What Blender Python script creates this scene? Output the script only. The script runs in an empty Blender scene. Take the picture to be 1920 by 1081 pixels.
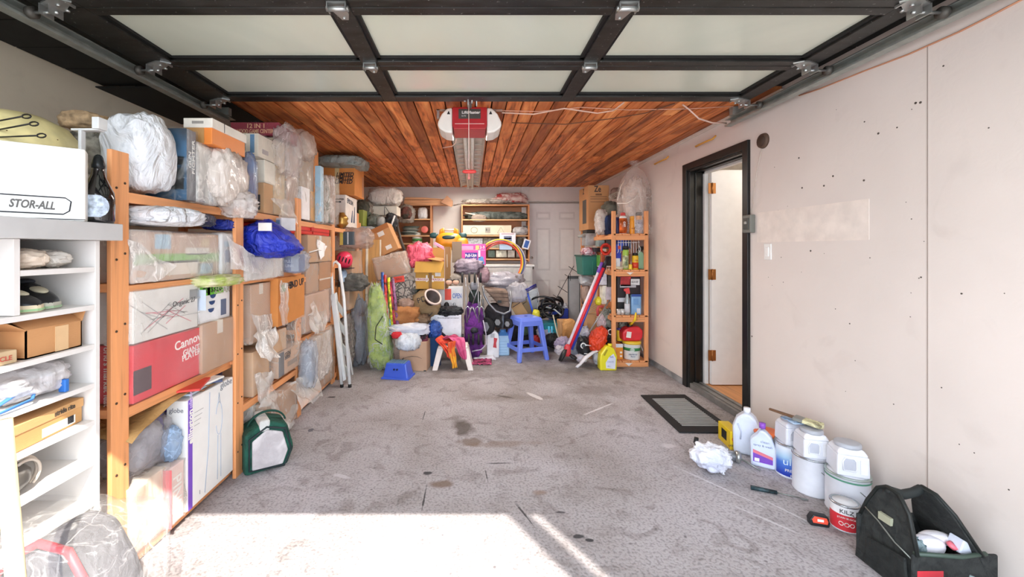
import bpy, bmesh, math, random
from mathutils import Vector, Matrix, noise, Euler
R = random.Random(7)
sc = bpy.context.scene
COL = bpy.data.collections.new('garage'); sc.collection.children.link(COL)
# ---------------------------------------------------------------- camera
F, CX, CY, H = 760.0, 885.0, 467.0, 1.35     # focal length in px (1920 wide), eye axis, eye height
cam = bpy.data.cameras.new('camera'); co = bpy.data.objects.new('camera', cam); COL.objects.link(co)
cam.sensor_width = 36; cam.lens = 36*F/1920; cam.shift_x = (960-CX)/1920; cam.shift_y = -(540.5-CY)/1920
cam.clip_start = .05
co.location = (0, 0, H); co.rotation_euler = (math.pi/2, 0, 0); sc.camera = co
# ---------------------------------------------------------------- light
w = bpy.data.worlds.new('sky'); sc.world = w; w.use_nodes = True
bg = w.node_tree.nodes['Background']; bg.inputs[0].default_value = (.80, .89, 1, 1); bg.inputs[1].default_value = 5.6
sun = bpy.data.lights.new('sun', 'SUN'); sun.energy = 11; sun.angle = math.radians(.55); sun.color = (1, .95, .86)
so = bpy.data.objects.new('sun', sun); COL.objects.link(so)
so.rotation_euler = Vector((-.57, 1, -1.18)).to_track_quat('-Z', 'Y').to_euler(); so.location = (3, -5, 8)
sc.view_settings.view_transform = 'Standard'; sc.view_settings.look = 'None'
sc.view_settings.exposure = .2; sc.view_settings.gamma = 1; sc.view_settings.use_curve_mapping = False
sc.cycles.transparent_max_bounces = 20; sc.cycles.max_bounces = 10; sc.cycles.diffuse_bounces = 6
# ---------------------------------------------------------------- materials
def lin(h):
    if isinstance(h, str):
        h = [int(h[i:i+2], 16)/255 for i in (0, 2, 4)]
    return tuple((c/12.92 if c <= .04045 else ((c+.055)/1.055)**2.4) for c in h)
MC = {}
def new(name):
    m = bpy.data.materials.new(name); m.use_nodes = True; nt = m.node_tree
    return m, nt, nt.nodes['Principled BSDF']
def nz(nt, scale, detail=3, vec=None, dist=0):
    n = nt.nodes.new('ShaderNodeTexNoise'); n.inputs['Scale'].default_value = scale
    n.inputs['Detail'].default_value = detail; n.inputs['Distortion'].default_value = dist
    if vec: nt.links.new(vec, n.inputs['Vector'])
    return n
def coord(nt, sc_=(1, 1, 1), rnd=True):
    tc = nt.nodes.new('ShaderNodeTexCoord'); mp = nt.nodes.new('ShaderNodeMapping')
    mp.inputs['Scale'].default_value = sc_; nt.links.new(tc.outputs['Object'], mp.inputs['Vector'])
    if rnd:
        oi = nt.nodes.new('ShaderNodeObjectInfo'); ml = nt.nodes.new('ShaderNodeMath'); ml.operation = 'MULTIPLY'
        ml.inputs[1].default_value = 37; nt.links.new(oi.outputs['Random'], ml.inputs[0]); nt.links.new(ml.outputs[0], mp.inputs['Location'])
    return mp.outputs['Vector']
def ramp(nt, fac, stops):
    r = nt.nodes.new('ShaderNodeValToRGB'); e = r.color_ramp.elements
    while len(e) < len(stops): e.new(.5)
    for k, (p, c) in enumerate(stops): e[k].position = p; e[k].color = tuple(c)+(1,)
    nt.links.new(fac, r.inputs['Fac']); return r
def bump(nt, h, b, st=.3, d=.01):
    n = nt.nodes.new('ShaderNodeBump'); n.inputs['Strength'].default_value = st; n.inputs['Distance'].default_value = d
    nt.links.new(h, n.inputs['Height']); nt.links.new(n.outputs[0], b.inputs['Normal'])
def mix(nt, fac, a, b, mode='MIX'):
    n = nt.nodes.new('ShaderNodeMix'); n.data_type = 'RGBA'; n.blend_type = mode
    for s, v in ((0, fac), (6, a), (7, b)):
        if isinstance(v, (int, float)): n.inputs[s].default_value = v
        elif isinstance(v, tuple): n.inputs[s].default_value = v+(1,)
        else: nt.links.new(v, n.inputs[s])
    return n.outputs[2]
def sh(c, k): return tuple(min(1, x*k) for x in c)
def P(c, rough=.5, metal=0, var=.06, scale=14, bmp=0, bs=40, spec=None, coat=0):       # plain painted / plastic surface
    key = ('P', c, rough, metal, var, scale, bmp, bs, coat)
    if key in MC: return MC[key]
    m, nt, b = new('paint_'+str(c)); L = lin(c)
    n = nz(nt, scale, 4, coord(nt)); r = ramp(nt, n.outputs[0], [(.3, sh(L, 1-var*1.6)), (.7, sh(L, 1+var))])
    nt.links.new(r.outputs[0], b.inputs['Base Color']); b.inputs['Roughness'].default_value = rough; b.inputs['Metallic'].default_value = metal
    if coat: b.inputs['Coat Weight'].default_value = coat
    if bmp: bump(nt, nz(nt, bs, 4, coord(nt)).outputs[0], b, bmp)
    MC[key] = m; return m
def CARD(c='b98a5c'):
    key = ('C', c)
    if key in MC: return MC[key]
    m, nt, b = new('cardboard_'+c); L = lin(c); v = coord(nt)
    n = nz(nt, 5, 5, v); n2 = nz(nt, 60, 3, coord(nt, (1, 1, 6)))
    r = ramp(nt, n.outputs[0], [(.25, sh(L, .84)), (.75, sh(L, 1.08))])
    nt.links.new(r.outputs[0], b.inputs['Base Color']); b.inputs['Roughness'].default_value = .85
    bump(nt, n2.outputs[0], b, .12); MC[key] = m; return m
def WOOD(c='d08a4e', ax='z', dark=.72, rough=.55):
    key = ('W', c, ax, dark)
    if key in MC: return MC[key]
    m, nt, b = new('wood_'+c); L = lin(c)
    s = {'x': (1.2, 22, 22), 'y': (22, 1.2, 22), 'z': (22, 22, 1.2)}[ax]
    v = coord(nt, s); n = nz(nt, 1.6, 6, v, .7); n2 = nz(nt, 7, 2, coord(nt))
    r = ramp(nt, n.outputs[0], [(.3, sh(L, dark)), (.5, L), (.75, sh(L, 1.12))])
    k = ramp(nt, n2.outputs[0], [(.0, sh((1, 1, 1), .45)), (.22, (1, 1, 1))])
    nt.links.new(mix(nt, .8, r.outputs[0], k.outputs[0], 'MULTIPLY'), b.inputs['Base Color']); b.inputs['Roughness'].default_value = rough
    bump(nt, n.outputs[0], b, .12); MC[key] = m; return m
def FAB(c, c2=None, scale=9, rough=.9):
    key = ('F', c, c2, scale)
    if key in MC: return MC[key]
    m, nt, b = new('fabric_'+c); L = lin(c); L2 = lin(c2) if c2 else sh(L, .78)
    n = nz(nt, scale, 5, coord(nt), .8)
    r = ramp(nt, n.outputs[0], [(.38, L2), (.6, L)]); nt.links.new(r.outputs[0], b.inputs['Base Color'])
    b.inputs['Roughness'].default_value = rough; bump(nt, nz(nt, 24, 5, coord(nt), 1.2).outputs[0], b, .5, .02); MC[key] = m; return m
def POLY(c, rough=.3):                               # thin crinkled plastic, opaque
    key = ('Y', c, rough)
    if key in MC: return MC[key]
    m, nt, b = new('poly_'+c); L = lin(c); n = nz(nt, 7, 5, coord(nt, (1, 1, .5)), 1.5)
    r = ramp(nt, n.outputs[0], [(.3, sh(L, .82)), (.62, sh(L, 1.08))]); nt.links.new(r.outputs[0], b.inputs['Base Color'])
    b.inputs['Roughness'].default_value = rough; bump(nt, nz(nt, 5, 6, coord(nt, (2, 2, .8)), 1.5).outputs[0], b, 1, .06); MC[key] = m; return m
def FILM(c='e6e2da', lo=.08, hi=.75, key2=0, rot=.5):         # clear wrap: mostly see-through, milky where it creases
    key = ('film', c, lo, hi, key2)
    if key in MC: return MC[key]
    m, nt, b = new('clear_plastic_wrap'); L = lin(c); b.inputs['Base Color'].default_value = L+(1,); b.inputs['Roughness'].default_value = .16
    n = nz(nt, 3.0, 5, coord(nt, (2.2, 2.2, .7)), 1.1); n2 = nz(nt, 2.0, 3, coord(nt)); n3 = nz(nt, 3.4, 3, coord(nt, (1.2, 3.5, 3.5)), .8)
    ab = nt.nodes.new('ShaderNodeMath'); ab.operation = 'SUBTRACT'; ab.inputs[1].default_value = .5; nt.links.new(n.outputs[0], ab.inputs[0])
    a2 = nt.nodes.new('ShaderNodeMath'); a2.operation = 'ABSOLUTE'; nt.links.new(ab.outputs[0], a2.inputs[0])
    s1 = ramp(nt, a2.outputs[0], [(0, (1,)*3), (.022, (0,)*3)]); mk = ramp(nt, n2.outputs[0], [(.45, (0,)*3), (.62, (1,)*3)])
    b3 = nt.nodes.new('ShaderNodeMath'); b3.operation = 'SUBTRACT'; b3.inputs[1].default_value = .5; nt.links.new(n3.outputs[0], b3.inputs[0])
    a3 = nt.nodes.new('ShaderNodeMath'); a3.operation = 'ABSOLUTE'; nt.links.new(b3.outputs[0], a3.inputs[0]); s3 = ramp(nt, a3.outputs[0], [(0, (.8,)*3), (.015, (0,)*3)])
    mx = nt.nodes.new('ShaderNodeMath'); mx.operation = 'MAXIMUM'; nt.links.new(s1.outputs[0], mx.inputs[0]); nt.links.new(s3.outputs[0], mx.inputs[1])
    ml = nt.nodes.new('ShaderNodeMath'); ml.operation = 'MULTIPLY'; nt.links.new(mx.outputs[0], ml.inputs[0]); nt.links.new(mk.outputs[0], ml.inputs[1])
    hz = ramp(nt, n2.outputs[0], [(.3, (lo*.7,)*3), (.7, (min(1, lo*1.5),)*3)])
    g = nt.nodes.new('ShaderNodeMath'); g.operation = 'MULTIPLY_ADD'; g.inputs[1].default_value = hi*.6; nt.links.new(ml.outputs[0], g.inputs[0]); nt.links.new(hz.outputs[0], g.inputs[2]); g.use_clamp = True
    bump(nt, n.outputs[0], b, .8, .04)
    t = nt.nodes.new('ShaderNodeBsdfTransparent'); x = nt.nodes.new('ShaderNodeMixShader'); t.inputs[0].default_value = (.97, .97, .97, 1)
    nt.links.new(g.outputs[0], x.inputs[0]); nt.links.new(t.outputs[0], x.inputs[1]); nt.links.new(b.outputs[0], x.inputs[2])
    nt.links.new(x.outputs[0], nt.nodes['Material Output'].inputs['Surface']); MC[key] = m; return m
METAL = P('b9bcba', .34, .85, .1); STEEL = P('8f938f', .42, .8, .15); BLACK = P('101012', .5); RUBBER = P('1b1b1d', .7)
PINE = {a: WOOD('e39c66', a) for a in 'xyz'}; WHITE = P('e9e7e2', .45, 0, .03)
# ---------------------------------------------------------------- mesh building
class MB:
    def __init__(s): s.v = []; s.f = []; s.sm = []
    def add(s, vs, fs, smooth=False, M=None):
        o = len(s.v); s.v += [tuple(M @ Vector(v)) if M else tuple(v) for v in vs]
        s.f += [tuple(i+o for i in f) for f in fs]; s.sm += [smooth]*len(fs); return s
    def box(s, x0, y0, z0, x1, y1, z1, M=None):
        v = [(x, y, z) for z in (z0, z1) for y in (y0, y1) for x in (x0, x1)]
        return s.add(v, [(0, 2, 3, 1), (4, 5, 7, 6), (0, 1, 5, 4), (2, 6, 7, 3), (0, 4, 6, 2), (1, 3, 7, 5)], False, M)
    def cb(s, c, d, M=None):
        return s.box(c[0]-d[0]/2, c[1]-d[1]/2, c[2]-d[2]/2, c[0]+d[0]/2, c[1]+d[1]/2, c[2]+d[2]/2, M)
    def lathe(s, prof, n=24, c=(0, 0, 0), M=None, smooth=True, sx=1, sy=1):
        vs = []; fs = []
        for r, z in prof:
            for k in range(n):
                a = 2*math.pi*k/n; vs.append((c[0]+r*sx*math.cos(a), c[1]+r*sy*math.sin(a), c[2]+z))
        for j in range(len(prof)-1):
            for k in range(n):
                q = (k+1) % n; fs.append((j*n+k, j*n+q, (j+1)*n+q, (j+1)*n+k))
        if prof[0][0] > 1e-5: fs.append(tuple(range(n))[::-1])
        if prof[-1][0] > 1e-5: fs.append(tuple(range((len(prof)-1)*n, len(prof)*n)))
        return s.add(vs, fs, smooth, M)
    def cyl(s, p0, p1, r0, r1=None, n=16, smooth=True):
        p0 = Vector(p0); p1 = Vector(p1); d = p1-p0; q = d.to_track_quat('Z', 'Y').to_matrix().to_4x4()
        return s.lathe([(r0, 0), (r0 if r1 is None else r1, d.length)], n, M=Matrix.Translation(p0) @ q, smooth=smooth)
    def tube(s, pts, r, n=8, closed=False, flat=1.0):
        pts = [Vector(p) for p in pts]; N = len(pts); vs = []; fs = []; up = Vector((0, 0, 1))
        prev = None
        for i, p in enumerate(pts):
            a = pts[(i-1) % N] if (closed or i) else p; b = pts[(i+1) % N] if (closed or i < N-1) else p
            t = (b-a).normalized()
            if prev is None:
                prev = t.cross(up)
                if prev.length < .1: prev = t.cross(Vector((1, 0, 0)))
            prev = (prev-t*prev.dot(t)).normalized(); bi = t.cross(prev)
            rr = r[i] if isinstance(r, (list, tuple)) else r
            for k in range(n):
                an = 2*math.pi*k/n; vs.append(p+prev*math.cos(an)*rr+bi*math.sin(an)*rr*flat)
        for i in range(N if closed else N-1):
            j = (i+1) % N
            for k in range(n):
                q = (k+1) % n; fs.append((i*n+k, i*n+q, j*n+q, j*n+k))
        if not closed: fs += [tuple(range(n))[::-1], tuple(range((N-1)*n, N*n))]
        return s.add(vs, fs, True)
    def ell(s, c, r, e=1.0, amp=0, seed=0, nu=40, nv=26, fr=3, M=None, flatb=True):   # rounded / crumpled lump inside the box c +- r
        vs = []; fs = []; pw = lambda x: math.copysign(abs(x)**e, x)
        for j in range(nv+1):
            ph = -math.pi/2+math.pi*j/nv
            for k in range(nu):
                th = 2*math.pi*k/nu; d = Vector((pw(math.cos(ph))*pw(math.cos(th)), pw(math.cos(ph))*pw(math.sin(th)), pw(math.sin(ph))))
                if amp:
                    q = d*fr+Vector((seed*3.7, seed*1.3, seed)); a = noise.noise(q)*.6+(abs(noise.noise(q*2.1))-.25)*.7+(.22-abs(noise.noise(q*4.3)))*.35
                    d = d*(1+amp*a)
                vs.append((c[0]+d[0]*r[0], c[1]+d[1]*r[1], c[2]+(max(d[2], -1) if flatb else d[2])*r[2]))
        for j in range(nv):
            for k in range(nu):
                q = (k+1) % nu; fs.append((j*nu+k, j*nu+q, (j+1)*nu+q, (j+1)*nu+k))
        return s.add(vs, fs, True, M)
    def shell(s, x0, y0, z0, x1, y1, z1, amp=.012, seed=0, n=9, M=None):   # subdivided crumpled box skin
        bm = bmesh.new(); bmesh.ops.create_cube(bm, size=2); bmesh.ops.subdivide_edges(bm, edges=bm.edges[:], cuts=n, use_grid_fill=True)
        c = Vector(((x0+x1)/2, (y0+y1)/2, (z0+z1)/2)); h = Vector(((x1-x0)/2, (y1-y0)/2, (z1-z0)/2)); vs = []
        for v in bm.verts:
            p = v.co.copy(); q = Vector((p.x*h.x, p.y*h.y, p.z*h.z)); nn = p.normalized()
            k = sorted(abs(t) for t in p); ed = .006*(k[1] > .95)
            a = noise.noise((q+c)*9+Vector((seed,)*3))*1.0+abs(noise.noise((q+c)*22+Vector((seed*2,)*3)))*.8
            vs.append(c+q+nn*(a*amp+amp*.35-ed))
        fs = [tuple(v.index for v in f.verts) for f in bm.faces]; bm.free()
        return s.add(vs, fs, True, M)
    def sheet(s, fn, nu=10, nv=10, th=0):
        vs = [fn(i/nu, j/nv) for j in range(nv+1) for i in range(nu+1)]
        fs = [(j*(nu+1)+i, j*(nu+1)+i+1, (j+1)*(nu+1)+i+1, (j+1)*(nu+1)+i) for j in range(nv) for i in range(nu)]
        return s.add(vs, fs, True)
    def prism(s, poly, a, b, ax='y', M=None, smooth=False):                 # polygon (u,v) extruded from a to b along ax
        n = len(poly); mk = {'y': lambda u, v, t: (u, t, v), 'x': lambda u, v, t: (t, u, v), 'z': lambda u, v, t: (u, v, t)}[ax]
        vs = [mk(u, v, a) for u, v in poly]+[mk(u, v, b) for u, v in poly]
        fs = [tuple(range(n)), tuple(range(n, 2*n))[::-1]]+[(i, n+i, n+(i+1) % n, (i+1) % n) for i in range(n)]
        return s.add(vs, fs, smooth, M)
    def build(s, name, mat, parent=None, bev=0, loc=None, solid=0, sub=0):
        me = bpy.data.meshes.new(name); me.from_pydata(s.v, [], s.f); me.materials.append(mat)
        me.polygons.foreach_set('use_smooth', s.sm)
        bm = bmesh.new(); bm.from_mesh(me); bmesh.ops.recalc_face_normals(bm, faces=bm.faces[:]); bm.to_mesh(me); bm.free()
        o = bpy.data.objects.new(name, me); COL.objects.link(o)
        if parent: o.parent = parent
        if loc: o.location = loc
        if solid: md = o.modifiers.new('thick', 'SOLIDIFY'); md.thickness = solid; md.offset = 0
        if bev: md = o.modifiers.new('bevel', 'BEVEL'); md.width = bev; md.segments = 2; md.limit_method = 'ANGLE'
        return o
def tag(o, label, cat, group=None):
    o['label'] = label; o['category'] = cat
    if group: o['group'] = group
    return o
def thing(name, label, cat, loc, rz=0, group=None, rx=0, ry=0):
    o = bpy.data.objects.new(name, None); COL.objects.link(o); o.empty_display_size = .1
    o.location = loc; o.rotation_euler = (math.radians(rx), math.radians(ry), math.radians(rz)); return tag(o, label, cat, group)
def struct(o, kind='structure'): o['kind'] = kind; return o
def X_(px, Y): return (px-CX)*Y/F
def Z_(py, Y): return H-(py-CY)*Y/F
def at(px, py, Y): return Vector((X_(px, Y), Y, Z_(py, Y)))
def YX(px, X): return X*F/(px-CX)                        # depth of a point of column px lying in the plane x = X
FACE = {'-y': ((1, 0, 0), (0, 0, 1), (0, -1, 0)), '+x': ((0, 1, 0), (0, 0, 1), (1, 0, 0)), '-x': ((0, -1, 0), (0, 0, 1), (-1, 0, 0)), '+z': ((1, 0, 0), (0, 1, 0), (0, 0, 1)), '+y': ((-1, 0, 0), (0, 0, 1), (0, 1, 0)), '-z': ((1, 0, 0), (0, -1, 0), (0, 0, -1))}
def frame(face, o, rot=0):
    r, u, n = [Vector(a) for a in FACE[face]]; m = Matrix((r, u, n)).transposed().to_4x4()
    return Matrix.Translation(Vector(o)) @ m @ Matrix.Rotation(math.radians(rot), 4, 'Z')
def text(parent, s, face, o, size, mat, rot=0, bold=.0, M=None, w=None, name='lettering', shear=0):
    cu = bpy.data.curves.new('t', 'FONT'); cu.body = s; cu.size = size; cu.align_x = 'CENTER'; cu.align_y = 'CENTER'; cu.offset = bold*size; cu.extrude = .0006; cu.shear = shear; cu.resolution_u = 3
    ob = bpy.data.objects.new('t', cu); me = bpy.data.meshes.new_from_object(ob); bpy.data.objects.remove(ob); bpy.data.curves.remove(cu)
    if w and len(me.vertices):
        xs = [v.co.x for v in me.vertices]; k = w/(max(xs)-min(xs))
        for v in me.vertices: v.co.x *= k
    me.transform(M if M else frame(face, o, rot)); me.materials.clear(); me.materials.append(mat); me.name = name
    t = bpy.data.objects.new(name, me); COL.objects.link(t); t.parent = parent; return t
def decal(parent, face, o, w, h, mat, name='printed_label', rot=0, th=.0012, M=None):
    return MB().box(-w/2, -h/2, 0, w/2, h/2, th, M if M else frame(face, o, rot)).build(name, mat, parent)
def wrap(parent, x0, y0, z0, x1, y1, z1, amp=.01, seed=None, mat=None, name='plastic_wrap', n=9):
    return MB().shell(x0, y0, z0, x1, y1, z1, amp, R.random()*50 if seed is None else seed, n).build(name, mat or FILM(), parent)
def flap(parent, pts, mat=None, amp=.012, name='loose_plastic', n=8):          # crumpled loose sheet between four corners
    a, b, c, d = [Vector(p) for p in pts]; sd = R.random()*40
    def fn(u, v):
        p = a.lerp(b, u).lerp(d.lerp(c, u), v); k = Vector((noise.noise(p*14+Vector((sd,)*3)), noise.noise(p*14+Vector((sd+9,)*3)), noise.noise(p*11+Vector((sd+5,)*3))))
        return p+k*amp*2
    return MB().sheet(fn, n, n).build(name, mat or FILM('f2efea', .36, 1), parent)
def carton(name, label, cat, x0, x1, y0, y1, z0, z1, mat, film=0, rz=0, tape=None, group=None, prints=(), texts=(), bev=.004, rx=0, ry=0, wmat=None, skirt=None, amp=.011):
    """closed box: origin at the middle of its base; prints (face,u,v,w,h,mat[,name]) and texts (face,u,v,size,string,mat,rot,w) sit on its faces"""
    cx, cy = (x0+x1)/2, (y0+y1)/2; a, b, h = (x1-x0)/2, (y1-y0)/2, z1-z0
    o = MB().box(-a, -b, 0, a, b, h).build(name, mat, None, bev); o.location = (cx, cy, z0)
    o.rotation_euler = (math.radians(rx), math.radians(ry), math.radians(rz)); tag(o, label, cat, group)
    def pos(f, u, v, e=0):
        return {'-y': (u*a, -b-e, (v+1)/2*h), '+x': (a+e, u*b, (v+1)/2*h), '-x': (-a-e, -u*b, (v+1)/2*h), '+z': (u*a, v*b, h+e)}[f]
    def ext(f): return {'-y': (2*a, h), '+x': (2*b, h), '-x': (2*b, h), '+z': (2*a, 2*b)}[f]
    if tape:
        t = MB(); tw = .024
        t.box(-a-.0015, -tw, h-.05, -a, tw, h+.0015); t.box(-a, -tw, h, a, tw, h+.0015); t.box(a, -tw, h-.07, a+.0015, tw, h+.0015); t.build('tape', tape, o)
    for p in prints:
        f, u, v, ww, hh, m = p[:6]; e = ext(f); decal(o, f, pos(f, u, v), ww*e[0], hh*e[1], m, p[6] if len(p) > 6 else 'printed_panel')
    for t in texts:
        f, u, v, sz, s, m = t[:6]; rot = t[6] if len(t) > 6 else 0; ww = t[7] if len(t) > 7 else None
        text(o, s, f, pos(f, u, v, .0014), sz, m, rot, .015, w=ww)
    if film: wrap(o, -a-.004, -b-.004, -.001, a+.004, b+.004, h+.004, amp, mat=wmat)
    if skirt: flap(o, [(a+.012, -b*skirt[0], h*.5), (a+.012, b*skirt[1], h*.4), (a+.02, b*skirt[1]*.7, -skirt[2]), (a+.03, -b*skirt[0]*.5, -skirt[2]*.8)])
    return o
def lump(name, label, cat, c, r, mat, amp=.25, e=.8, seed=None, group=None, fr=3, rot=(0, 0, 0), nu=40, nv=28):
    sd = R.random()*60 if seed is None else seed
    M = Euler([math.radians(a) for a in rot]).to_matrix().to_4x4()
    o = MB().ell((0, 0, 0), r, e, amp, sd, nu, nv, fr, M).build(name, mat)
    zmin = min(v.co.z for v in o.data.vertices)
    for v in o.data.vertices: v.co.z -= zmin
    o.location = (c[0], c[1], c[2]-r[2]); return tag(o, label, cat, group)
def rect(px0, px1, py0, py1, Y, dy):       # centre and half sizes of a lump filling that view rectangle at depth Y
    return (X_((px0+px1)/2, Y), Y, Z_((py0+py1)/2, Y)), ((px1-px0)/2*Y/F, dy/2, (py1-py0)/2*Y/F)
def cloth(name, label, cat, px0, px1, py0, py1, Y, dy, mat, **k):
    c, r = rect(px0, px1, py0, py1, Y, dy); return lump(name, label, cat, c, r, mat, **k)
def drape(name, label, pts, wdir, w0, w1, mat, cat='cloth', th=.006, amp=.018):      # strip of cloth following a path of points
    pts = [Vector(p) for p in pts]; wd = Vector(wdir).normalized(); sd = R.random()*50; N = len(pts)-1
    def fn(u, v):
        t = v*N; i = min(int(t), N-1); p = pts[i].lerp(pts[i+1], t-i); q = p+wd*((u-.5)*(w0+(w1-w0)*v))
        n = Vector((noise.noise(q*12+Vector((sd,)*3)), noise.noise(q*12+Vector((sd+7,)*3)), noise.noise(q*12+Vector((sd+3,)*3))))
        return q+n*amp+Vector((0, -.012*math.sin(u*14+sd), 0))
    return tag(MB().sheet(fn, 16, 20).build(name, mat, None, 0, None, th), label, cat)
def arc(c, r, a0, a1, n=16, ax='y', ry=None):
    out = []; ry = ry or r
    for i in range(n+1):
        t = math.radians(a0+(a1-a0)*i/n); u, v = r*math.cos(t), ry*math.sin(t)
        out.append({'y': (c[0]+u, c[1], c[2]+v), 'x': (c[0], c[1]+u, c[2]+v), 'z': (c[0]+u, c[1]+v, c[2])}[ax])
    return out
def dup(o, loc, label=None, rz=None):
    c = o.copy(); COL.objects.link(c); c.location = loc
    if label: c['label'] = label
    if rz is not None: c.rotation_euler[2] = math.radians(rz)
    for ch in list(o.children):
        d = ch.copy(); COL.objects.link(d); d.parent = c
        for g in ch.children: e = g.copy(); COL.objects.link(e); e.parent = d
    return c
# ================================================================ SETTING
XL, XR, YB, ZC = -2.51, 2.12, 7.1, 2.44
# ---- floor (concrete slab, runs out to the driveway)
m, nt, b = new('worn_concrete'); v = coord(nt, rnd=False)
n1 = nz(nt, 1.1, 8, v, .4); n2 = nz(nt, 75, 8, v); n3 = nz(nt, 6, 8, v, 1.5); n4 = nz(nt, 150, 2, v)
c1 = ramp(nt, n1.outputs[0], [(.3, lin('8f8784')), (.5, lin('a7a1a2')), (.72, lin('bab6bb'))])
c2 = ramp(nt, n3.outputs[0], [(.32, (.5, .46, .43)), (.47, (1, 1, 1)), (.68, (1.0, 1.0, 1.0))])
c3 = ramp(nt, n2.outputs[0], [(.36, (.58, .57, .58)), (.52, (1.04, 1.04, 1.05))])
col = mix(nt, .55, c1.outputs[0], c2.outputs[0], 'MULTIPLY'); col = mix(nt, .8, col, c3.outputs[0], 'MULTIPLY')
sp = nt.nodes.new('ShaderNodeTexVoronoi'); sp.inputs['Scale'].default_value = 9; sp.inputs['Randomness'].default_value = 1; nt.links.new(v, sp.inputs['Vector'])
s2 = ramp(nt, sp.outputs['Distance'], [(.04, (.22, .2, .21)), (.08, (1, 1, 1))]); col = mix(nt, .6, col, s2.outputs[0], 'MULTIPLY')
geo = nt.nodes.new('ShaderNodeNewGeometry')
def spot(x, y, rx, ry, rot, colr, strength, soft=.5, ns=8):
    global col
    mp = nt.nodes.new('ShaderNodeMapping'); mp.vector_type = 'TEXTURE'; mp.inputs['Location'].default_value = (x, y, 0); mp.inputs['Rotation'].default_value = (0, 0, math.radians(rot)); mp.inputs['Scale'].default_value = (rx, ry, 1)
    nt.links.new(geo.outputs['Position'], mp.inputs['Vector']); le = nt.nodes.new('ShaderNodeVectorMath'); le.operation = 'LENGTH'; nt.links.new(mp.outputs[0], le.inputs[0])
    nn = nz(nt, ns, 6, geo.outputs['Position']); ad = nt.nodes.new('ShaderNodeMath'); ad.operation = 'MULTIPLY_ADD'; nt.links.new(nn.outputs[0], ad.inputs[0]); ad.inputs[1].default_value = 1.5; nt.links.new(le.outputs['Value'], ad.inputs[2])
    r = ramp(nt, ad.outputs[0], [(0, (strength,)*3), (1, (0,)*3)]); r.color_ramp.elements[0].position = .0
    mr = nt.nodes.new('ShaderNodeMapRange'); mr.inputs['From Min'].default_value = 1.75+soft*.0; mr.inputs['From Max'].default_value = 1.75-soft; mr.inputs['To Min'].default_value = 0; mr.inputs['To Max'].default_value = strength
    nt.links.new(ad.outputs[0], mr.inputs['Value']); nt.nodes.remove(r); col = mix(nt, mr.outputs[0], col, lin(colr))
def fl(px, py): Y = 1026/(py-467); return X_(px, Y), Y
for px, py, rx, ry, rot, c_, s_, so_ in [(868, 800, .09, .2, 8, '4a4038', .8, .5), (885, 828, .10, .08, 0, '6b5747', .7, .5), (935, 832, .3, .05, 4, '7d6a5b', .5, .5), (960, 745, .5, .12, 0, '6d6258', .45, .7), (865, 705, .5, .1, 0, '655c55', .45, .7),
    (828, 906, .09, .045, 0, '6d5747', .8, .5), (802, 886, .03, .02, 0, '2c2a30', .9, .3), (1010, 922, .06, .03, 0, '8b7466', .7, .6), (1000, 741, .13, .03, -58, 'cdc8c8', .9, .25), (1125, 765, .27, .012, 38, 'd2cfd2', .8, .4), (1255, 835, .06, .04, 0, 'cfcccf', .7, .4),
    (795, 935, .006, .13, 0, '2f2d30', .9, .5), (795, 778, .006, .1, 0, '2f2d30', .8, .5), (912, 890, .005, .09, 5, '2f2d30', .8, .5), (985, 965, .005, .12, 20, '2f2d30', .8, .5), (978, 958, .004, .08, 22, '2f2d30', .8, .5), (945, 743, .13, .02, -25, '453c38', .7, .4),
    (935, 868, .09, .01, 3, '3a383c', .8, .5), (1480, 960, .008, .22, 28, 'd0ced2', .6, .5), (1440, 975, .01, .2, 40, 'd0ced2', .6, .5), (1345, 910, .008, .3, 34, 'd0ced2', .7, .5), (1190, 700, .012, .3, 38, 'cac7c8', .7, .4), (1135, 690, .01, .2, 42, 'cac7c8', .6, .4),
    (1085, 1005, .03, .015, 10, '2c2a2e', .9, .3), (1105, 1012, .02, .012, 0, '2c2a2e', .9, .3), (1052, 960, .03, .012, 0, '37343a', .8, .3), (1066, 720, .02, .02, 0, 'd5d2d4', .6, .3), (622, 744, .035, .02, 0, '1f1e22', .95, .2), (583, 806, .02, .03, 0, '55535e', .8, .3), (640, 892, .07, .02, -20, 'c9c6cc', .6, .4),
    (1235, 690, .6, .7, 0, '6f6862', .6, .9), (1050, 695, 1.2, .5, 0, '6f6862', .6, .9), (800, 690, 1.2, .45, 0, '766f6a', .5, .9), (1120, 730, .5, .25, 10, '6a625c', .5, .8), (1165, 690, .05, .05, 0, '4a4440', .6, .5)]:  # broad dark spots: dirtier concrete, with the dimmer back of the room painted in
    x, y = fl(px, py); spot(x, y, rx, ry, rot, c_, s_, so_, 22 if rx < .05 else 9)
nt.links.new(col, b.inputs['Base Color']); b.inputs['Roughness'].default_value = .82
bump(nt, n2.outputs[0], b, .35, .01)
struct(MB().box(XL-.1, -7, -.15, XR+.1, YB+.1, 0).build('floor', m))
dr = MB().box(-7, -9, -.17, 7, .2, -.005).build('driveway', P('b4b0aa', .85, 0, .08, 3)); struct(dr)
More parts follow.
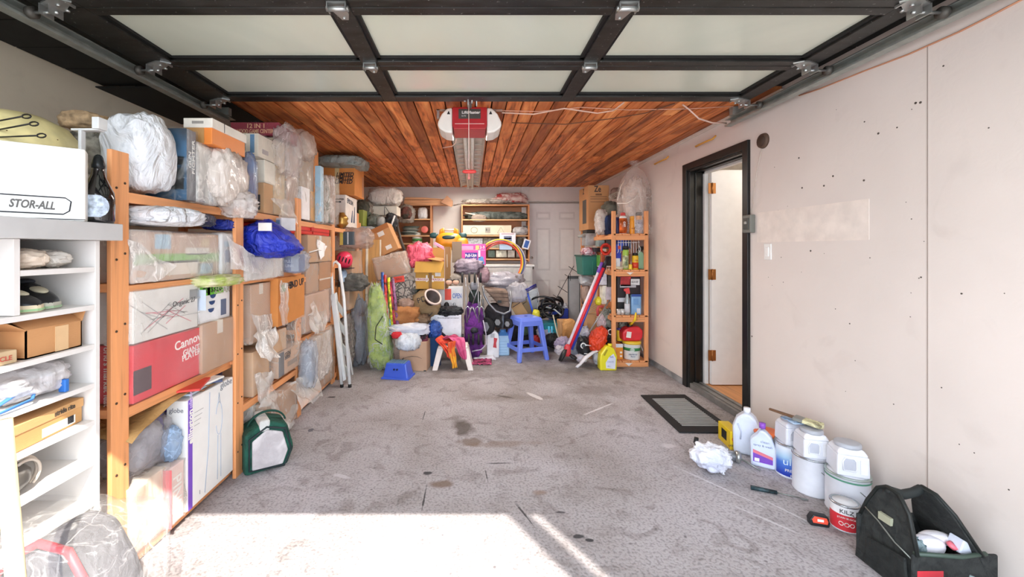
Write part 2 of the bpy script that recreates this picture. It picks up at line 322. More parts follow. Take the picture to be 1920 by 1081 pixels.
# ---- plaster walls
def plaster(c, bmpd=.35, c2=None):
    m, nt, b = new('painted_plaster'); v = coord(nt, rnd=False); L = lin(c)
    n = nz(nt, 1.3, 6, v); n2 = nz(nt, 16, 8, v, .9); n3 = nz(nt, 3.2, 8, v, 1)
    r = ramp(nt, n.outputs[0], [(.3, sh(L, .93)), (.7, sh(L, 1.05))]); r2 = ramp(nt, n3.outputs[0], [(.30, (.82, .8, .79)), (.40, (1, 1, 1))])
    nt.links.new(mix(nt, .35, r.outputs[0], r2.outputs[0], 'MULTIPLY'), b.inputs['Base Color']); b.inputs['Roughness'].default_value = .62
    bump(nt, n2.outputs[0], b, bmpd, .012); return m
PW = plaster('e3d8d0', .12); PB = plaster('d9d2ca', .12); PL = plaster('e4dac4', .12)
DY0, DY1, DZ = 3.15, 3.97, 2.12            # doorway in the right wall
ZW = ZC+.06
wr = MB().box(XR, -.1, 0, XR+.13, DY0, ZW).box(XR, DY1, 0, XR+.13, YB, ZW).box(XR, DY0, DZ, XR+.13, DY1, ZW).build('wall_right', PW); struct(wr)
holes = MB()
for k in range(34):
    px = R.uniform(1430, 1910); Y = YX(px, XR); z = R.uniform(.25, 2.2); r_ = R.choice([.002, .0025, .003, .004])
    holes.cyl((XR-.001, Y, z), (XR+.002, Y, z), r_, n=7)
for px, py in [(1498, 296), (1504, 352), (1545, 348), (1562, 330), (1620, 338), (1647, 250), (1717, 193), (1726, 192), (1520, 470), (1410, 630)]:
    Y = YX(px, XR); holes.cyl((XR-.001, Y, Z_(py, Y)), (XR+.002, Y, Z_(py, Y)), .006, n=7)
h_ = holes.build('nail_holes', P('5a5048', .9), wr); struct(h_, 'stuff')
MB().box(XR-.0015, 1.884, .05, XR, 1.888, 2.3).build('sheet_joint', P('a3958c', .9), wr)
MB().box(XR-.002, YX(1630, XR), 1.40, XR, YX(1420, XR), 1.62).build('filler_patch', P('ebdfd5', .62), wr)
struct(MB().box(XR-.022, 4.04, 0, XR, YB, .055).box(XR-.03, -.1, 0, XR, 3.085, .02).build('baseboard_right', P('8f8f90', .9, 0, .3, 8, .5), None, .004))
wb = MB().box(XL, YB, 0, .95, YB+.1, ZW).box(1.98, YB, 0, XR, YB+.1, ZW).box(.95, YB, 2.16, 1.98, YB+.1, ZW).box(.9, YB+.04, 0, 2.0, YB+.12, 2.3).build('wall_back', PB); struct(wb)
struct(MB().box(XL-.1, -.1, 0, XL, YB, ZW).build('wall_left', PL))
# street end: header and jambs round the door opening, unseen blockers added outside to shape the sun patch
struct(MB().box(XL, .2, 2.2, XR, .34, 2.9).box(XL, .2, 0, -1.95, .34, 2.2).box(1.95, .2, 0, XR, .34, 2.2).build('wall_front', PW))
struct(MB().box(2.31, -1.4, 0, 4.6, -1.3, 5.2).build('wall_sun_block', P('b9b2a8', .8)))  # unseen wall, added to cut off the right side of the sun patch
tag(MB().cyl((2.2, -1.38, 0), (2.2, -1.38, 5.2), .055, n=14).build('sun_block_post', P('c9c6be', .5)), 'unseen round post outside, added to shade a strip beside the sun patch', 'pipe')  # added post, leaves a thin sunlit sliver between it and the wall
# ---- ceiling: reddish tongue-and-groove planks, every board its own piece
m, nt, b = new('stained_ceiling_plank'); oi = nt.nodes.new('ShaderNodeObjectInfo')
v = coord(nt, (9, .8, 9)); n = nz(nt, 2.2, 7, v, 1.1); n2 = nz(nt, 3.2, 6, coord(nt, (1.4, .8, 1)), .6); n3 = nz(nt, 10, 2, coord(nt, (1, 1, 1)))
r = ramp(nt, n.outputs[0], [(.28, lin('7a4020')), (.46, lin('d47c42')), (.7, lin('efa666'))])
rr = ramp(nt, oi.outputs['Random'], [(0, (.5, .42, .38)), (.22, (.8, .68, .6)), (.55, (1.05, .98, .92)), (1, (1.3, 1.35, 1.35))])
st = ramp(nt, n2.outputs[0], [(.32, (.45, .38, .34)), (.47, (1, 1, 1))]); kn = ramp(nt, n3.outputs[0], [(.22, (.2, .12, .08)), (.28, (1, 1, 1))])
c_ = mix(nt, 1, r.outputs[0], rr.outputs[0], 'MULTIPLY'); c_ = mix(nt, .7, c_, st.outputs[0], 'MULTIPLY'); c_ = mix(nt, .8, c_, kn.outputs[0], 'MULTIPLY')
nt.links.new(c_, b.inputs['Base Color']); b.inputs['Roughness'].default_value = .6; bump(nt, n.outputs[0], b, .25)
PLANK = m
ceil = MB().box(XL-.1, 1.0, ZC+.03, XR+.13, YB+.1, ZC+.1).box(XL-.1, .2, ZC+.03, XR+.13, 1.0, ZC+.1).build('ceiling', P('1c120c', .9)); struct(ceil)
x = XL; k = 0; base_mesh = {}
PWd = .1155
while x < XR-.02:
    wd = min(PWd, XR-x); g = .0065 if k % 2 else .003
    cuts = sorted([2.75]+[R.uniform(3.2, 6.8) for _ in range(R.choice([0, 1, 1, 2]))]+[YB])
    for a, c in zip(cuts[:-1], cuts[1:]):
        if c-a < .15: continue
        dz = R.uniform(0, .004)
        p = MB().box(-wd/2+g, 0, 0, wd/2-g, c-a-.004, .022).build('plank', PLANK, ceil, .0035, (x+wd/2, a, ZC-dz))
    x += wd; k += 1
fr = MB()
for i in range(9): fr.box(XL+.02, .36+i*.265, ZC+.012, XR-.02, .36+i*.265+.258, ZC+.03)
fr.box(XL, 2.7, ZC-.012, -1.78, 3.5, ZC-.004)
struct(fr.build('trim_1', P('0c0f0d', .8, 0, .3)))      # black boarding over the open door
# crown strip where the right wall meets the planks, and the back wall column
struct(MB().box(XR-.03, 2.75, ZC-.028, XR, YB, ZC).build('trim_2', P('d9cfc4', .6), None, .004))
struct(MB().box(.865, YB-.035, 0, .985, YB, ZC).box(.985, YB-.02, 2.185, XR, YB, 2.205).build('trim_3', P('dcd6cf', .55), None, .004))
# ---- back door (six panels)
d = MB().box(.99, YB-.005, .04, 1.94, YB+.035, 2.15).build('door_1', P('dedbd8', .45, 0, .02)); struct(d)
for x0, x1 in ((1.12, 1.37), (1.52, 1.80)):
    for z0, z1 in ((1.87, 2.0), (.98, 1.72), (.25, .82)):
        pm = MB().box(x0, YB-.009, z0, x1, YB-.004, z1).build('door_panel', P('d2cecb', .45, 0, .02), d, .006)
        MB().box(x0+.03, YB-.014, z0+.03, x1-.03, YB-.008, z1-.03).build('raised_field', P('e4e1dd', .45, 0, .02), pm, .004)
kn = MB().lathe([(.03, 0), (.03, .008), (.012, .012), (.012, .035), (.028, .045), (.03, .06), (.018, .072), (0, .074)], 18, M=frame('-y', (1.045, YB-.005, 1.03))).build('door_knob', P('6b6862', .35, .8), d)
MB().lathe([(.022, 0), (.024, .01), (.015, .014), (0, .015)], 16, M=frame('-y', (1.045, YB-.005, 1.20))).build('deadbolt', P('b5b1aa', .35, .8), d)
struct(MB().box(.985, YB-.015, 2.155, 1.98, YB, 2.18).box(.983, YB-.01, 0, .995, YB, 2.16).build('trim_4', P('a49d95', .6)))
# ---- doorway to the house: black casing, white door swung in, brass hinges
cs = MB().box(XR-.022, 3.087, 0, XR+.002, DY0, 2.185).box(XR-.022, DY1, 0, XR+.002, 4.045, 2.185).box(XR-.022, DY0, DZ-.0, XR+.002, DY1, 2.185)
cs.box(XR, DY1-.022, 0, XR+.13, DY1+.002, DZ).box(XR, DY0-.002, 0, XR+.13, DY0+.018, DZ).box(XR, DY0, DZ-.018, XR+.13, DY1, DZ+.002)
cs.box(XR+.05, DY1-.034, 0, XR+.065, DY1-.02, DZ).box(XR+.05, DY0, DZ-.03, XR+.065, DY1, DZ-.018)
m, nt, b = new('black_gloss_wood'); n = nz(nt, 9, 8, coord(nt, (3, 3, .6), False), .5)
r = ramp(nt, n.outputs[0], [(.3, lin('060606')), (.66, lin('131311')), (.74, lin('3c3a37'))]); nt.links.new(r.outputs[0], b.inputs['Base Color']); b.inputs['Roughness'].default_value = .35
struct(cs.build('trim_5', m, None, .003))
struct(MB().box(XR+.13, DY1-.05, .02, XR+.17, DY1+.03, 2.12).box(XR+.13, DY0, 2.08, XR+.17, DY1, 2.12).build('trim_6', WHITE, None, .003))
hd = MB().box(XR+.165, 3.865, .06, XR+.965, 3.90, 2.105).build('door_2', P('e6e4e2', .35, 0, .02)); struct(hd)
for z in (1.93, 1.11, .34):
    hg = MB().box(XR+.131, 3.858, z-.05, XR+.163, 3.864, z+.05).box(XR+.168, 3.856, z-.05, XR+.20, 3.8655, z+.05).cyl((XR+.166, 3.855, z-.052), (XR+.166, 3.855, z+.052), .007, n=10)
    hg.build('hinge', P('a8713f', .35, .7), hd)
struct(MB().box(XR-.0, DY0+.018, 0, XR+.14, DY1-.022, .05).box(XR+.03, DY0+.018, .05, XR+.06, DY1-.022, .058).box(XR+.09, DY0+.018, .05, XR+.12, DY1-.022, .06).build('trim_7', P('8a8885', .4, .5, .15), None, .003))
struct(MB().box(XR+.14, 2.6, -.02, 4.6, 5.2, .05).build('floor_house', WOOD('c98e5c', 'y')))
struct(MB().box(XR+.14, 5.2, 0, 4.6, 5.3, 2.5).box(4.6, 2.5, 0, 4.7, 5.3, 2.5).box(XR+.13, 2.5, 0, 4.7, 2.6, 2.5).build('wall_house', P('d9d4cc', .7)))
struct(MB().box(XR+.13, 2.5, 2.45, 4.7, 5.3, 2.55).build('ceiling_house', P('e2ded8', .7)))
hl = bpy.data.lights.new('hall_lamp', 'POINT'); hl.energy = 22; hl.shadow_soft_size = .12; hl.color = (1, .93, .84)
ho = bpy.data.objects.new('hall_lamp', hl); COL.objects.link(ho); ho.location = (3.3, 3.1, 2.2)
# ================================================================ OPEN SECTIONAL DOOR
GD = thing('garage_door', 'open black framed sectional garage door with frosted glass panes under the ceiling', 'garage door', (0, 0, 2.37))
m, nt, b = new('black_door_frame'); n = nz(nt, 5, 8, coord(nt, (1, 4, 1), False), .4); n2 = nz(nt, 60, 3, coord(nt, rnd=False))
r = ramp(nt, n.outputs[0], [(.3, lin('14140f')), (.6, lin('2b2b29')), (.8, lin('3a3936'))]); s_ = ramp(nt, n2.outputs[0], [(.66, (0, 0, 0)), (.72, (.5, .5, .48))])
nt.links.new(mix(nt, .35, r.outputs[0], s_.outputs[0], 'ADD'), b.inputs['Base Color']); b.inputs['Roughness'].default_value = .42; b.inputs['Metallic'].default_value = .2; DF = m
m, nt, b = new('frosted_pane'); b.inputs['Base Color'].default_value = lin('ced3c2')+(1,); b.inputs['Roughness'].default_value = .22
b.inputs['Transmission Weight'].default_value = 0; b.inputs['Coat Weight'].default_value = .15; n = nz(nt, .8, 5, coord(nt, rnd=False), 1)
r = ramp(nt, n.outputs[0], [(.3, lin('c2c9ba')), (.7, lin('d9ddcc'))]); nt.links.new(r.outputs[0], b.inputs['Base Color']); FG = m
XS = [(-1.83, -1.64), (-.605, -.515), (.605, .692), (1.80, 1.90)]
secs = [(2.262, 2.805), (1.715, 2.257), (1.17, 1.71), (.62, 1.165)]
for si, (ya, yb) in enumerate(secs):
    s = MB(); e0 = .055
    for x0, x1 in XS: s.box(x0, ya, 0, x1, yb, .045)
    for (a0, a1), (b0, b1) in zip(XS[:-1], XS[1:]):
        s.box(a1, ya, 0, b0, ya+e0, .045); s.box(a1, yb-(.09 if si == 0 else .05), 0, b0, yb, .045)
    s.build('door_frame', DF, GD, .003)
    for k, ((a0, a1), (b0, b1)) in enumerate(zip(XS[:-1], XS[1:])):
        y0, y1 = ya+e0, yb-(.09 if si == 0 else .05); gs = MB()
        gs.box(a1, y0, .012, b0, y0+.014, .03).box(a1, y1-.02, .012, b0, y1, .03).box(a1, y0, .012, a1+.02, y1, .03).box(b0-.02, y0, .012, b0, y1, .03)
        pn = MB().box(a1+.002, y0+.002, .026, b0-.002, y1-.002, .032).build('glass_pane', FG, GD)
        gs.build('glazing_bead', P('0b0b0b', .6), pn)
def hinge(x, y, big=1.0):
    h = MB(); q = .035*big
    pl = [(-q, -.05), (q, -.05), (q*.9, .01), (q*.35, .07*big), (-q*.35, .07*big), (-q*.9, .01)]
    h.prism([(x+u, y+v_) for u, v_ in pl], -.006, -.001, 'z'); h.box(x-q, y-.05, -.03, x-q+.004, y-.005, -.004).box(x+q-.004, y-.05, -.03, x+q, y-.005, -.004)
    h.cyl((x-q-.006, y-.028, -.02), (x+q+.006, y-.028, -.02), .011, n=12)
    for a, c in ((-.6, 0), (.6, 0), (0, .055*big)): h.cyl((x+q*a, y+c, -.012), (x+q*a, y+c, -.004), .007, n=8)
    o = h.build('hinge', METAL, GD); MB().cyl((x, y-.005, -.0085), (x, y-.005, -.0055), .012, n=12).build('bolt_hole', BLACK, o); return o
for x in (-.56, .648):
    for y in (2.262, 1.715): hinge(x, y, 1.15 if y < 2 else 1)
for sx, x, xt in ((-1, -1.735, -1.845), (1, 1.845, 1.975)):
    for y in (2.79, 2.25, 1.70):
        h = MB().prism([(x-sx*.09, y-.035), (x-sx*.05, y-.06), (x-sx*.02, y-.06), (x+sx*.045, y-.03), (x+sx*.045, y+.035), (x+sx*.0, y+.03)], -.008, -.001, 'z')
        h.box(x+sx*.01-.002, y-.03, -.045, x+sx*.01+.002, y+.03, -.004).box(x+sx*.05-.002, y-.03, -.045, x+sx*.05+.002, y+.03, -.004)
        h.cyl((x, y, -.028), (xt, y, -.028), .007, n=8)
        for t in (-.02, .02): h.cyl((x-sx*.02, y+t, -.014), (x-sx*.02, y+t, -.006), .008, n=8)
        h.box(x-sx*.07-.004, y-.04, -.012, x-sx*.07+.004, y+.0, -.002)
        hh = h.build('roller_bracket', METAL, GD)
        MB().cyl((xt-.012, y, -.028), (xt+.012, y, -.028), .024, n=18).build('roller', P('55524c', .5, .3), hh)
GAL = P('a4aaa4', .42, .55, .12, 20)
for sx, x, nm in ((-1, -1.9, 'left'), (1, 2.03, 'right')):
    tr = thing('door_track', 'galvanised steel %s, just under the ceiling' % ('door track along the left above the shelves' if sx < 0 else 'door track along the right wall'), 'track', (x, 0, 2.315), group=None)
    y1 = 3.2; a = MB()
    a.box(-.012 if sx < 0 else -.035, .35, 0, .035 if sx < 0 else .012, y1, .004); xo = -.012*1 if sx < 0 else .012
    a.box(xo-.002, .35, 0, xo+.002, y1, .052); xi = .035 if sx < 0 else -.035; a.box(xi-.002, .35, -.0, xi+.002, y1, .014); a.box(min(xo, xi-.0*sx), .35, .05, max(xo, xi), y1, .054)
    a.build('rail_channel', GAL, tr, .0015)
    xa = -.05 if sx < 0 else .02
    MB().box(xa, .6, .054, xa+.03, y1-.02, .058).box(xa+(.0 if sx < 0 else .028), .6, .054, xa+(.003 if sx < 0 else .031), y1-.02, .1).build('support_angle', GAL, tr)
    hl_ = MB()
    for i in range(16):
        yy = 1.0+i*.135; hl_.cyl((xo-.0028, yy, .028), (xo+.0028, yy, .028), .0055, n=8)
    struct(hl_.build('punched_holes', P('1b1b1a', .8) if sx < 0 else P('d9dcd8', .5), tr), 'stuff')
    MB().box(-.05, 3.08, .056, .05, 3.12, .12).build('hanger_strap', GAL, tr)
# ================================================================ OPENER, LAMP, CABLES
op = thing('garage_door_opener', 'red and white ceiling mounted opener head with two milky side lenses', 'door opener', (0, 3.1, 2.27))
xb0, xb1 = X_(848, 3.1), X_(913, 3.1); xm = (xb0+xb1)/2
RED = P('b3262c', .38); LENS = P('f1efe6', .25, 0, .02)
bd = MB().prism([(xb0+.01, 0), (xb1-.01, 0), (xb1, .03), (xb1, .168), (xb0, .168), (xb0, .03)], 0, .26).build('body', RED, op, .006)
decal(op, '-y', (xm, -.0, .115), .17, .075, P('47443f', .5), 'name_plate')
text(op, 'LiftMaster', '-y', (xm+.01, -.0025, .125), .03, P('ece9e4'), bold=.02, w=.14)
text(op, 'ELITE', '-y', (xm-.045, -.0025, .098), .014, P('d9d6cf'))
MB().box(xb0+.02, -.004, .036, xb1-.02, .002, .041).build('trim_line', P('e8b8b2', .5), op)
for s_, xe, xo in ((-1, xb0, X_(820, 3.1)), (1, xb1, X_(941, 3.1))):
    w_ = abs(xo-xe); pr = [(0, .168), (.35, .163), (.72, .12), (.97, .06), (1, .03), (.85, .006), (.5, -.02), (.0, -.03)]
    ln = MB().prism([(xe+s_*u*w_, v_) for u, v_ in pr], .01, .25, smooth=False).build('lens', LENS, op, .012)
    MB().prism([(xe+s_*w_*.15, .115), (xe+s_*w_*.35, .115), (xe+s_*w_*.25, .14)], .004, .012).build('vent_slot', BLACK, ln)
MB().box(X_(817, 3.1), .05, .16, X_(943, 3.1), .085, .168).box(X_(818, 3.1), .05, .10, X_(818, 3.1)+.02, .085, .168).build('mounting_strap', METAL, op)
MB().tube([at(856, 260, 3.12)-Vector((0, 3.1, 2.27)), at(854, 268, 3.14)-Vector((0, 3.1, 2.27)), at(848, 274, 3.2)-Vector((0, 3.1, 2.27)), at(830, 277, 3.25)-Vector((0, 3.1, 2.27))], .004).build('antenna_wire', P('e0b9a6', .6), op)
rl = thing('opener_rail', 'narrow metal drive rail and arm joining the opener to the door edge', 'rail', (xm, 2.6, 2.424))
MB().box(-.016, .215, .0, .016, .49, .012).build('rail', STEEL, rl); MB().box(-.012, .16, -.09, -.004, .2, .0).tube([(.018, .18, -.075), (.018, .18, -.02), (.034, .2, -.0), (.05, .2, -.02), (.05, .19, -.09)], .005).cyl((-.03, .19, -.06), (-.03, .19, -.05), .008).build('arm_bracket', METAL, rl)
cd = thing('release_cord', 'white pull cord with a red handle hanging below the opener', 'cord', at(879, 190, 2.88))
L0 = at(879, 190, 2.88); L1 = at(879, 315, 2.9)
MB().tube([(0, 0, 0), (L1.x-L0.x, L1.y-L0.y, L1.z-L0.z)], .0035, 6).build('cord', P('e9cfc4', .7), cd)
hz = L1-L0; MB().ell((hz.x+.004, hz.y, hz.z-.025), (.05, .014, .013), .6).build('pull_handle', P('d8362f', .4), cd)
MB().tube([(hz.x, hz.y, hz.z-.035), (hz.x+.002, hz.y, hz.z-.06)], .006, 6).ell((hz.x+.001, hz.y, hz.z-.07), (.011, .009, .012)).build('knot', P('e08a80', .6), cd)
# strip light with a ribbed metal reflector on the ceiling beyond the opener
fx = thing('strip_light', 'long two tube strip light with a ribbed grey reflector on the ceiling', 'ceiling light', (X_(879.5, 4.3), 3.45, 2.435))
hw = .155; y1 = 3.35
MB().prism([(-.045, -.035), (.045, -.035), (.05, 0), (-.05, 0)], 0, y1).build('housing', P('d8d4ca', .5), fx, .003)
rf = MB()
for s_ in (-1, 1): rf.prism([(s_*.05, -.006), (s_*.13, -.026), (s_*hw, -.055), (s_*hw, -.05), (s_*.13, -.018), (s_*.05, 0)], .08, y1)
rf.build('reflector', P('cfc9bd', .45, 0, .08), fx)
rb = MB()
for i in range(14):
    for s_ in (-1, 1): rb.box(min(s_*.06, s_*.14), .2+i*.22, -.036, max(s_*.06, s_*.14), .2+i*.22+.012, -.018)
struct(rb.build('reflector_ribs', P('b9b3a8', .5), fx), 'stuff')
for s_ in (-1, 1):
    MB().cyl((s_*.035, .06, -.055), (s_*.035, y1-.05, -.055), .016, n=14).build('lamp_tube', P('e4e1d6', .3), fx)
    for yy in (.03, y1-.06): MB().prism([(s_*.035-.022, -.08), (s_*.035+.022, -.08), (s_*.035+.014, -.03), (s_*.035-.014, -.03)], yy, yy+.03).build('tube_holder', P('e9e7df', .4), fx)
for k, (pts, c_, lab) in enumerate([([(941, 211), (1000, 214), (1058, 203), (1120, 212), (1150, 207), (1170, 192)], 'e9c9b4', 'thick white cable looping across the ceiling right of the opener'), ([(930, 207), (1010, 209), (1090, 201), (1180, 206), (1290, 204), (1375, 199)], 'dfae94', 'thin pale cable pinned straight across the ceiling planks'),
        ([(960, 230), (1060, 233), (1150, 222), (1210, 212), (1265, 194)], '6b4a38', 'thin brown cable crossing the ceiling planks')]):
    mb = MB(); pp = [];
    for px, py in pts: Y = (ZC-.012-H)*F/(CY-py); pp.append((X_(px, Y), Y, ZC-.012))
    mb.tube(pp, .006 if k == 0 else .0035, 6); tag(mb.build('ceiling_cable', P(c_, .6)), lab, 'cable')
mb = MB(); mb.tube([at(1280, 196, 3.02), at(1292, 205, 3.05), at(1310, 222, 3.1), at(1335, 230, 3.15), at(1362, 231, 3.2)], .006, 6); tag(mb.build('door_cable', P('e8cbbd', .6)), 'short white cable drooping to the end of the right track', 'cable')
mb = MB(); mb.tube([(XR-.006, YX(px, XR), Z_(py, YX(px, XR))) for px, py in ((1500, 179), (1540, 166), (1620, 134), (1705, 102), (1800, 60), (1860, 30), (1925, -4))], .004, 6); tag(mb.build('wall_cable', P('c98f6d', .6)), 'thin brown cable sagging along the top of the right wall', 'cable')
# wall fittings
Y = 2.945; vt = MB().cyl((XR, Y, 2.137), (XR-.018, Y, 2.137), .056, .05, 24).build('wall_vent', P('5b4638', .6)); tag(vt, 'round brown vent cap high on the wall by the doorway', 'vent')
MB().cyl((XR-.018, Y, 2.137), (XR-.021, Y, 2.137), .038, .036, 24).build('vent_grille', P('46362c', .7), vt)
cbx = tag(MB().box(XR-.04, 3.03, 1.475, XR, 3.12, 1.61).build('control_box', P('77776f', .5), None, .006), 'small grey control box on the black door casing', 'switch box')
MB().box(XR-.048, 3.045, 1.50, XR-.038, 3.10, 1.585).build('cover', P('4b4b46', .5), cbx, .003); MB().box(XR-.052, 3.06, 1.54, XR-.047, 3.085, 1.56).build('rocker', P('a9a79e', .4), cbx, .002)
sw = tag(MB().box(XR-.008, 2.865, 1.275, XR, 2.935, 1.39).build('light_switch', P('efeeea', .35, 0, .02), None, .003), 'white rocker light switch on the right wall', 'switch')
MB().box(XR-.013, 2.885, 1.30, XR-.007, 2.915, 1.365).build('rocker', P('f6f5f1', .3), sw, .002)
mb = MB().tube([(XR-.01, 2.95, 2.08), (XR-.008, 3.0, 1.95), (XR-.01, 3.06, 1.62)], .003, 5); tag(mb.build('switch_wire', P('cfc4b8', .6)), 'thin wire dropping from the vent cap to the grey control box', 'cable')
for px, py, lab in ((1326, 268, 'yellow coated wall hook nearer the doorway'), (1243, 303, 'yellow coated wall hook nearer the back corner')):
    Y = YX(px, XR); z = Z_(py, Y); tag(MB().tube([(XR, Y-.13, z+.03), (XR-.03, Y-.13, z-.0), (XR-.05, Y-.10, z-.005), (XR-.05, Y+.10, z-.005), (XR-.03, Y+.13, z+.0), (XR, Y+.13, z+.02)], .008, 8).build('wall_hook', P('d9a142', .45)), lab, 'hook')
# door mat
dm = thing('door_mat', 'black rubber door mat with a ribbed grey centre in front of the doorway', 'door mat', (0, 0, 0))
A_, B_, C_, D_ = [Vector((*fl(*p), 0)) for p in ((1201, 742), (1284, 741), (1385, 813), (1274, 812))]
bm_ = MB(); vs = [A_, D_, C_, B_]; bm_.add([tuple(p+Vector((0, 0, .001))) for p in vs]+[tuple(p+Vector((0, 0, .012))) for p in vs], [(0, 1, 2, 3), (4, 5, 6, 7), (0, 1, 5, 4), (1, 2, 6, 5), (2, 3, 7, 6), (3, 0, 4, 7)])
bm_.build('rubber_border', P('16171a', .7, 0, .2), dm, .004)
def q_(u, v_): return A_.lerp(B_, u).lerp(D_.lerp(C_, u), v_)
for i in range(21):
    v0 = .14+i*.0355; rbm = MB(); a, c, d_, e_ = q_(.16, v0), q_(.86, v0), q_(.86, v0+.0165), q_(.16, v0+.0165)
    pts = [a, c, d_, e_]; rbm.add([(p.x, p.y, .010) for p in pts]+[(p.x, p.y, .0155) for p in pts], [(0, 1, 2, 3), (4, 5, 6, 7), (0, 1, 5, 4), (1, 2, 6, 5), (2, 3, 7, 6), (3, 0, 4, 7)]); rbm.build('rib', P('a09e9c', .7), dm)

l_ = bpy.data.lights.new('back_fill_light', 'AREA'); l_.shape = 'RECTANGLE'; l_.size = .1; l_.size_y = 3.1; l_.energy = 60; l_.color = (1, .95, .87); q = bpy.data.objects.new('back_fill_light', l_); COL.objects.link(q); q.location = (X_(879.5, 4.3), 5.1, 2.345)  # fill lamp added below the strip light, whose tubes are unlit; brightens the back
# ================================================================ LEFT SIDE
CA = {k: CARD(k) for k in ('c08c5c', 'b07c50', 'c89a6c', 'a8805c', 'd2a678', 'd38a48', 'b89070', 'c9a488')}
FM, FH, FG2 = FILM('ebe7e0', .16, .8), FILM('efebe6', .34, .92), FILM('b9b4ac', .2, .7)
TAPE = P('c9ae84', .3); GREENT = P('7fc24e', .4); INK = P('2a2a30', .7); WINK = P('f2efe9', .6); BLUE = P('2c56a8', .4)
GXX = -1.405                                                    # aisle plane of the long rack
# ---- the long pine rack
rack = thing('shelving_rack', 'long bolted pine shelving rack filling the left wall', 'shelf', (0, 0, 0))
UP = [(1.655, 1.75), (2.425, 1.74), (3.27, 1.76), (4.10, 1.77), (4.975, 1.79)]
XF = [-1.435, -1.39, -1.395, -1.40, -1.40]
for (y, h_), xf in zip(UP, XF):
    for xx in (xf, -2.32):
        u = MB().box(-.02, -.042, 0, 0, .042, h_).build('upright', PINE['z'], rack, .003, (xx, y, 0))
        if xx == xf:
            b_ = MB()
            for i in range(6 if y < 3 else 4):
                for dy in (-.02, .02): b_.cyl((-.001, dy, .16+i*.29+dy*.6), (.0025, dy, .16+i*.29+dy*.6), .005, n=8)
            struct(b_.build('bolt_heads', P('4a3a2a', .5, .5), u), 'stuff')
    for z in ((.09, .70, 1.21, 1.55)): MB().box(-2.30, -.02, z-.035, xf-.02, -.002, z).build('end_rail', PINE['x'], rack, .002, (0, y, 0))
lev = [(.055, .69, 1.2, 1.59), (.055, .40, 1.18, 1.59), (.08, .62, 1.12, 1.585), (.08, .66, 1.2, 1.575)]
for i, L in enumerate(lev):
    y0, y1 = UP[i][0]+.043, UP[i+1][0]-.043; xf = min(XF[i], XF[i+1])
    for z in L:
        MB().box(xf-.022, y0-.04, z-.045, xf-.002, y1+.04, z-.002).build('front_rail', PINE['y'], rack, .002)
        for k in range(4):
            xa = xf-.03-k*.21; MB().box(xa-.19, y0-.02, z-.02, xa, y1+.02, z).build('shelf_board', PINE['y'], rack, .002)
def LB(name, label, px0, px1, pyt, pyb, mat, X=GXX, depth=.5, z=None, **k):      # box whose aisle face spans px0..px1; pyt/pyb are taken at px0
    Y0, Y1 = YX(px0, X), YX(px1, X); zt, zb = Z_(pyt, Y0), Z_(pyb, Y0)
    if z: zb, zt = z
    return carton(name, label, 'box', X-depth, X, Y0, Y1, zb, zt, mat, **k)
# --- bay 1, shelf 3: long printed box, small printed box
o = LB('storage_box', 'long white box with grey and red criss-cross lines, third shelf of the nearest bay', 250, 371, 548, 648, P('e2dfda', .45), X=-1.42, depth=.8, z=(.951, 1.171), film=1, wmat=FM)
for k in range(16):
    a = R.uniform(-60, 60); cc = 'b9b6b4' if k < 11 else 'e0919a'; l = R.uniform(.06, .13); v_ = R.uniform(-.13, .13)
    MB().box(-l, -.0016, 0, l, .0016, .001, frame('+x', (.4008, v_, R.uniform(.07, .15)), a if abs(a) < 35 else a*.6)).build('printed_line', P(cc, .5), o)
decal(o, '+x', (.401, .165, .17), .055, .05, P('8f9092'), 'barcode_label'); text(o, 'Organic 27', '+x', (.402, .10, .14), .035, INK, 3)
LB('storage_box', 'red film-wrapped box with white script, lying under the long white box', 250, 379, 666, 762, P('d8464e', .35), X=-1.42, depth=.8, z=(.70, .945), film=1, wmat=FILM('f6d6d6', .12, .55),
   prints=[('+x', -.78, -.3, .22, .42, P('4d4548'), 'printed_disc')], texts=[('+x', .55, .55, .06, 'Cannow', WINK, 5), ('+x', .62, .15, .04, 'GIANT', WINK, 4), ('+x', .62, -.05, .04, 'PLAYER', WINK, 4), ('-y', .72, .2, .035, "The World's market leader", WINK, -90)])
o = LB('storage_box', 'white box with pictures of stacked blue cups and a green tag, nearest bay', 372, 431, 523, 612, P('e9ebee', .4), X=-1.43, depth=.4, z=(.955, 1.17),
   prints=[('+x', -.62, .62, .3, .27, P('6ec63c'), 'green_tag'), ('+x', .02, .62, .5, .27, P('6ec63c'), 'green_tag'), ('-y', .7, .2, .5, .5, P('c9d3e2'))], texts=[('+x', -.62, .62, .04, '$2', INK), ('+x', .05, .62, .042, '$32.0', INK), ('+x', .45, .5, .05, 'RSEAR', P('b9b9a8'))])
for i, z in enumerate((.05, .09, .125)):
    MB().lathe([(.006, 0), (.02, .006), (.028, .02), (.018, .022)], 14, c=(0, 0, 0), M=Matrix.Translation((.2008, -.035+.008*i, z)) @ Matrix.Diagonal((.05, 1, 1, 1)), smooth=True).build('printed_cup', P('2b4a7c', .4), o)
MB().box(.2005, .05, .02, .2015, .10, .11).build('printed_picture', P('5c6b86'), o)
LB('cardboard_box', 'plastic wrapped brown carton at the far end of the shelf with the red box', 379, 442, 608, 690, CA['b89070'], depth=.5, z=(.70, .955), film=1, wmat=FM, tape=P('e0d6c8', .3))
cloth('wrapped_parcel', 'pale wrapped parcel with yellow green patch squeezed under the second shelf', 'parcel', 362, 440, 515, 536, 2.22, .3, FAB('d9d2ae', 'b6c66a', 12), amp=.25, e=.6)
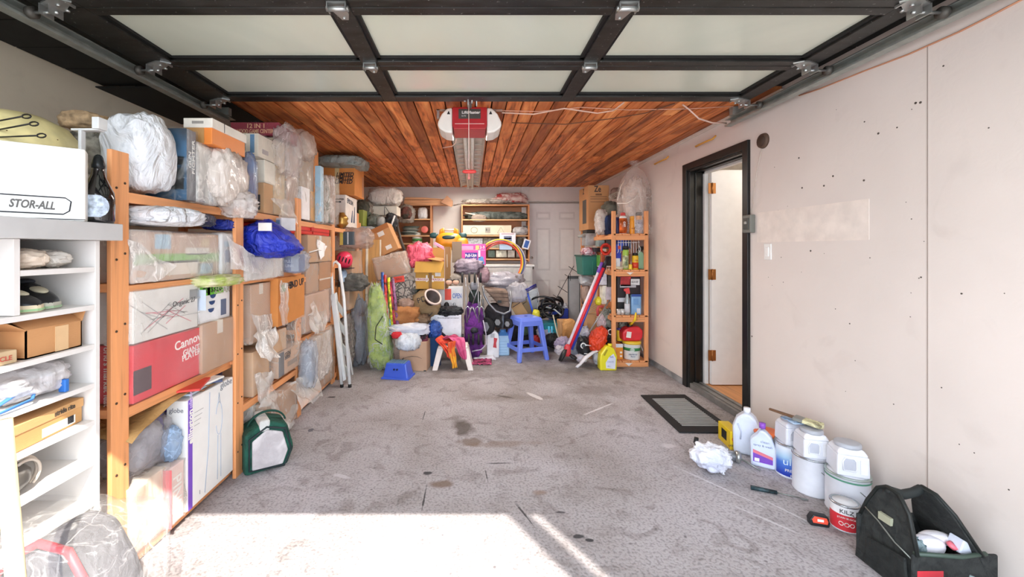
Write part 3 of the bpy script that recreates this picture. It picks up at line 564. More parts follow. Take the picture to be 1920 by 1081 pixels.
# --- bay 1, shelf 2
o = LB('cardboard_box', 'brown carton with a bright green tape band, film wrapped, second shelf of nearest bay', 250, 414, 420, 532, CA['c9a488'], X=-1.43, depth=.7, z=(1.205, 1.43), film=1, wmat=FH,
   prints=[('+x', 0, -.1, 1.0, .2, GREENT, 'green_tape'), ('+x', .35, .2, .3, .16, P('e7e2d8')), ('+x', .55, .6, .1, .2, P('e6cfa6'), 'sticker'), ('+x', -.45, .6, .16, .3, P('9cc7de'), 'sticker'), ('+x', -.1, -.5, .5, .3, P('e7ddd0')), ('+x', .55, -.62, .2, .25, P('9cc7de'), 'sticker')])
flap(o, [(.355, -.32, .2), (.375, -.08, .06), (.37, -.2, -.005), (.355, -.30, .0)], FH)
o = LB('storage_box', 'white box under heavy film beside the second upright', 415, 441, 424, 530, P('dfe3e8', .4), X=-1.415, depth=.4, z=(1.205, 1.44), film=1, wmat=FH, prints=[('+x', 0, -.1, .5, .3, P('9fb0c8')), ('+x', .1, .5, .7, .12, P('8fbad6'))])
flap(o, [(.225, -.05, .22), (.25, .19, .1), (.28, .24, -.02), (.24, -.03, .04)], FILM('efebe8', .5, .95))
cloth('plastic_bag', 'flat white carrier bag on top of the green taped carton', 'bag', 238, 362, 388, 424, 1.88, .3, POLY('e3e5e9'), amp=.2, e=.6, fr=2.2)
cloth('folded_sack', 'dark navy sack with white print on the second shelf', 'bag', 360, 388, 400, 424, 2.06, .2, POLY('1d2440'), amp=.2, e=.6)
cloth('folded_sack', 'deep blue sack at the back beside the second upright', 'bag', 390, 446, 412, 432, 2.42, .2, POLY('1f2f8c'), amp=.25, e=.6)
# --- bay 1, bottom shelf
o = LB('storage_box', 'tall white lamp box with a purple spine on the lowest shelf', 350, 437, 751, 962, P('ecebe8', .42, 0, .02), X=-1.40, depth=.1, z=(.058, .605))
y0, y1 = -.19, .19
decal(o, '+x', (.05, -.168, .273), .03, .545, P('7a4fc0', .4), 'purple_band'); text(o, 'ellington', '+x', (.052, -.166, .41), .042, WINK, 90, .03, w=.17); text(o, 'collection', '+x', (.052, -.166, .545), .03, P('d9c9ee'), 90, .01, w=.085)
text(o, 'globe', '+x', (.052, .125, .53), .05, P('8e9096')); text(o, 'globe', '-y', (-.0, -.1945, .50), .032, P('8e9096'), bold=.01); text(o, '1', '+x', (.052, -.1, .045), .03, P('8e9096'))
lp = arc((.0515, .06, .36), .028, 200, 520, 14, 'x', .09); MB().tube(lp, .0014, 4).tube([(.0515, .05, .27), (.0515, .045, .03)], .0014, 4).tube([(.0515, .075, .27), (.0515, .075, .03)], .0014, 4).tube([(.0515, .05, .44), (.0515, .06, .5), (.0515, .07, .44)], .0014, 4).tube([(.0515, -.02, .53), (.0515, -.03, .25), (.0515, -.06, .02)], .0018, 4).build('printed_drawing', P('a9b9cf', .5), o)
for k in range(4): MB().box(-.02, 0, 0, .02+.01*k, .002, .001, frame('+x', (.0505, -.12, .40+.022*k))).build('printed_line', P('9a9a9c'), o)
for k in range(9): MB().box(-.035, -.0945*0-.195, .05+k*.055, -.028, -.1905, .053+k*.055).build('staple', STEEL, o)
LB('storage_box', 'narrow cream and blue box behind the white lamp box', 338, 350, 770, 960, P('dcd9c6', .5), X=-1.47, depth=.15, z=(.06, .56), prints=[('-y', .3, 0, .5, .9, P('aecbe4'))])
o = LB('storage_box', 'bright purple box pushed behind the brown paper bag', 300, 330, 770, 900, P('4b35a8', .4), X=-1.52, depth=.2, z=(.36, .56))
o = LB('storage_box', 'pink striped wrapped box standing next to the white lamp box', 316, 345, 860, 990, P('ecd0c8', .4), X=-1.40, depth=.3, z=(.06, .33), film=1, wmat=FM, prints=[('-y', .75, 0, .35, 1, P('e5767c'))], texts=[('+x', 0, 0, .08, 'PINK', WINK, -90)])
o = LB('storage_box', 'large pale film-wrapped box in the lowest shelf behind the first upright', 245, 312, 850, 1030, P('dfc4a8', .5), X=-1.425, depth=.6, z=(.06, .34), film=1, wmat=FH, amp=.02, prints=[('+x', .5, -.3, .3, .5, P('e8ecf0')), ('+x', -.4, .1, .3, .8, P('c99a78'))])
lump('clear_bag', 'crumpled clear bag of grey packaging on top of the large pale wrapped box', 'bag', (-1.545, 1.86, .345+.12), (.11, .14, .12), FILM('c2bfc4', .4, .8), amp=.35, e=.7)
lump('packed_bundle', 'light grey bundle inside the crumpled clear bag', 'bundle', (-1.55, 1.86, .35+.10), (.085, .11, .10), FAB('b7b2b4', '8f8a90', 6), amp=.3, e=.7)
cloth('clear_bag', 'bluish clear bag bulging in front of the purple box', 'bag', 308, 336, 800, 862, 1.95, .08, FILM('a9c4e4', .4, .9), amp=.3, e=.7)
# paper bag lying over the lower shelf contents
def pb(u, v):
    Y = 1.68+.56*u; X = -1.41-.42*v; z = .615+.055*math.sin(u*3.1)*(1-v*.5)+.02*noise.noise(Vector((u*5, v*5, 3)))-.07*(1-u)*(1-v)
    return (X, Y, z)
tag(MB().sheet(pb, 16, 8).build('paper_bag', FAB('c29a62', '9a7442', 5), None, 0, None, .004), 'flattened brown kraft paper bag lying under the middle rail', 'bag')
for i, (c_, lab) in enumerate([('d8433a', 'red booklet lying on top of the white lamp box'), ('e6e3dd', 'white magazine under the red booklet'), ('2b3c62', 'dark blue booklet fanned out on the white lamp box'), ('b7c9d8', 'pale blue leaflet on top of the lamp box'), ('8c5a3a', 'brown edged notebook at the bottom of the small paper heap')]):
    b_ = MB().box(-.08, -.1, 0, .08, .1, .010).build('booklet', P(c_, .4), None, .001, (-1.455-.012*i, 2.16+.045*((i*2) % 5-2), .607+.011*[4, 3, 2, 1, 0][i])); b_.rotation_euler[2] = math.radians([20, -8, 32, 4, 12][i]); tag(b_, lab, 'booklet', 'booklets on the lamp box')
# --- bay 1, top shelf
cloth('plastic_bag', 'big bulging white plastic sack on the top shelf behind the first upright', 'bag', 216, 312, 216, 362, 1.86, .22, POLY('e8eaee', .4), amp=.16, e=.62, fr=1.6, seed=3)
o = LB('storage_box', 'blue printed box with white sideways letters on its grey side, top shelf', 350, 368, 240, 378, P('6d6c72', .4), X=-1.405, depth=.26, z=(1.592, 1.945),
   prints=[('-y', 0, 0, 1, 1, P('2f6288', .35, 0, .5, 9), 'printed_front'), ('-y', -.1, .62, .4, .2, P('b9d9e6', .35, 0, .3, 60)), ('-y', .1, .1, .8, .12, P('7fb4cc', .35, 0, .5, 60)), ('-y', .1, -.4, .8, .3, P('4e8cab', .35, 0, .5, 40))], texts=[('-y', -.1, .62, .07, '11', P('1f4c6c')), ('+x', -.35, .15, .026, 'GUN', WINK, 90, .08), ('+x', .35, .25, .026, 'FIGHTER', WINK, 90, .17)], film=1, wmat=FILM('e9eef0', .05, .5))
LB('storage_box', 'film-wrapped silver grey box next to the blue printed box', 369, 411, 252, 378, P('cfccc6', .4, 0, .12, 5), X=-1.405, depth=.3, z=(1.592, 1.893), film=1, wmat=FH, texts=[('+x', -.62, -.62, .06, 'JVC', WINK, 90)], prints=[('+x', -.55, -.6, .25, .4, P('8d8b8e')), ('+x', .35, -.5, .3, .4, P('a9c0d6'))])
o = carton('shoe_box', 'bright orange box with a white lid high on the top shelf', 'box', -1.50, -1.36, 2.12, 2.43, 1.90, 2.0, P('e8873a', .45, 0, .02)); decal(o, '-y', (-.02, -.156, .05), .1, .09, P('b98b55'), 'tan_end')
MB().box(-.076, -.161, .085, .076, .161, .135).build('lid', P('e9e2d6', .5), o, .003); decal(o, '-y', (-.0, -.1615, .112), .06, .014, P('9a958e'), 'barcode_label')
MB().box(.0762, -.06, .085, .0775, -.057, .135).build('lid_seam', INK, o)
cloth('clear_bag', 'clear plastic bag stuffed with pale cloth under the orange box', 'bag', 408, 448, 283, 388, 2.30, .3, FILM('e6dbd2', .6, .95), amp=.25, e=.7, seed=5)
cloth('stuffed_cloth', 'peach coloured cloth packed inside the clear bag under the orange box', 'cloth', 412, 445, 292, 386, 2.31, .24, FAB('e3c3aa', '9fb4cc', 5), amp=.25, e=.7)
cloth('clear_bag', 'knotted tail of clear plastic drooping over the second upright', 'bag', 412, 480, 358, 408, 2.36, .16, FILM('efe6e0', .45, .95), amp=.45, e=.9, fr=4)
# newspaper wrapped things beyond the desk
NP = P('a9a498', .8, 0, .5, 22, .5, 12)
for px0, px1, a, b_, Y, lab in ((140, 204, 250, 350, 1.86, 'tall bundle wrapped in old newspaper behind the dark bottle'), (148, 206, 330, 408, 1.8, 'lower newspaper wrapped bundle beside the dark bottle'), (136, 202, 214, 250, 1.9, 'small brown speckled parcel on top of the newspaper bundles')):
    cloth('newspaper_bundle', lab, 'bundle', px0, px1, a, b_, Y, .2, NP if a > 240 else P('b79a76', .8, 0, .3, 30, .5, 14), amp=.2, e=.65)
br = tag(MB().box(X_(146, 1.6), 1.6, Z_(415, 1.6), X_(152, 1.6), 1.62, Z_(242, 1.6)).box(X_(132, 1.6), 1.6, Z_(244, 1.6), X_(184, 1.6), 1.63, Z_(240, 1.6)).box(X_(176, 1.6), 1.59, Z_(242, 1.6), X_(189, 1.6), 1.63, Z_(220, 1.6)).build('metal_bracket', P('d5d6d6', .4), None, .002), 'white metal bracket frame standing behind the storage carton', 'bracket')
# --- bay 2
o = LB('cardboard_box', 'film-wrapped brown carton with a long plastic skirt, right after the second upright', 470, 507, 532, 640, CA['c9a488'], X=-1.42, depth=.5, z=(.74, 1.12), film=1, wmat=FM, tape=P('e4dccf', .3), skirt=(1, 1, .06))
o = LB('cardboard_box', 'large smooth brown carton printed THIS END UP, second bay', 521, 571, 525, 606, CA['d38a48'], X=-1.368, depth=.6, z=(.80, 1.145), texts=[('+x', -.2, .62, .06, 'THIS', INK, 2), ('+x', .35, .64, .075, 'END UP', INK, 3)], prints=[('+x', -.62, .55, .14, .15, P('63a877'), 'round_sticker')])
flap(o, [(.315, -.22, .33), (.315, -.1, .3), (.32, -.12, .0), (.33, -.23, .02)], FH)
LB('storage_box', 'white film-wrapped box on the second shelf under the blue carrier bag', 463, 530, 481, 530, P('e4e1dc', .45), X=-1.38, depth=.5, z=(1.155, 1.30), film=1, wmat=FH, amp=.02)
cloth('clear_bag', 'clear bag around a blue and silver book at the end of the white wrapped box', 'bag', 520, 576, 470, 512, 3.1, .2, FILM('dfe3ea', .3, .9), amp=.25, e=.6)
o = carton('book', 'thick blue spined book inside a clear bag, second shelf', 'book', X_(530, 3.1), X_(562, 3.1), 3.06, 3.2, Z_(510, 3.1), Z_(476, 3.1), P('44598c', .4), prints=[('-y', -.8, 0, .2, 1, P('dce3ea')), ('-y', .7, 0, .45, .9, P('9ba7b8'))], texts=[('-y', 0, .2, .03, 'FULL', P('b9c6de')), ('-y', 0, -.3, .03, 'FUNG', P('b9c6de'))])
cloth('carrier_bag', 'bright blue plastic carrier bag with white print slumped on the second shelf', 'bag', 458, 552, 408, 484, 2.72, .36, POLY('2a3cc0', .28), amp=.22, e=.9, seed=11, fr=2.2)
bcb = [q_ for q_ in COL.objects if q_.get('label', '').startswith('bright blue plastic carrier')][0]
for v in bcb.data.vertices: t = (v.co.x+.17)/.34; v.co.z *= 1-.5*max(0, t)**2; v.co.x += .03*t
tag(MB().box(-.04, -.005, -.025, .04, .005, .025).build('printed_patch', WINK, None, 0, at(497, 425, 2.53)), 'white striped logo patch on the blue carrier bag', 'label')
o = carton('small_box', 'small white box with blue circles leaning on the blue carrier bag', 'box', X_(515, 2.95)-.06, X_(548, 2.95)+.0, 2.9, 3.02, 1.485, 1.575, P('e3e3e6', .4), rx=0, ry=0, rz=-28, prints=[('-y', .6, .3, .25, .35, P('7fa4d4'), 'blue_ring'), ('-y', .6, -.4, .2, .25, P('7fa4d4'), 'blue_ring'), ('-y', -.4, 0, .7, .6, P('b4b8c0'))])
LB('cardboard_box', 'pale brown film-wrapped box low in the second bay beside the upright', 474, 505, 650, 740, CA['d2a678'], X=-1.40, depth=.5, z=(.405, .69), film=1, wmat=FM, skirt=(1, 1, .1))
LB('cardboard_box', 'long wrapped carton with dark printed end, low in the second bay', 522, 567, 656, 708, CA['c9a488'], X=-1.375, depth=.5, z=(.43, .61), film=1, wmat=FM, prints=[('+x', -.78, 0, .2, .95, P('4c4c54')), ('+x', -.3, .3, .22, .12, P('6d5a50')), ('+x', .1, -.3, .4, .2, P('8f7a6a'))], texts=[('+x', -.3, .55, .05, 'GEN', INK, 3)])
o = LB('cardboard_box', 'small tan carton in clear wrap on top of the long printed carton', 508, 537, 608, 648, CA['d2a678'], X=-1.38, depth=.3, z=(.615, .77), film=1, wmat=FM)
flap(o, [(.17, -.05, .16), (.19, .36, .22), (.17, .42, .05), (.19, 0, -.03)], FM)
LB('cardboard_box', 'wide low carton in loose plastic standing on the floor of the second bay', 500, 556, 712, 800, CA['b89070'], X=-1.345, depth=.5, z=(.06, .33), film=1, wmat=FM, amp=.02, skirt=(.9, 1, .02))
o = LB('storage_box', 'white and green packet standing behind the green cooler bag', 474, 497, 758, 880, P('dcd8cf', .5), X=-1.42, depth=.3, z=(.06, .34), film=1, wmat=FM, prints=[('+x', .2, .7, .6, .3, P('6fae58'), 'green_print')])
# top of bay 2
LB('storage_box', 'tan carton at the base of the tall stack on the top shelf, second bay', 495, 512, 342, 388, CA['d2a678'], X=-1.40, depth=.06, z=(1.595, 1.80), prints=[('-y', -.1, -.3, .25, .5, INK, 'black_print')], film=1, wmat=FILM('ece8e2', .04, .4))
LB('storage_box', 'plain white carton on the tan carton on the top shelf', 496, 516, 300, 342, P('e8e2d4', .5), X=-1.41, depth=.12, z=(1.803, 1.96))
o = LB('storage_box', 'white printed box with a blue drawing on top of the plain white carton', 484, 520, 252, 300, P('e4dccc', .5), X=-1.41, depth=.14, z=(1.963, 2.115), film=1, wmat=FILM('ece8e2', .05, .5), prints=[('-y', -.55, .2, .35, .7, P('75706a')), ('-y', .45, .1, .2, .8, P('5e8cb4')), ('+x', -.3, -.4, .3, .2, P('b9b0ae'))])
o = carton('game_box', 'dark red 12 IN 1 WOOD GAME CENTER box at the very top of the stack', 'box', X_(432, 2.9), X_(523, 2.9), 2.9, 3.25, Z_(254, 2.9), Z_(229, 2.9), P('8a2a3c', .4), texts=[('-y', .05, .42, .045, '12 IN 1', P('dcae86')), ('-y', .0, -.38, .04, 'WOOD GAME CENTER', P('dcae86'), 0, .27)], film=1, wmat=FILM('e9dcd6', .03, .4))
cloth('garment_bag', 'blue and mauve clothing in a hanging clear bag beside the second upright', 'bag', 446, 480, 288, 410, 2.55, .1, FILM('b9c4dc', .35, .8), amp=.2, e=.6)
cloth('folded_jacket', 'folded dark blue jacket inside the hanging clear bag', 'clothing', 440, 464, 292, 345, 2.6, .1, FAB('274a78', '1c3350'), amp=.2, e=.6)
cloth('folded_trousers', 'mauve grey trousers hanging inside the clear bag', 'clothing', 462, 477, 286, 395, 2.6, .08, FAB('7c7394', '5f7fb0', 8), amp=.12, e=.55)
for px0, px1, top, bot, c_, lab, fm in ((512, 534, 258, 392, 'd9c4a2', 'tall yellowish carton in thick film, first of the tall wrapped stack', FM), (536, 557, 268, 398, 'b89070', 'tall brown carton in creased film, middle of the tall wrapped stack', FH), (562, 588, 262, 404, 'b9a793', 'tall ribbed grey brown bundle in clear film under the ceiling', FM)):
    LB('wrapped_box', lab, px0, px1, top, bot, CARD(c_), X=-1.42, depth=.45, z=(1.60, min(2.3, Z_(top, YX(px0, -1.42)))), film=1, wmat=fm, amp=.02)
LB('wooden_board', 'orange wood panel standing upright behind the tall film-wrapped stack', 590, 597, 264, 400, WOOD('d68a44', 'z'), X=-1.41, depth=.5, z=(1.60, 2.24))
cloth('clear_bag', 'clear bag bulging from the top of the tall wrapped stack', 'bag', 519, 560, 236, 330, 3.0, .3, FILM('e6dcd6', .3, .9), amp=.35, e=.8, fr=3)
cloth('clear_bag', 'domed clear bag near the ceiling over the ribbed bundle', 'bag', 552, 588, 246, 300, 3.35, .3, FILM('d6c8bc', .55, .95), amp=.2, e=.8)
LB('folder_box', 'white upright file box beside the third upright on the top shelf', 566, 581, 340, 404, P('eceaea', .5), X=-1.402, depth=.2, z=(1.60, 1.87))
LB('wooden_board', 'pale wood board standing behind the white file box', 583, 592, 346, 404, WOOD('c99a62', 'z'), X=-1.41, depth=.4, z=(1.60, 1.86))
LB('foam_board', 'light blue board standing on the top shelf in the third bay', 601, 607, 312, 400, P('a9cfe6', .4), X=-1.36, depth=.3, z=(1.60, 2.1))
for i, (a, b_, c_, lab) in enumerate(((592, 600, '9a6a58', 'clear bag of reddish sticks on the top shelf'), (607, 616, '6f6f5e', 'clear bag of greenish grey rods near the fourth upright'), (616, 626, 'a78a7c', 'clear bag of pinkish tubes against the fourth upright'))):
    Y = 3.72+.14*i; o = cloth('wrapped_sticks', lab, 'bundle', a, b_, 330, 418, Y, .14, FAB(c_, 'd9cfc8', 18), amp=.12, e=.55); wrap(o, -.045, -.07, 0, .05, .07, .44, .02, mat=FM)
LB('book', 'black and white book lying under the rods by the fourth upright', 611, 625, 398, 412, P('37383a', .4), X=-1.38, depth=.2, z=(1.60, 1.67))
# --- bay 3
o = LB('tool_case', 'bright red plastic case on the second shelf behind the third upright', 548, 618, 414, 436, P('d8332f', .35), X=-1.41, depth=.4, z=(1.475, 1.562), bev=.012)
MB().box(.2, -.02, .01, .208, -.01, .085).box(.2, -.4, .03, .206, .4, .036).build('seam', P('a82420', .4), o); MB().box(.2, -.06, .035, .212, -.0, .07).build('latch', P('c22c28', .4), o, .003)
o = LB('cardboard_box', 'carton with a big knotted white bag tail, under the red case', 577, 621, 439, 494, CA['c89a6c'], X=-1.39, depth=.5, z=(1.235, 1.472), film=1, wmat=FM, tape=P('e3dbce', .3))
flap(o, [(.26, -.12, .22), (.27, .12, .14), (.27, -.05, .02), (.27, -.08, .1)], FILM('ffffff', .75, 1)); MB().tube([(.262, -.28, .09), (.266, -.1, .11), (.268, .02, .10)], .006, 6).build('twisted_plastic', P('efebe6', .3), o)
LB('cardboard_box', 'film-wrapped carton behind the third upright, left of a matching one, third bay', 574, 597, 493, 546, CA['b89070'], X=-1.40, depth=.5, z=(.965, 1.225), film=1, wmat=FM)
LB('cardboard_box', 'darker film-wrapped carton next to the fourth upright, third bay', 599, 620, 492, 544, CA['b07c50'], X=-1.395, depth=.5, z=(.965, 1.23), film=1, wmat=FM, prints=[('+x', 0, -.2, 1, .05, P('e0d3c2'))])
o = LB('cardboard_box', 'bulging carton in thick pinkish film, third bay below the pair', 573, 617, 546, 602, CA['c9a488'], X=-1.38, depth=.5, z=(.655, .96), film=1, wmat=FILM('e9d6cc', .3, .85), amp=.03, skirt=(1, .7, .05))
LB('small_box', 'small brown box with white arrow print below the pinkish wrapped carton', 587, 612, 598, 622, CA['b07c50'], X=-1.38, depth=.3, z=(.625, .70), prints=[('+x', .1, 0, .2, .5, WINK, 'white_arrow')])
o = LB('cardboard_box', 'largest wrapped carton on the floor rail in the third bay', 588, 626, 625, 722, CA['b89070'], X=-1.38, depth=.5, z=(.085, .60), film=1, wmat=FM, amp=.018)
wrap(o, .2, -.30, .12, .29, .05, .50, .03, mat=FH)
cloth('clear_bag', 'clear bag with grey and blue packets at the foot of the third upright', 'bag', 564, 592, 638, 728, 3.30, .2, FILM('c9cdd6', .4, .9), amp=.25, e=.7)
cloth('packet', 'steel blue packet inside the clear bag near the third upright', 'packet', 570, 588, 660, 720, 3.33, .12, P('7d8ea2', .5), amp=.1, e=.5)
# --- bay 4
o = carton('storage_box', 'white printer ink box with dark blue strokes, top of the fourth bay', 'box', X_(620, 4.49), X_(648, 4.49), 4.49, 4.93, 1.60, 1.955, P('e3dcd4', .5), texts=[('+x', -.25, .62, .075, 'EPSON', P('27344e'), -4), ('-y', .1, .7, .03, 'PRINTER', INK)], prints=[('-y', -.1, .55, .5, .04, INK, 'printed_line')])
for y_, h_ in ((-.02, .14), (.07, .19)): MB().prism([(y_, .06), (y_+.05, .06), (y_+.06, .06+h_), (y_+.045, .06+h_)], .083, .0845, 'x').build('printed_stroke', P('2c4468'), o)
o = carton('cardboard_box', 'orange brown box printed LIMITED three times, near the ceiling on the printer ink box', 'box', -1.74, X_(665, 4.62), 4.62, 5.02, 1.965, 2.32, CA['d38a48'], prints=[('-y', .0, 0, .12, 1, P('d9c290', .3), 'yellow_tape'), ('+x', .75, -.2, .2, .7, P('a86f45'))])
for k in range(3): text(o, 'LIMITED', '-y', (.09-.008*k, -.2015, .235-.042*k), .062, INK, bold=.03, w=.2, shear=.25)
cloth('folded_plastic', 'folded grey plastic sheet on top of the LIMITED box', 'plastic', 600, 689, 296, 318, 4.7, .5, POLY('9aa6a2', .3), amp=.15, e=.6)
tag(MB().lathe([(.0, 0), (.03, .005), (.055, .03), (.07, .05), (.055, .075), (.07, .10), (.05, .13), (.03, .15), (.03, .165)], 20, c=(X_(641, 4.35), 4.35, 1.578)).build('brass_pot', P('b98f48', .3, .7), None), 'ribbed brass coloured pot in front of the printer ink box', 'pot')
o = cloth('clear_bag', 'large brownish clear bag on the shelf of the fourth bay', 'bag', 636, 700, 427, 466, 4.6, .3, FILM('c6aea2', .5, .9), amp=.25, e=.65)
carton('small_box', 'small box with yellow edge and grey picture in the fourth bay', 'box', X_(640, 4.45), X_(664, 4.45), 4.42, 4.5, Z_(459, 4.45), Z_(434, 4.45), P('46545c', .4), prints=[('-y', -.85, 0, .25, 1, P('d9be5a')), ('-y', .15, .0, .1, .9, P('c9d3d6'))])
hm = cloth('bike_helmet', 'pink red bicycle helmet with dark vents hanging in the fourth bay', 'helmet', 632, 660, 471, 503, 4.35, .22, P('e2385a', .35), amp=.0, e=.9)
for i in range(4): MB().ell((.0-.05+.035*i, -.105, .1+.0*i), (.007, .012, .03), M=Matrix.Rotation(.3, 4, 'Y')).build('vent', BLACK, hm)
MB().box(-.08, -.1, -.004, .08, .1, .006).build('rim', P('2a2226', .5), hm, .004)
LB('cardboard_box', 'upright wrapped carton beside the pink helmet', 660, 678, 470, 528, CA['c08c5c'], X=-1.33, depth=.22, z=(1.0, 1.33), film=1, wmat=FM, amp=.02)
cloth('grey_sack', 'dark grey sack under the pink helmet', 'bag', 636, 688, 512, 545, 4.5, .3, FAB('6d6a64', '46443f', 7), amp=.35, e=.8)
cloth('plastic_cup', 'pale blue plastic cup and bag bundle below the pink helmet', 'bag', 636, 650, 505, 530, 4.4, .1, POLY('b9cfe8'), amp=.15, e=.7)
LB('cardboard_box', 'lower wrapped carton beside the ladder, fourth bay', 655, 681, 546, 596, CA['c89a6c'], X=-1.35, depth=.4, z=(.68, .95), film=1, wmat=FM, amp=.02)
cloth('plastic_sheet', 'silvery grey plastic sheet drooping to the floor behind the ladder', 'plastic', 655, 692, 560, 690, 4.75, .3, FILM('9aa2ae', .5, .95), amp=.35, e=.9)
cloth('plastic_sheet', 'creased translucent plastic bag on the floor in the fourth bay', 'plastic', 628, 664, 590, 700, 4.5, .25, FILM('a8a09a', .35, .85), amp=.35, e=.8)
LB('cardboard_box', 'brown carton on the bottom rail of the fourth bay behind the ladder', 634, 664, 640, 700, CA['a8805c'], X=-1.5, depth=.4, z=(.085, .5), film=1, wmat=FM)
# green cooler bag on the floor
cb = thing('cooler_bag', 'dark green and white cooler bag slumped on the floor beside the second upright', 'bag', (X_(500, 2.56), 2.56, 0), rz=38)
MB().prism([(-.14, 0), (.10, 0), (.14, .10), (.10, .26), (-.02, .30), (-.14, .24)], -.10, .10, 'y').build('body', FAB('1f5a4a', '123a30', 14), cb, .02)
MB().prism([(-.10, .03), (.07, .02), (.10, .10), (.07, .22), (-.02, .255), (-.10, .2)], -.112, -.098, 'y').build('front_panel', FAB('dad5d6', 'b9b3b6', 8), cb, .012)
MB().tube([(-.115, -.106, .03), (.08, -.106, .01), (.12, -.106, .10), (.085, -.106, .235), (-.02, -.106, .27), (-.115, -.106, .215)], .006, 6, True).build('piping', P('14262a', .6), cb)
MB().tube(arc((-.0, 0, .24), .11, 10, 170, 12, 'y', .09), .012, 6, flat=.5).build('handle', FAB('16483c'), cb)
for z in (.07, .13): MB().cyl((.125, -.05, z), (.138, -.05, z), .012, n=12).build('rivet', STEEL, cb)
MB().box(-.06, -.102, .24, .0, .102, .31).build('white_strap', FAB('d9d9d6'), cb, .01)
# ================================================================ DESK TOP + SHOE SHELVES
LAM = P('dedad6', .4, 0, .02); EDGE = P('efe6d8', .45, 0, .02)
dt = tag(MB().box(-2.45, .35, 1.383, -1.355, 1.575, 1.447).build('desk_top', P('bdbcbb', .35, 0, .03), None, .003), 'thick light grey worktop above the white shoe shelves', 'worktop')
cabn = thing('shoe_shelf', 'white melamine shelf unit full of shoes and boxes at the left edge', 'shelf', (-1.40, 0, 0))
D0, D1 = .42, 1.525
MB().box(-.36, D1-.018, 0, 0, D1, 1.382).build('side_panel', LAM, cabn, .001); MB().box(-.36, D0, 0, 0, D0+.018, 1.382).build('side_panel', LAM, cabn, .001)
MB().box(-.37, D0, 0, -.36, D1, 1.382).build('back_panel', LAM, cabn)
MB().box(-.355, 1.238, 1.146, 0, 1.256, 1.382).build('divider', LAM, cabn, .001)
for i, z in enumerate((1.284, 1.144, .998, .854, .716, .568, .416, .27, .10)):
    MB().box(-.355, 1.256 if i == 0 else D0+.018, z-.018, -.002, D1-.018, z).build('shelf', LAM, cabn, .001)
MB().cyl((-.05, 1.2378, 1.25), (-.05, 1.2365, 1.25), .006, n=12).build('screw_cap', P('8d8a86'), cabn)
so_ = carton('storage_box', 'large white lettered carton on the worktop at the left edge', 'box', -.3, .3, -.035, .035, 1.4475, 1.70, P('eceae4', .55, 0, .02), bev=.006)
t38 = math.radians(38); so_.rotation_euler[2] = t38; so_.location = (-1.354-.3*math.cos(t38)-.035*math.sin(t38), 1.42-.3*math.sin(t38)+.035*math.cos(t38), 1.4475); hx = .3
ln = MB(); zz = [(.03, .09), (-.50, .02)]
ln.tube([(hx-.66, -.0358, .086), (hx-.05, -.0358, .078), (hx-.036, -.0358, .066), (hx-.04, -.0358, .034), (hx-.055, -.0358, .022), (hx-.66, -.0358, .03)], .0022, 5, True).build('printed_line', INK, so_)
text(so_, 'STOR-ALL', '-y', (hx-.128, -.0358, .050), .037, P('4a443f'), -2, .03, w=.105, shear=.2); MB().box(-hx, -.0358, .004, hx, -.035, .007).build('printed_line', INK, so_)
# pale yellow dome with skewers
dome = thing('dome_lid', 'pale yellow domed lid resting on the large white lettered carton', 'lid', (X_(45, 1.62), 1.58, 1.70))
MB().lathe([(.215, 0), (.213, .02), (.198, .08), (.16, .135), (.095, .17), (0, .182)], 36).build('shell', P('e6d79c', .35, 0, .2, 9), dome)
sp_ = MB()
for k in range(24):
    a = R.uniform(-1.5, -.1); r_ = R.uniform(.15, .2); z = .165*math.sqrt(max(0, 1-(r_/.22)**2)); sp_.ell((r_*math.cos(a), r_*math.sin(a), z), (.003, .003, .002), nu=6, nv=4)
struct(sp_.build('rust_specks', P('6a4a22', .8), dome), 'stuff')
for i, (py, px, rr, lab) in enumerate(((218, 42, .9, 'highest'), (232, 56, .0, 'middle'), (254, 70, -1, 'lowest'))):
    e = at(px, py, 1.40); sk = MB().tube([(e.x-.16, e.y+.02, e.z+(-.02 if i < 2 else -.0)), (e.x, e.y, e.z)], .0028, 6)
    sk.tube([(e.x+.011*math.cos(t*math.pi/5)*1.4+.014, e.y, e.z+.007*math.sin(t*math.pi/5)) for t in range(10)], .0026, 6, True); tag(sk.build('skewer', P('2a2724', .4, .5)), '%s of the three black looped skewers lying against the yellow dome' % lab, 'skewer', 'skewers against the yellow dome')
# dark bottle
bt = thing('bottle', 'black glass bottle with a pale oval label and loop cap on the worktop', 'bottle', (-1.402, 1.52, 1.448))
MB().lathe([(.0, 0), (.045, 0), (.049, .01), (.05, .09), (.047, .115), (.034, .145), (.022, .175), (.018, .20), (.018, .215), (.0, .216)], 28).build('glass_body', P('0c0d10', .12, 0, 0, 5, coat=1), bt)
MB().lathe([(.0195, 0), (.021, .012), (.017, .03), (.012, .045), (0, .048)], 18, c=(0, 0, .205)).tube(arc((0, 0, .235), .017, 0, 180, 8, 'y', .02), .003, 6).build('cap', P('1a1f22', .3, .3), bt)
lb = []; fs = []
for j in range(9):
    z = .02+.08*j/8; hw = .85*math.sqrt(max(0.05, 1-((j-4)/4.3)**2))+.1
    for i in range(11):
        a = -1.12+hw*(i/10*2-1); lb.append((  .0508*math.cos(a),   .0508*math.sin(a), z))
fs = [(j*11+i, j*11+i+1, (j+1)*11+i+1, (j+1)*11+i) for j in range(8) for i in range(10)]
MB().add(lb, fs, True).build('label', P('b9c6d6', .5, 0, .35, 60), bt)
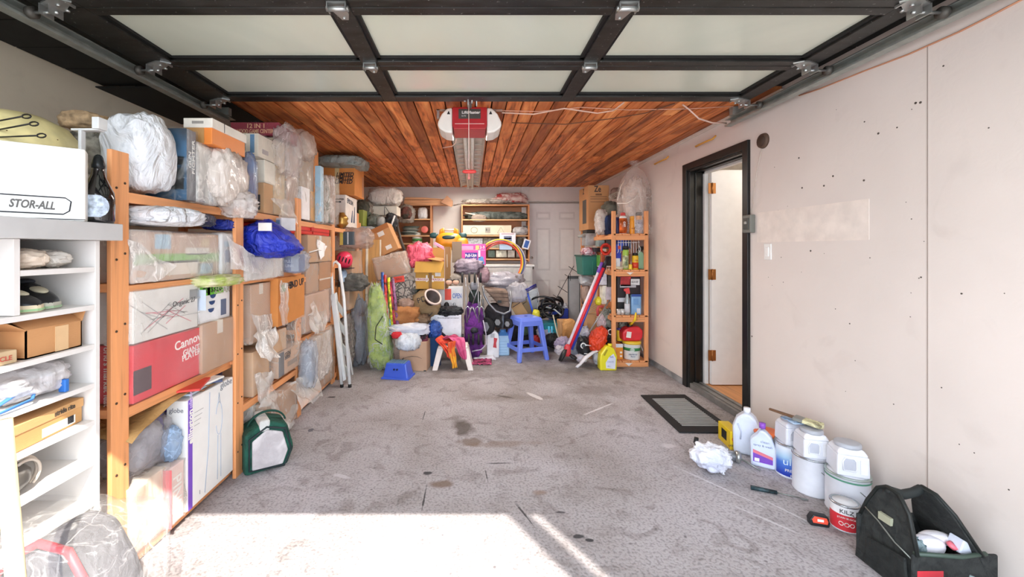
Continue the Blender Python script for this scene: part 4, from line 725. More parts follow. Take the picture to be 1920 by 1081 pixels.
# shelf contents (X is measured from the front edge of the unit)
def on(px, X=-1.47): return YX(px, X)
lump('plastic_bag', 'cream plastic bag of shoes in the small top compartment, left one', 'bag', (-1.50, 1.33, 1.284+.034), (.09, .055, .034), FILM('ead9c6', .75, .98), .2, .8); lump('plastic_bag', 'cream plastic bag of shoes in the small top compartment, right one', 'bag', (-1.53, 1.43, 1.284+.032), (.10, .05, .032), FILM('e8e2d8', .7, .98), .25, .8)
lump('white_slipper', 'peach slipper inside the left cream plastic bag', 'shoe', (-1.50, 1.33, 1.287+.028), (.08, .045, .028), P('dcb79a', .6), .1); lump('white_slipper', 'peach slipper inside the right cream plastic bag', 'shoe', (-1.53, 1.43, 1.287+.026), (.09, .04, .026), P('e0c0a4', .6), .1)
def shoe(name, label, loc, rz, sc_=1.0, up='15171c', sole='e6d6b8', accent='a8cf9a', group='black trainers on the shoe shelf'):
    t = thing(name, label, 'shoe', loc, rz, group); t.scale = (sc_,)*3
    def outl(u): return .042+.008*math.sin(u*3.1)-.012*math.exp(-((u-.42)/.18)**2)
    up_ = MB(); vs = []; fs = []; n = 14; m_ = 12
    for i in range(n+1):
        u = i/n; x = -.13+.26*u; w = outl(u)*math.sqrt(max(.02, 1-(2*u-1)**6)); h_ = (.085-.02*u if u < .45 else .076-.075*(u-.45)/.55*.75)*math.sqrt(max(.03, 1-(2*u-1)**8))
        for k in range(m_+1):
            a = math.pi*k/m_; vs.append((x, w*math.cos(a), .022+h_*math.sin(a)**.8))
    fs = [(i*(m_+1)+k, i*(m_+1)+k+1, (i+1)*(m_+1)+k+1, (i+1)*(m_+1)+k) for i in range(n) for k in range(m_)]
    up_.add(vs, fs, True).build('upper', P(up, .35, 0, .1), t)
    so2 = [(-.13+.26*i/n, outl(i/n)*1.12*math.sqrt(max(.03, 1-(2*i/n-1)**6))) for i in range(n+1)]
    MB().prism(so2+[(x, -y) for x, y in reversed(so2)], 0, .026, 'z').build('sole', P(sole, .6), t, .004)
    MB().prism([(x*1.02, y*1.03) for x, y in so2]+[(x*1.02, -y*1.03) for x, y in reversed(so2)], .004, .012, 'z').build('sole_stripe', P(accent, .6), t)
    MB().ell((-.06, 0, .10), (.045, .026, .012)).build('opening', P('2c2f36', .8), t)
    MB().ell((.03, .0, .078), (.05, .022, .01), M=Matrix.Rotation(.18, 4, 'Y')).build('tongue', P('c9c2a8' if up == '15171c' else up, .7), t)
    la = MB()
    for i in range(4): la.tube([(.0+.018*i, -.022, .082-.006*i), (.006+.018*i, 0, .09-.006*i), (.0+.018*i, .022, .082-.006*i)], .003, 5)
    la.build('laces', P('1c1c20', .7), t); MB().box(-.131, -.014, .03, -.124, .014, .085).build('heel_tab', P(accent, .6), t, .003); return t
shoe('trainer', 'black trainer with a green edged pale sole, toe facing out, left of the pair', (-1.54, 1.325, 1.145), 4, .9)
shoe('trainer', 'black trainer with a grey green sole turned sideways, right of the pair', (-1.55, 1.43, 1.145), -22, .9, sole='b9b7a8', accent='9db994')
def obox(name, label, x0, x1, y0, y1, z0, z1, mat, th=.004, flaps=(), rz=0, extra=None, closed=False):   # open-topped carton with flaps
    cx, cy = (x0+x1)/2, (y0+y1)/2; a, b, h = (x1-x0)/2, (y1-y0)/2, z1-z0
    o = MB().box(-a, -b, 0, a, b, th).box(-a, -b, 0, -a+th, b, h).box(a-th, -b, 0, a, b, h).box(-a, -b, 0, a, -b+th, h).box(-a, b-th, 0, a, b, h).build(name, mat); o.location = (cx, cy, z0); o.rotation_euler[2] = math.radians(rz)
    tag(o, label, 'box')
    for sd, l, ang in flaps:
        t = math.radians(ang); dz, do = l*math.cos(t), l*math.sin(t)
        if sd == '-y': v = [(-a, -b, h), (a, -b, h), (a, -b-do, h+dz), (-a, -b-do, h+dz)]
        if sd == '+y': v = [(-a, b, h), (a, b, h), (a, b+do, h+dz), (-a, b+do, h+dz)]
        if sd == '+x': v = [(a, -b, h), (a, b, h), (a+do, b, h+dz), (a+do, -b, h+dz)]
        if sd == '-x': v = [(-a, -b, h), (-a, b, h), (-a-do, b, h+dz), (-a-do, -b, h+dz)]
        MB().add(v, [(0, 1, 2, 3)]).build('flap', mat, o, 0, None, .004)
    return o
o = obox('cardboard_box', 'open brown carton with tape on its corner on the third shelf', -1.66, -1.42, 1.29, 1.475, .999, 1.09, CA['c08c5c'], flaps=[('-y', .06, 60), ('+x', .05, -60), ('+y', .05, 20)]); decal(o, '+x', (.1205, .02, .045), .045, .085, P('d9b58a', .3), 'tape')
o = carton('cardboard_box', 'small pale carton with red lettering on the third shelf at the left edge', 'box', -1.64, -1.415, 1.10, 1.262, .999, 1.04, CARD('cdb28c'), texts=[('+x', .3, -.1, .02, 'RECYCLE', P('c05a4a'))])
o = carton('cardboard_box', 'brown carton behind the small pale carton at the left edge', 'box', -1.74, -1.50, 1.08, 1.27, 1.042, 1.11, CA['b07c50'])
lump('plastic_bag', 'large translucent white bag sprawling over the fourth shelf', 'bag', (-1.52, 1.34, .854+.055), (.12, .14, .055), FILM('e9e6e8', .75, 1), .3, .85, fr=2.5); lump('packed_shoe', 'tan shoe inside the translucent white bag on the fourth shelf', 'shoe', (-1.56, 1.30, .858+.04), (.08, .10, .04), P('b99a78', .7), .2)
tag(MB().tube([(-1.41, 1.17, .872), (-1.44, 1.30, .90), (-1.43, 1.325, .885), (-1.40, 1.29, .872), (-1.40, 1.18, .862)], .008, 8, flat=.5).build('sandal_strap', P('3c6fae', .5)), 'blue strap of a sandal hanging over the fourth shelf edge', 'strap')  # only the strap of a sandal
tag(MB().box(-1.43, 1.40, .856, -1.405, 1.415, .90).build('blue_clip', P('2f6fc0', .4), None, .003), 'small blue plastic clip on the fourth shelf', 'clip')
o = carton('shoe_box', 'tan shoe box with grey lettering on the fifth shelf', 'box', -1.66, -1.425, 1.235, 1.485, .717, .80, CARD('c7975f'), rz=6, texts=[('+x', .45, .62, .026, 'stride rite', P('4c4238'), 3, .075)], prints=[('+x', .25, -.45, .5, .35, P('e9e4dc'), 'size_label'), ('+x', .6, -.4, .1, .3, INK, 'barcode_label')])
MB().box(-.12, -.128, .055, .12, .128, .086).build('lid', CARD('cfa06a'), o, .002); text(o, 'stride rite', '+x', (.1212, .05, .07), .024, P('4c4238'), 0, .02, w=.08)
lump('dress_shoe', 'brown black shoe standing on the sixth shelf at the left edge', 'shoe', (-1.44, 1.205, .569+.06), (.03, .03, .06), P('3a2f2a', .25), .1)
lump('pink_tag', 'bright pink cloth tag hanging by the brown black shoe', 'cloth', (-1.42, 1.21, .60), (.02, .035, .025), FAB('e0607c'), .2)
hm = thing('sports_helmet', 'dark grey helmet with straps on the sixth shelf', 'helmet', (-1.50, 1.27, .569)); MB().ell((0, 0, .05), (.085, .075, .05), .9, .05, 3).build('shell', P('4f4b47', .3), hm)
MB().tube(arc((.03, .05, .05), .05, -60, 120, 12, 'x'), .006, 6).tube(arc((.05, .045, .05), .045, -60, 120, 12, 'x'), .005, 6).build('strap', P('c9bcae', .6), hm)
# wooden pole leaning at the left edge
e0, e1 = Vector((-.985, .92, 0)), Vector((-1.10, .95, .95)); pl = thing('wooden_pole', 'pale wooden pole leaning at the left edge in front of the shoe shelves', 'pole', e0)
MB().cyl((0, 0, 0.0), e1-e0, .0175, .0165, 16).build('shaft', WOOD('dcc79e', 'z'), pl); MB().cyl((0, 0, 0), (e1-e0)*.08, .0182, .0182, 16).build('green_mark', P('9fbf9a', .6), pl)
# film-wrapped padded seat, lower left corner
st = thing('wrapped_seat', 'padded grey seat with pink piping wrapped in clear film, bottom left corner', 'seat', (-1.20, 1.36, 0), rz=0)
prof = [(-.30, .0), (.10, .0), (.10, .12), (.04, .30), (-.03, .43), (-.12, .455), (-.22, .40), (-.30, .28)]
MB().prism(prof, -.12, .06, 'y').build('padding', FAB('6a686c', '565458', 18), st, .03)
MB().tube([(x, -.125, z) for x, z in prof[2:]], .012, 8).build('piping', P('d9424c', .5), st)
MB().box(-.30, -.16, .0, -.10, -.125, .28).build('dark_panel', FAB('3a3236'), st, .01)
wrap(st, -.32, -.19, 0, .125, .08, .47, .02, 4, FILM('d9d6d4', .08, .55))
# folded aluminium step ladder
ld = thing('step_ladder', 'white folded step ladder leaning against the rack', 'ladder', (0, 0, 0))
def L_(px, py, Y): return at(px, py, Y)
WL = P('e4e6e6', .35, .1, .04)
top = L_(631, 492, 4.12)
fr_ = MB().tube([L_(641, 726, 3.97), L_(624, 560, 4.04), L_(621, 505, 4.08), L_(624, 493, 4.1), L_(630, 490, 4.11), L_(636, 496, 4.12), L_(645, 560, 4.1), L_(656, 727, 3.97)], .015, 10); fr_.build('front_frame', WL, ld)
MB().tube([L_(643, 548, 4.22), L_(651, 640, 4.17), L_(661, 702, 4.14)], .011, 8).tube([L_(630, 548, 4.2), L_(640, 640, 4.17), L_(650, 706, 4.14)], .011, 8).build('rear_frame', WL, ld)
for (a, b_) in (((627, 560), (646, 586)), ((631, 598), (650, 622)), ((636, 640), (654, 662)), ((641, 682), (657, 700))):
    p, q = L_(*a, 4.06), L_(*b_, 4.12); m_ = (p+q)/2; d_ = q-p
    MB().prism([(p.x, p.z+.02), (q.x, q.z+.05), (q.x, q.z-.03), (p.x, p.z-.06)], 4.06, 4.085).build('tread', P('b9bab6', .5, .2), ld, .002)
MB().prism([(L_(621, 552, 4.03).x, L_(621, 552, 4.03).z), (L_(630, 549, 4.03).x, L_(630, 549, 4.03).z), (L_(648, 712, 4.0).x, L_(648, 712, 4.0).z), (L_(640, 716, 4.0).x, L_(640, 716, 4.0).z)], 4.0, 4.03).build('side_rail', WL, ld, .003)
MB().tube([L_(655, 700, 4.12), L_(661, 702, 4.14), L_(662, 690, 4.16), L_(657, 688, 4.15)], .005, 6).build('brace', STEEL, ld)
for px in (641, 656): p = L_(px, 726, 3.97); MB().cyl((p.x, p.y, 0), (p.x, p.y, .03), .017, n=12).build('rubber_foot', BLACK, ld)
for px, lab in ((628, 'first of two brown wooden poles standing behind the ladder'), (634, 'second of two brown wooden poles standing behind the ladder')):
    p = at(px, 714, 4.2); p.z = 0; tag(MB().cyl((0, 0, 0), (-.02, .08, .95), .013, n=10).build('broom_pole', WOOD('b9763c', 'z'), None, 0, p), lab, 'pole', 'poles behind the ladder')

for pts, lab in (([(-1.385, 2.56, .80), (-1.38, 2.84, .82), (-1.33, 2.80, .60), (-1.35, 2.58, .66)], 'clear plastic skirt drooping under the first carton of the second bay'), ([(-1.37, 2.56, .50), (-1.37, 2.80, .50), (-1.31, 2.76, .26), (-1.35, 2.60, .34)], 'clear plastic skirt hanging over the floor box in the second bay'),
        ([(-1.36, 3.36, .80), (-1.36, 3.52, .92), (-1.34, 3.60, .70), (-1.32, 3.40, .62)], 'triangular clear plastic flap beside the third upright'), ([(-1.36, 3.0, .34), (-1.35, 3.45, .34), (-1.25, 3.42, .10), (-1.27, 3.05, .16)], 'clear plastic sheet trailing towards the floor at the third upright'),
        ([(-1.395, 2.80, 1.70), (-1.395, 3.12, 1.72), (-1.35, 3.14, 1.55), (-1.36, 2.9, 1.56)], 'clear plastic skirt hanging over the top shelf edge of the second bay')):
    e = thing('plastic_sheet', lab, 'plastic', pts[0]); f_ = flap(e, [Vector(p)-Vector(pts[0]) for p in pts], FILM('f2efea', .42, 1), amp=.02, name='loose_plastic', n=14)
# ================================================================ BACK WALL SHELVES
def rackbox(name, label, x0, x1, z0, z1, Y, dep, levels, wood='c98a5a', back=True, t=.022):
    o = thing(name, label, 'shelf', (x0, Y, z0)); w_, h_ = x1-x0, z1-z0
    MB().box(0, 0, 0, t, dep, h_).build('side_panel', WOOD(wood, 'z'), o, .002); MB().box(w_-t, 0, 0, w_, dep, h_).build('side_panel', WOOD(wood, 'z'), o, .002)
    MB().box(t, 0, h_-t, w_-t, dep, h_).build('top_board', WOOD(wood, 'x'), o, .002)
    if back: MB().box(t, dep-.012, 0, w_-t, dep-.004, h_-t).build('back_panel', WOOD('b97a4e', 'x', .85), o)
    for z in levels: MB().box(t, 0, z-z0, w_-t, dep-.014, z-z0+.02).build('shelf_board', WOOD('d8a878', 'x'), o, .002)
    return o
Yb = 6.80
zt = Z_(383, Yb)
rackbox('wall_shelf', 'open orange brown wall shelf right of centre on the back wall', X_(865, Yb), X_(993, Yb), Z_(490, Yb), zt, Yb, .29, (Z_(413, Yb), Z_(443, Yb), Z_(467, Yb), Z_(487, Yb)))
rackbox('wall_shelf', 'open orange brown wall shelf at the left end of the back wall', X_(735, Yb), X_(809, Yb), Z_(470, Yb), zt, Yb, .29, (Z_(412, Yb), Z_(443, Yb), Z_(458, Yb)))
def sit(name, label, cat, px0, px1, py0, py1, Y, dy, mat, **k):        # box filling a view rectangle
    return carton(name, label, cat, X_(px0, Y), X_(px1, Y), Y, Y+dy, Z_(py1, Y), Z_(py0, Y), mat, **k)
# right shelf contents
tag(MB().tube([at(850, 385, 6.85), at(870, 380, 6.85), at(960, 380, 6.9)], .012, 6).tube([at(868, 378, 6.86), at(960, 380, 6.86)], [.03, .02], 7).build('folded_parasol', FAB('a49a90', '6a625a', 20)), 'grey folded parasol lying on the right wall shelf', 'parasol')
tag(MB().tube([at(918, 374, 6.9), at(945, 371, 6.9), at(970, 370, 6.9), at(988, 378, 6.9)], [.01, .055, .075, .03], 8).build('folded_tarp', FAB('9c3c38', 'd9c9c0', 5)), 'dark red folded cloth on top of the right wall shelf', 'cloth')
for px0, px1, y0, y1, c_, lab in ((868, 968, 373, 383, 'b5ada2', 'bundle of pale sticks lying along the top of the right wall shelf'), (930, 988, 362, 380, 'a03a36', 'dark red and white bundle at the right end above the right wall shelf')):
    cloth('cloth_bundle', lab, 'bundle', px0, px1, y0, y1, 6.92, .14, FAB(c_, 'd9d0c8' if c_[0] == 'a' else '7c746a', 14), amp=.35, e=.7, fr=4)
tag(MB().tube([at(872, 399, 6.84), at(900, 404, 6.86), at(975, 407, 6.88)], [.012, .02, .02], 7).build('metal_pole', P('c9c4b6', .4, .3)), 'long pale pole slanting across the top compartment', 'pole')
cloth('folded_tent', 'grey green folded tent cloth in the top compartment', 'bundle', 872, 988, 397, 413, 6.93, .2, FAB('6a706a', '2f3732', 9), amp=.35, e=.7, fr=4)
cloth('folded_sheet', 'brown grey cloth hanging over the first board', 'cloth', 883, 912, 402, 416, 6.83, .06, FAB('8f8074'), amp=.3)
sit('storage_box', 'long cream box with round and triangular symbols in the right wall shelf', 'box', 868, 959, 422, 440, 6.84, .18, P('e2d6bc', .55, 0, .06))
q = bpy.context.scene.objects.get('storage_box'); lbx = [o for o in COL.objects if o.get('label', '').startswith('long cream box')][0]
MB().tube(arc((-.22, -.0915, .08), .055, 0, 352, 22, 'y', .05), .003, 4, True).build('printed_ring', INK, lbx); MB().tube([(.17, -.0915, .03), (.29, -.0915, .03), (.23, -.0915, .13)], .003, 4, True).build('printed_triangle', INK, lbx)
decal(lbx, '-y', (.01, -.0905, .08), .09, .1, P('a9a498')); text(lbx, 'R1', '-y', (.01, -.092, .08), .07, INK)
cloth('dust_sheet', 'light grey cloth heap beside the cream box', 'cloth', 961, 990, 425, 441, 6.88, .16, FAB('c9c6c4', '8f8c8c', 8), amp=.3)
sit('small_box', 'small dark box with white tag in the right corner of the wall shelf', 'box', 982, 990, 423, 436, 6.86, .1, P('3c3a3a'))
o = sit('router_box', 'white box with a picture of a grey device leaning in the wall shelf', 'box', 937, 967, 436, 458, 6.66, .1, P('e9eaf0', .4), prints=[('-y', 0, 0, .5, .45, P('7f8aa6')), ('-y', 0, .02, .42, .12, P('c9d0de')), ('-y', 0, .8, .8, .05, P('b06a7a'))])
sit('small_box', 'pale blue and white box under the white device box', 'box', 937, 960, 458, 468, 6.68, .1, P('b9d0ea', .4))
sit('document_stack', 'pale paper stack patterned with small drawings in the third compartment', 'paper', 869, 905, 446, 458, 6.86, .15, P('c3ccd2', .6, 0, .3, 30)); sit('document_stack', 'grey green stack of papers right of the patterned stack', 'paper', 906, 936, 446, 466, 6.9, .15, P('9a9a8c', .6, 0, .3, 30))
o = sit('picture_frame', 'small blue framed panel leaning at the right side of the wall shelf', 'frame', 978, 991, 448, 466, 6.72, .02, P('e9ecf2', .4), prints=[('-y', 0, 0, .6, .75, P('2f5aa6'))], ry=18)
cloth('grey_bag', 'dark grey pouch beside the blue framed panel', 'bag', 968, 980, 444, 462, 6.8, .1, FAB('5c5850'), amp=.3)
for px0, px1, c_, lab in ((915, 928, '57685e', 'dark green book pile in the lowest compartment'), (930, 950, 'd6d6c6', 'pale box with green print in the lowest compartment'), (952, 965, 'dcd9cc', 'cream box right of the green print box'), (968, 986, '8a8078', 'brown grey box at the right end of the lowest compartment')):
    sit('small_box', lab, 'box', px0, px1, 469, 482, 6.84, .14, P(c_, .6, 0, .2, 20))
# left shelf contents
cloth('clear_bag', 'clear bag hanging from the top of the left wall shelf', 'bag', 746, 778, 384, 418, 6.74, .16, FILM('bdb3a6', .6, .95), amp=.35, e=.8); cloth('red_cloth', 'dark red and brown cloth inside the hanging clear bag', 'cloth', 752, 772, 388, 410, 6.64, .12, FAB('7a4a40', '4c463c', 9), amp=.3)
cloth('clear_bag', 'pale wrapped parcel standing in the left wall shelf', 'bag', 784, 802, 389, 412, 6.86, .14, FILM('e0dcd8', .7, .95), amp=.12, e=.6); cloth('parcel', 'pinkish parcel inside its clear wrapping in the left wall shelf', 'parcel', 786, 800, 392, 411, 6.87, .1, P('c9b4ac', .6), amp=.1, e=.6)
for i in range(9):
    y = 441-(8-i)*1.9; tag(MB().lathe([(.0, 0), (.10, .0), (.13, .012), (.128, .016), (.09, .006), (0, .005)], 20, c=(X_(768+R.uniform(-3, 3), 6.86), 6.92, Z_(y, 6.9)), sx=1+.3*R.random()).build('plate', P(R.choice(['9a9a90', '6f7a70', 'b9bab0', '5a6058']), .4)), '%s grey green plate of the stack in the left wall shelf' % ['lowest', 'second lowest', 'third lowest', 'fourth lowest', 'middle', 'fourth highest', 'third highest', 'second highest', 'topmost'][8-i], 'plate', 'stacked plates in the left wall shelf')
jr = tag(MB().cyl((0, 0, 0), (0, .06, 0), .058, .058, 24).build('round_tin', P('de6f62', .4), None, .004, at(796, 430, 6.82)), 'salmon red round tin standing on its edge in the left wall shelf', 'tin')
jr = thing('plastic_jar', 'white plastic jar with a green label below the left wall shelf', 'jar', (X_(782, 6.88), 6.9, Z_(458, Yb)+.021)); MB().lathe([(.0, 0), (.08, 0), (.085, .02), (.085, .10), (.06, .13), (.06, .15), (0, .15)], 22).build('jar_body', P('dedfd8', .4), jr); MB().lathe([(.064, 0), (.064, .03), (.0, .031)], 20, c=(0, 0, .15)).build('lid', P('b9bbb4', .4), jr)
MB().lathe([(.0862, 0), (.0862, .05)], 22, c=(0, 0, .03)).build('label', P('4c8a4c', .5), jr)
o = tag(MB().prism([(X_(757, 6.75), Z_(384, 6.75)), (X_(848, 6.75), Z_(384, 6.75)), (X_(848, 6.75), Z_(374, 6.75)), (X_(757, 6.75), Z_(374, 6.75))], 6.78, 6.95).build('wood_board', WOOD('d39a6a', 'x'), None, .003), 'long wooden plank lying on top of the left wall shelf', 'board')
tag(MB().prism([(X_(758, 6.8), Z_(373.5, 6.8)), (X_(842, 6.8), Z_(373.5, 6.8)), (X_(800, 6.8), Z_(370, 6.8)), (X_(760, 6.8), Z_(369, 6.8))], 6.82, 6.9).build('wood_board', WOOD('dca878', 'x'), None, .002), 'thin tapered board on top of the long plank', 'board')
tag(MB().prism([(X_(826, 6.7), Z_(379, 6.7)), (X_(847, 6.7), Z_(388, 6.7)), (X_(848, 6.7), Z_(375, 6.7)), (X_(838, 6.7), Z_(366, 6.7))], 6.72, 6.76).build('wood_board', WOOD('a97a58', 'x'), None, .002), 'triangular wood offcut at the end of the long plank', 'board')
# white low cabinet by the back wall
wc = thing('low_cabinet', 'white two drawer cabinet against the back wall below the wall shelf', 'cabinet', (X_(905, 6.5), 6.5, 0)); W_ = X_(1002, 6.5)-X_(905, 6.5); ZT = Z_(496, 6.5)
MB().box(0, 0, 0, W_-.03, .5, ZT-.03).build('body', P('dcdad6', .5), wc, .003); MB().box(-.02, -.02, ZT-.03, W_, .52, ZT).build('top_board', P('ecebe8', .4), wc, .003)
for i, (a, b_) in enumerate(((.02, .48), (.50, W_-.05))):
    dr = MB().box(a, -.014, ZT-.26, b_, -.001, ZT-.06).build('drawer', P('d6d5d2', .45), wc, .004); MB().lathe([(.008, 0), (.014, .02), (.0, .026)], 12, M=frame('-y', ((a+b_)/2, -.014, ZT-.14))).build('knob', METAL, dr)
# ================================================================ STACK AT THE LEFT REAR (behind the ladder)
cloth('pillow_bag', 'big off-white cloth sack high up in the rear left corner', 'bag', 692, 753, 352, 387, 5.8, .4, POLY('cfc6bc', .6), amp=.22, e=.6, fr=2, seed=8)
o = sit('storage_box', 'cream box tied with dark string under the off-white sack', 'box', 698, 744, 386, 403, 5.7, .3, P('d8d0c0', .6)); MB().tube([(.0, -.153, 0), (.0, -.153, .12)], .004, 5).tube([(.01, -.153, .12), (.09, -.153, 0)], .003, 5).build('string', INK, o)
cloth('cushion', 'grey brown bag hanging at the left under the off-white sack', 'bag', 680, 702, 372, 410, 5.75, .2, FILM('a89888', .6, .95), amp=.4, e=.9)
cloth('cushion', 'dark olive cushion wedged beside the printer ink box', 'cushion', 668, 692, 375, 402, 5.6, .2, FAB('59564a', '3c3a32'), amp=.2)
sit('binder', 'olive green folder standing beside the ink box', 'folder', 672, 681, 393, 423, 5.2, .2, P('8c9440', .5)); sit('binder', 'dark green folder standing in the rear left corner', 'folder', 682, 690, 396, 424, 5.4, .2, P('3c4438', .5))
cloth('grey_sack', 'grey green cloth heap under the cream box', 'bag', 690, 716, 402, 432, 5.5, .3, FAB('6c6f66', '4a4a42', 6), amp=.3); cloth('grey_pouch', 'light grey rounded object beside the tilted carton', 'bag', 707, 722, 406, 426, 5.45, .2, P('9b9b98', .6), amp=.1, e=.7)
cloth('black_bag', 'black bag with white stripe behind the tilted carton', 'bag', 722, 746, 400, 436, 5.6, .3, POLY('26272a', .4), amp=.3); tag(MB().tube([at(733, 424, 5.4), at(740, 404, 5.45)], .012, 8).build('white_rod', P('dedcd8')), 'short white rod leaning in front of the black bag', 'rod')
tag(MB().tube([at(745, 425, 5.4), at(752, 452, 5.35), at(762, 478, 5.3)], .02, 6).build('hanging_strap', P('3c3630', .7)), 'dark strap hanging beside the tilted carton', 'strap')  # loose dark strap hanging down
sit('book', 'silver grey box lying flat in the rear left corner', 'book', 672, 696, 424, 429, 5.1, .2, P('9aa0a2', .4)); cloth('glass_jar', 'dark glass bowl on the rear shelf left of the tilted carton', 'bowl', 681, 702, 451, 476, 5.2, .22, P('39413e', .15), amp=.0, e=.8); sit('tray', 'pale metal tray on the dark glass bowl', 'tray', 683, 704, 449, 453, 5.12, .2, P('a9b0aa', .3, .4))
tag(MB().box(-.03, -.03, 0, .03, .03, 1.2).build('wood_post', PINE['z'], None, .003, (X_(671, 5.1), 5.1, .48)), 'short pine post behind the fourth bay', 'post')
def tilt(name, label, px, py, Y, w_, h_, d_, ang, mat, yaw=0, **k):            # box rotated in the picture plane about its centre
    o = carton(name, label, 'box', -w_/2, w_/2, -d_/2, d_/2, 0, h_, mat, **k); c = at(px, py, Y)
    o.rotation_euler = Euler((0, -math.radians(ang), math.radians(yaw)), 'XYZ'); o.location = c-Vector(Euler((0, -math.radians(ang), math.radians(yaw))).to_matrix() @ Vector((0, 0, h_/2))); return o
o = tilt('cardboard_box', 'tilted brown carton with a white sticker on top of the heap', 723, 450, 5.25, .27, .36, .3, 25, CA['c08c5c'], yaw=0, prints=[('-y', 0, .82, 1, .18, CARD('a4683a'), 'tape'), ('-y', .05, .45, .3, .16, P('ded8d2'), 'sticker'), ('-y', .2, -.62, .28, .14, P('ded8d2'), 'sticker')])
o = tilt('cardboard_box', 'brown carton in shiny clear wrap just below the tilted carton', 738, 497, 5.1, .40, .26, .3, 14, CA['b07c50'], film=1, wmat=FILM('f0e6da', .28, 1), amp=.028)
# ================================================================ CENTRE HEAP
bb = thing('wooden_board', 'pale wooden cupboard door leaning beside the green bag', 'board', (X_(698, 5.0), 5.0, 0), rx=-2)
MB().box(-.065, 0, 0, .085, .02, 1.47).build('panel', WOOD('c99a5c', 'z'), bb, .002); MB().box(-.09, -.01, 0, -.062, .022, 1.47).build('edge_strip', P('e6dfcc', .5), bb, .002); MB().box(.08, -.006, 0, .095, .022, 1.47).build('edge_strip', P('ddd3bd', .5), bb, .002)
MB().box(-.14, 0, 0, -.095, .02, 1.42).build('side_board', WOOD('cf9a5a', 'z'), bb, .002)
tag(MB().box(-.09, 0, 0, .12, .02, 1.17).build('wooden_board', WOOD('c48a58', 'z'), None, .012, (X_(716, 5.1), 5.12, 0)), 'reddish wooden board with rounded corner behind the paper rolls', 'board')
def lean(o, hh, dx, k):
    for v in o.data.vertices: t = max(0, v.co.z/hh); v.co.x = v.co.x*(1-k*t)+dx*t
    return o
gb = thing('garment_bag', 'tall lime green garment bag in clear plastic standing on the floor', 'bag', (X_(717, 4.6), 4.6, 0))
lean(MB().ell((.0, 0, .47), (.15, .12, .47), .62, .16, 21, 48, 60, 4).build('body', FAB('b0c654', '82a038', 12), gb), .94, -.075, .42)
MB().tube([at(718, 592, 4.46)-gb.location, at(705, 612, 4.45)-gb.location, at(703, 636, 4.45)-gb.location, at(717, 645, 4.46)-gb.location], .005, 6).build('handle_cord', BLACK, gb)
lean(MB().ell((.0, 0, .47), (.172, .14, .48), .6, .22, 5, 44, 48, 4).build('clear_cover', FILM('e6eae2', .14, .9), gb), .94, -.08, .42)
# paper rolls
for i, (px, c_, ptop, pb_, lab) in enumerate(((718, '3c62b0', 510, 612, 'blue and white patterned gift wrap roll, leftmost of the upright rolls'), (722, 'd63a3a', 515, 575, 'red patterned gift wrap roll'), (724, '6ca64c', 550, 606, 'green striped gift wrap roll low in front'), (728, 'e2d23c', 520, 590, 'yellow striped gift wrap roll'), (731, 'b8304a', 528, 585, 'dark pink gift wrap roll'), (735, '8a5a80', 522, 590, 'mauve gift wrap roll'), (720, '78b8d8', 560, 614, 'pale blue gift wrap roll standing lowest'))):
    tp = at(px-1+i*.5, ptop, 4.66); bp = at(px+i*1.6+3, 612, 4.60); tag(MB().cyl(bp, tp, .018, .018, 12).build('gift_wrap_roll', P(c_, .4, 0, .6, 26)), lab, 'roll', 'gift wrap rolls in the heap')
o = cloth('hanger_bag', 'clear bag full of dark plastic hangers with a red tag', 'bag', 726, 784, 512, 590, 5.0, .3, FILM('e0dcd8', .1, .85), amp=.2, e=.8)
hg = MB()
for k in range(70):
    c = Vector((R.uniform(-.14, .14), R.uniform(-.08, .08), R.uniform(.06, .44))); a = Vector((R.uniform(-1, 1), R.uniform(-.3, .3), R.uniform(-1, 1))).normalized()*R.uniform(.05, .1); hg.tube([c-a, c+a*.2+Vector((.01, 0, .02)), c+a], .006, 5)
h2 = hg.build('hangers', P('3e3d3f', .4), o); struct(h2, 'stuff'); h2.location = (0, 0, 0)
decal(o, '-y', (-.02, -.14, .45), .13, .07, P('e2412c', .5), 'red_tag', rot=8); text(o, 'SALE', '-y', (-.02, -.143, .455), .035, INK, 8)
cloth('paper_bag', 'crumpled brown kraft paper bag lying in the middle of the heap', 'bag', 728, 786, 574, 608, 4.75, .32, FAB('c48a54', '9a6438', 4), amp=.3, e=.7, fr=2.4)
cloth('paper_bag', 'greyish striped paper bag folded over the kraft paper', 'bag', 745, 778, 560, 592, 4.86, .2, FAB('b9a092', '8c7264', 5), amp=.3, e=.8)
cloth('paper_bag', 'small brown crushed bag between the kraft bag and the round bag', 'bag', 780, 806, 588, 606, 4.78, .2, FAB('8a7058', '5c4a3a', 5), amp=.4)
rb = cloth('round_bag', 'brown paper sack with a black smile arrow on its side', 'bag', 776, 824, 543, 600, 4.95, .3, FAB('9c8462', '7a6648', 5), amp=.14, e=.75, rot=(0, -25, 0))
t_ = MB().tube([(-.08, -.155, .10), (-.04, -.158, .07), (.01, -.16, .065), (.06, -.158, .09), (.085, -.155, .12)], [.002, .006, .008, .006, .003], 6); t_.build('smile_arrow', INK, rb); text(rb, 'PD', '-y', (-.04, -.165, .27), .09, INK, 18)
bw = thing('round_basket', 'dark basket with a pale rim tipped over on the brown sack', 'basket', at(812, 556, 4.72), rx=38, ry=38)
MB().lathe([(.0, -.10), (.06, -.10), (.095, 0), (.088, 0), (.055, -.09), (0, -.09)], 28).build('bowl', P('3a2c2a', .6, 0, .3, 20), bw); MB().tube(arc((0, 0, 0), .1, 0, 348, 28, 'z'), .012, 8, True).build('rim', P('d9c4ba', .5), bw)
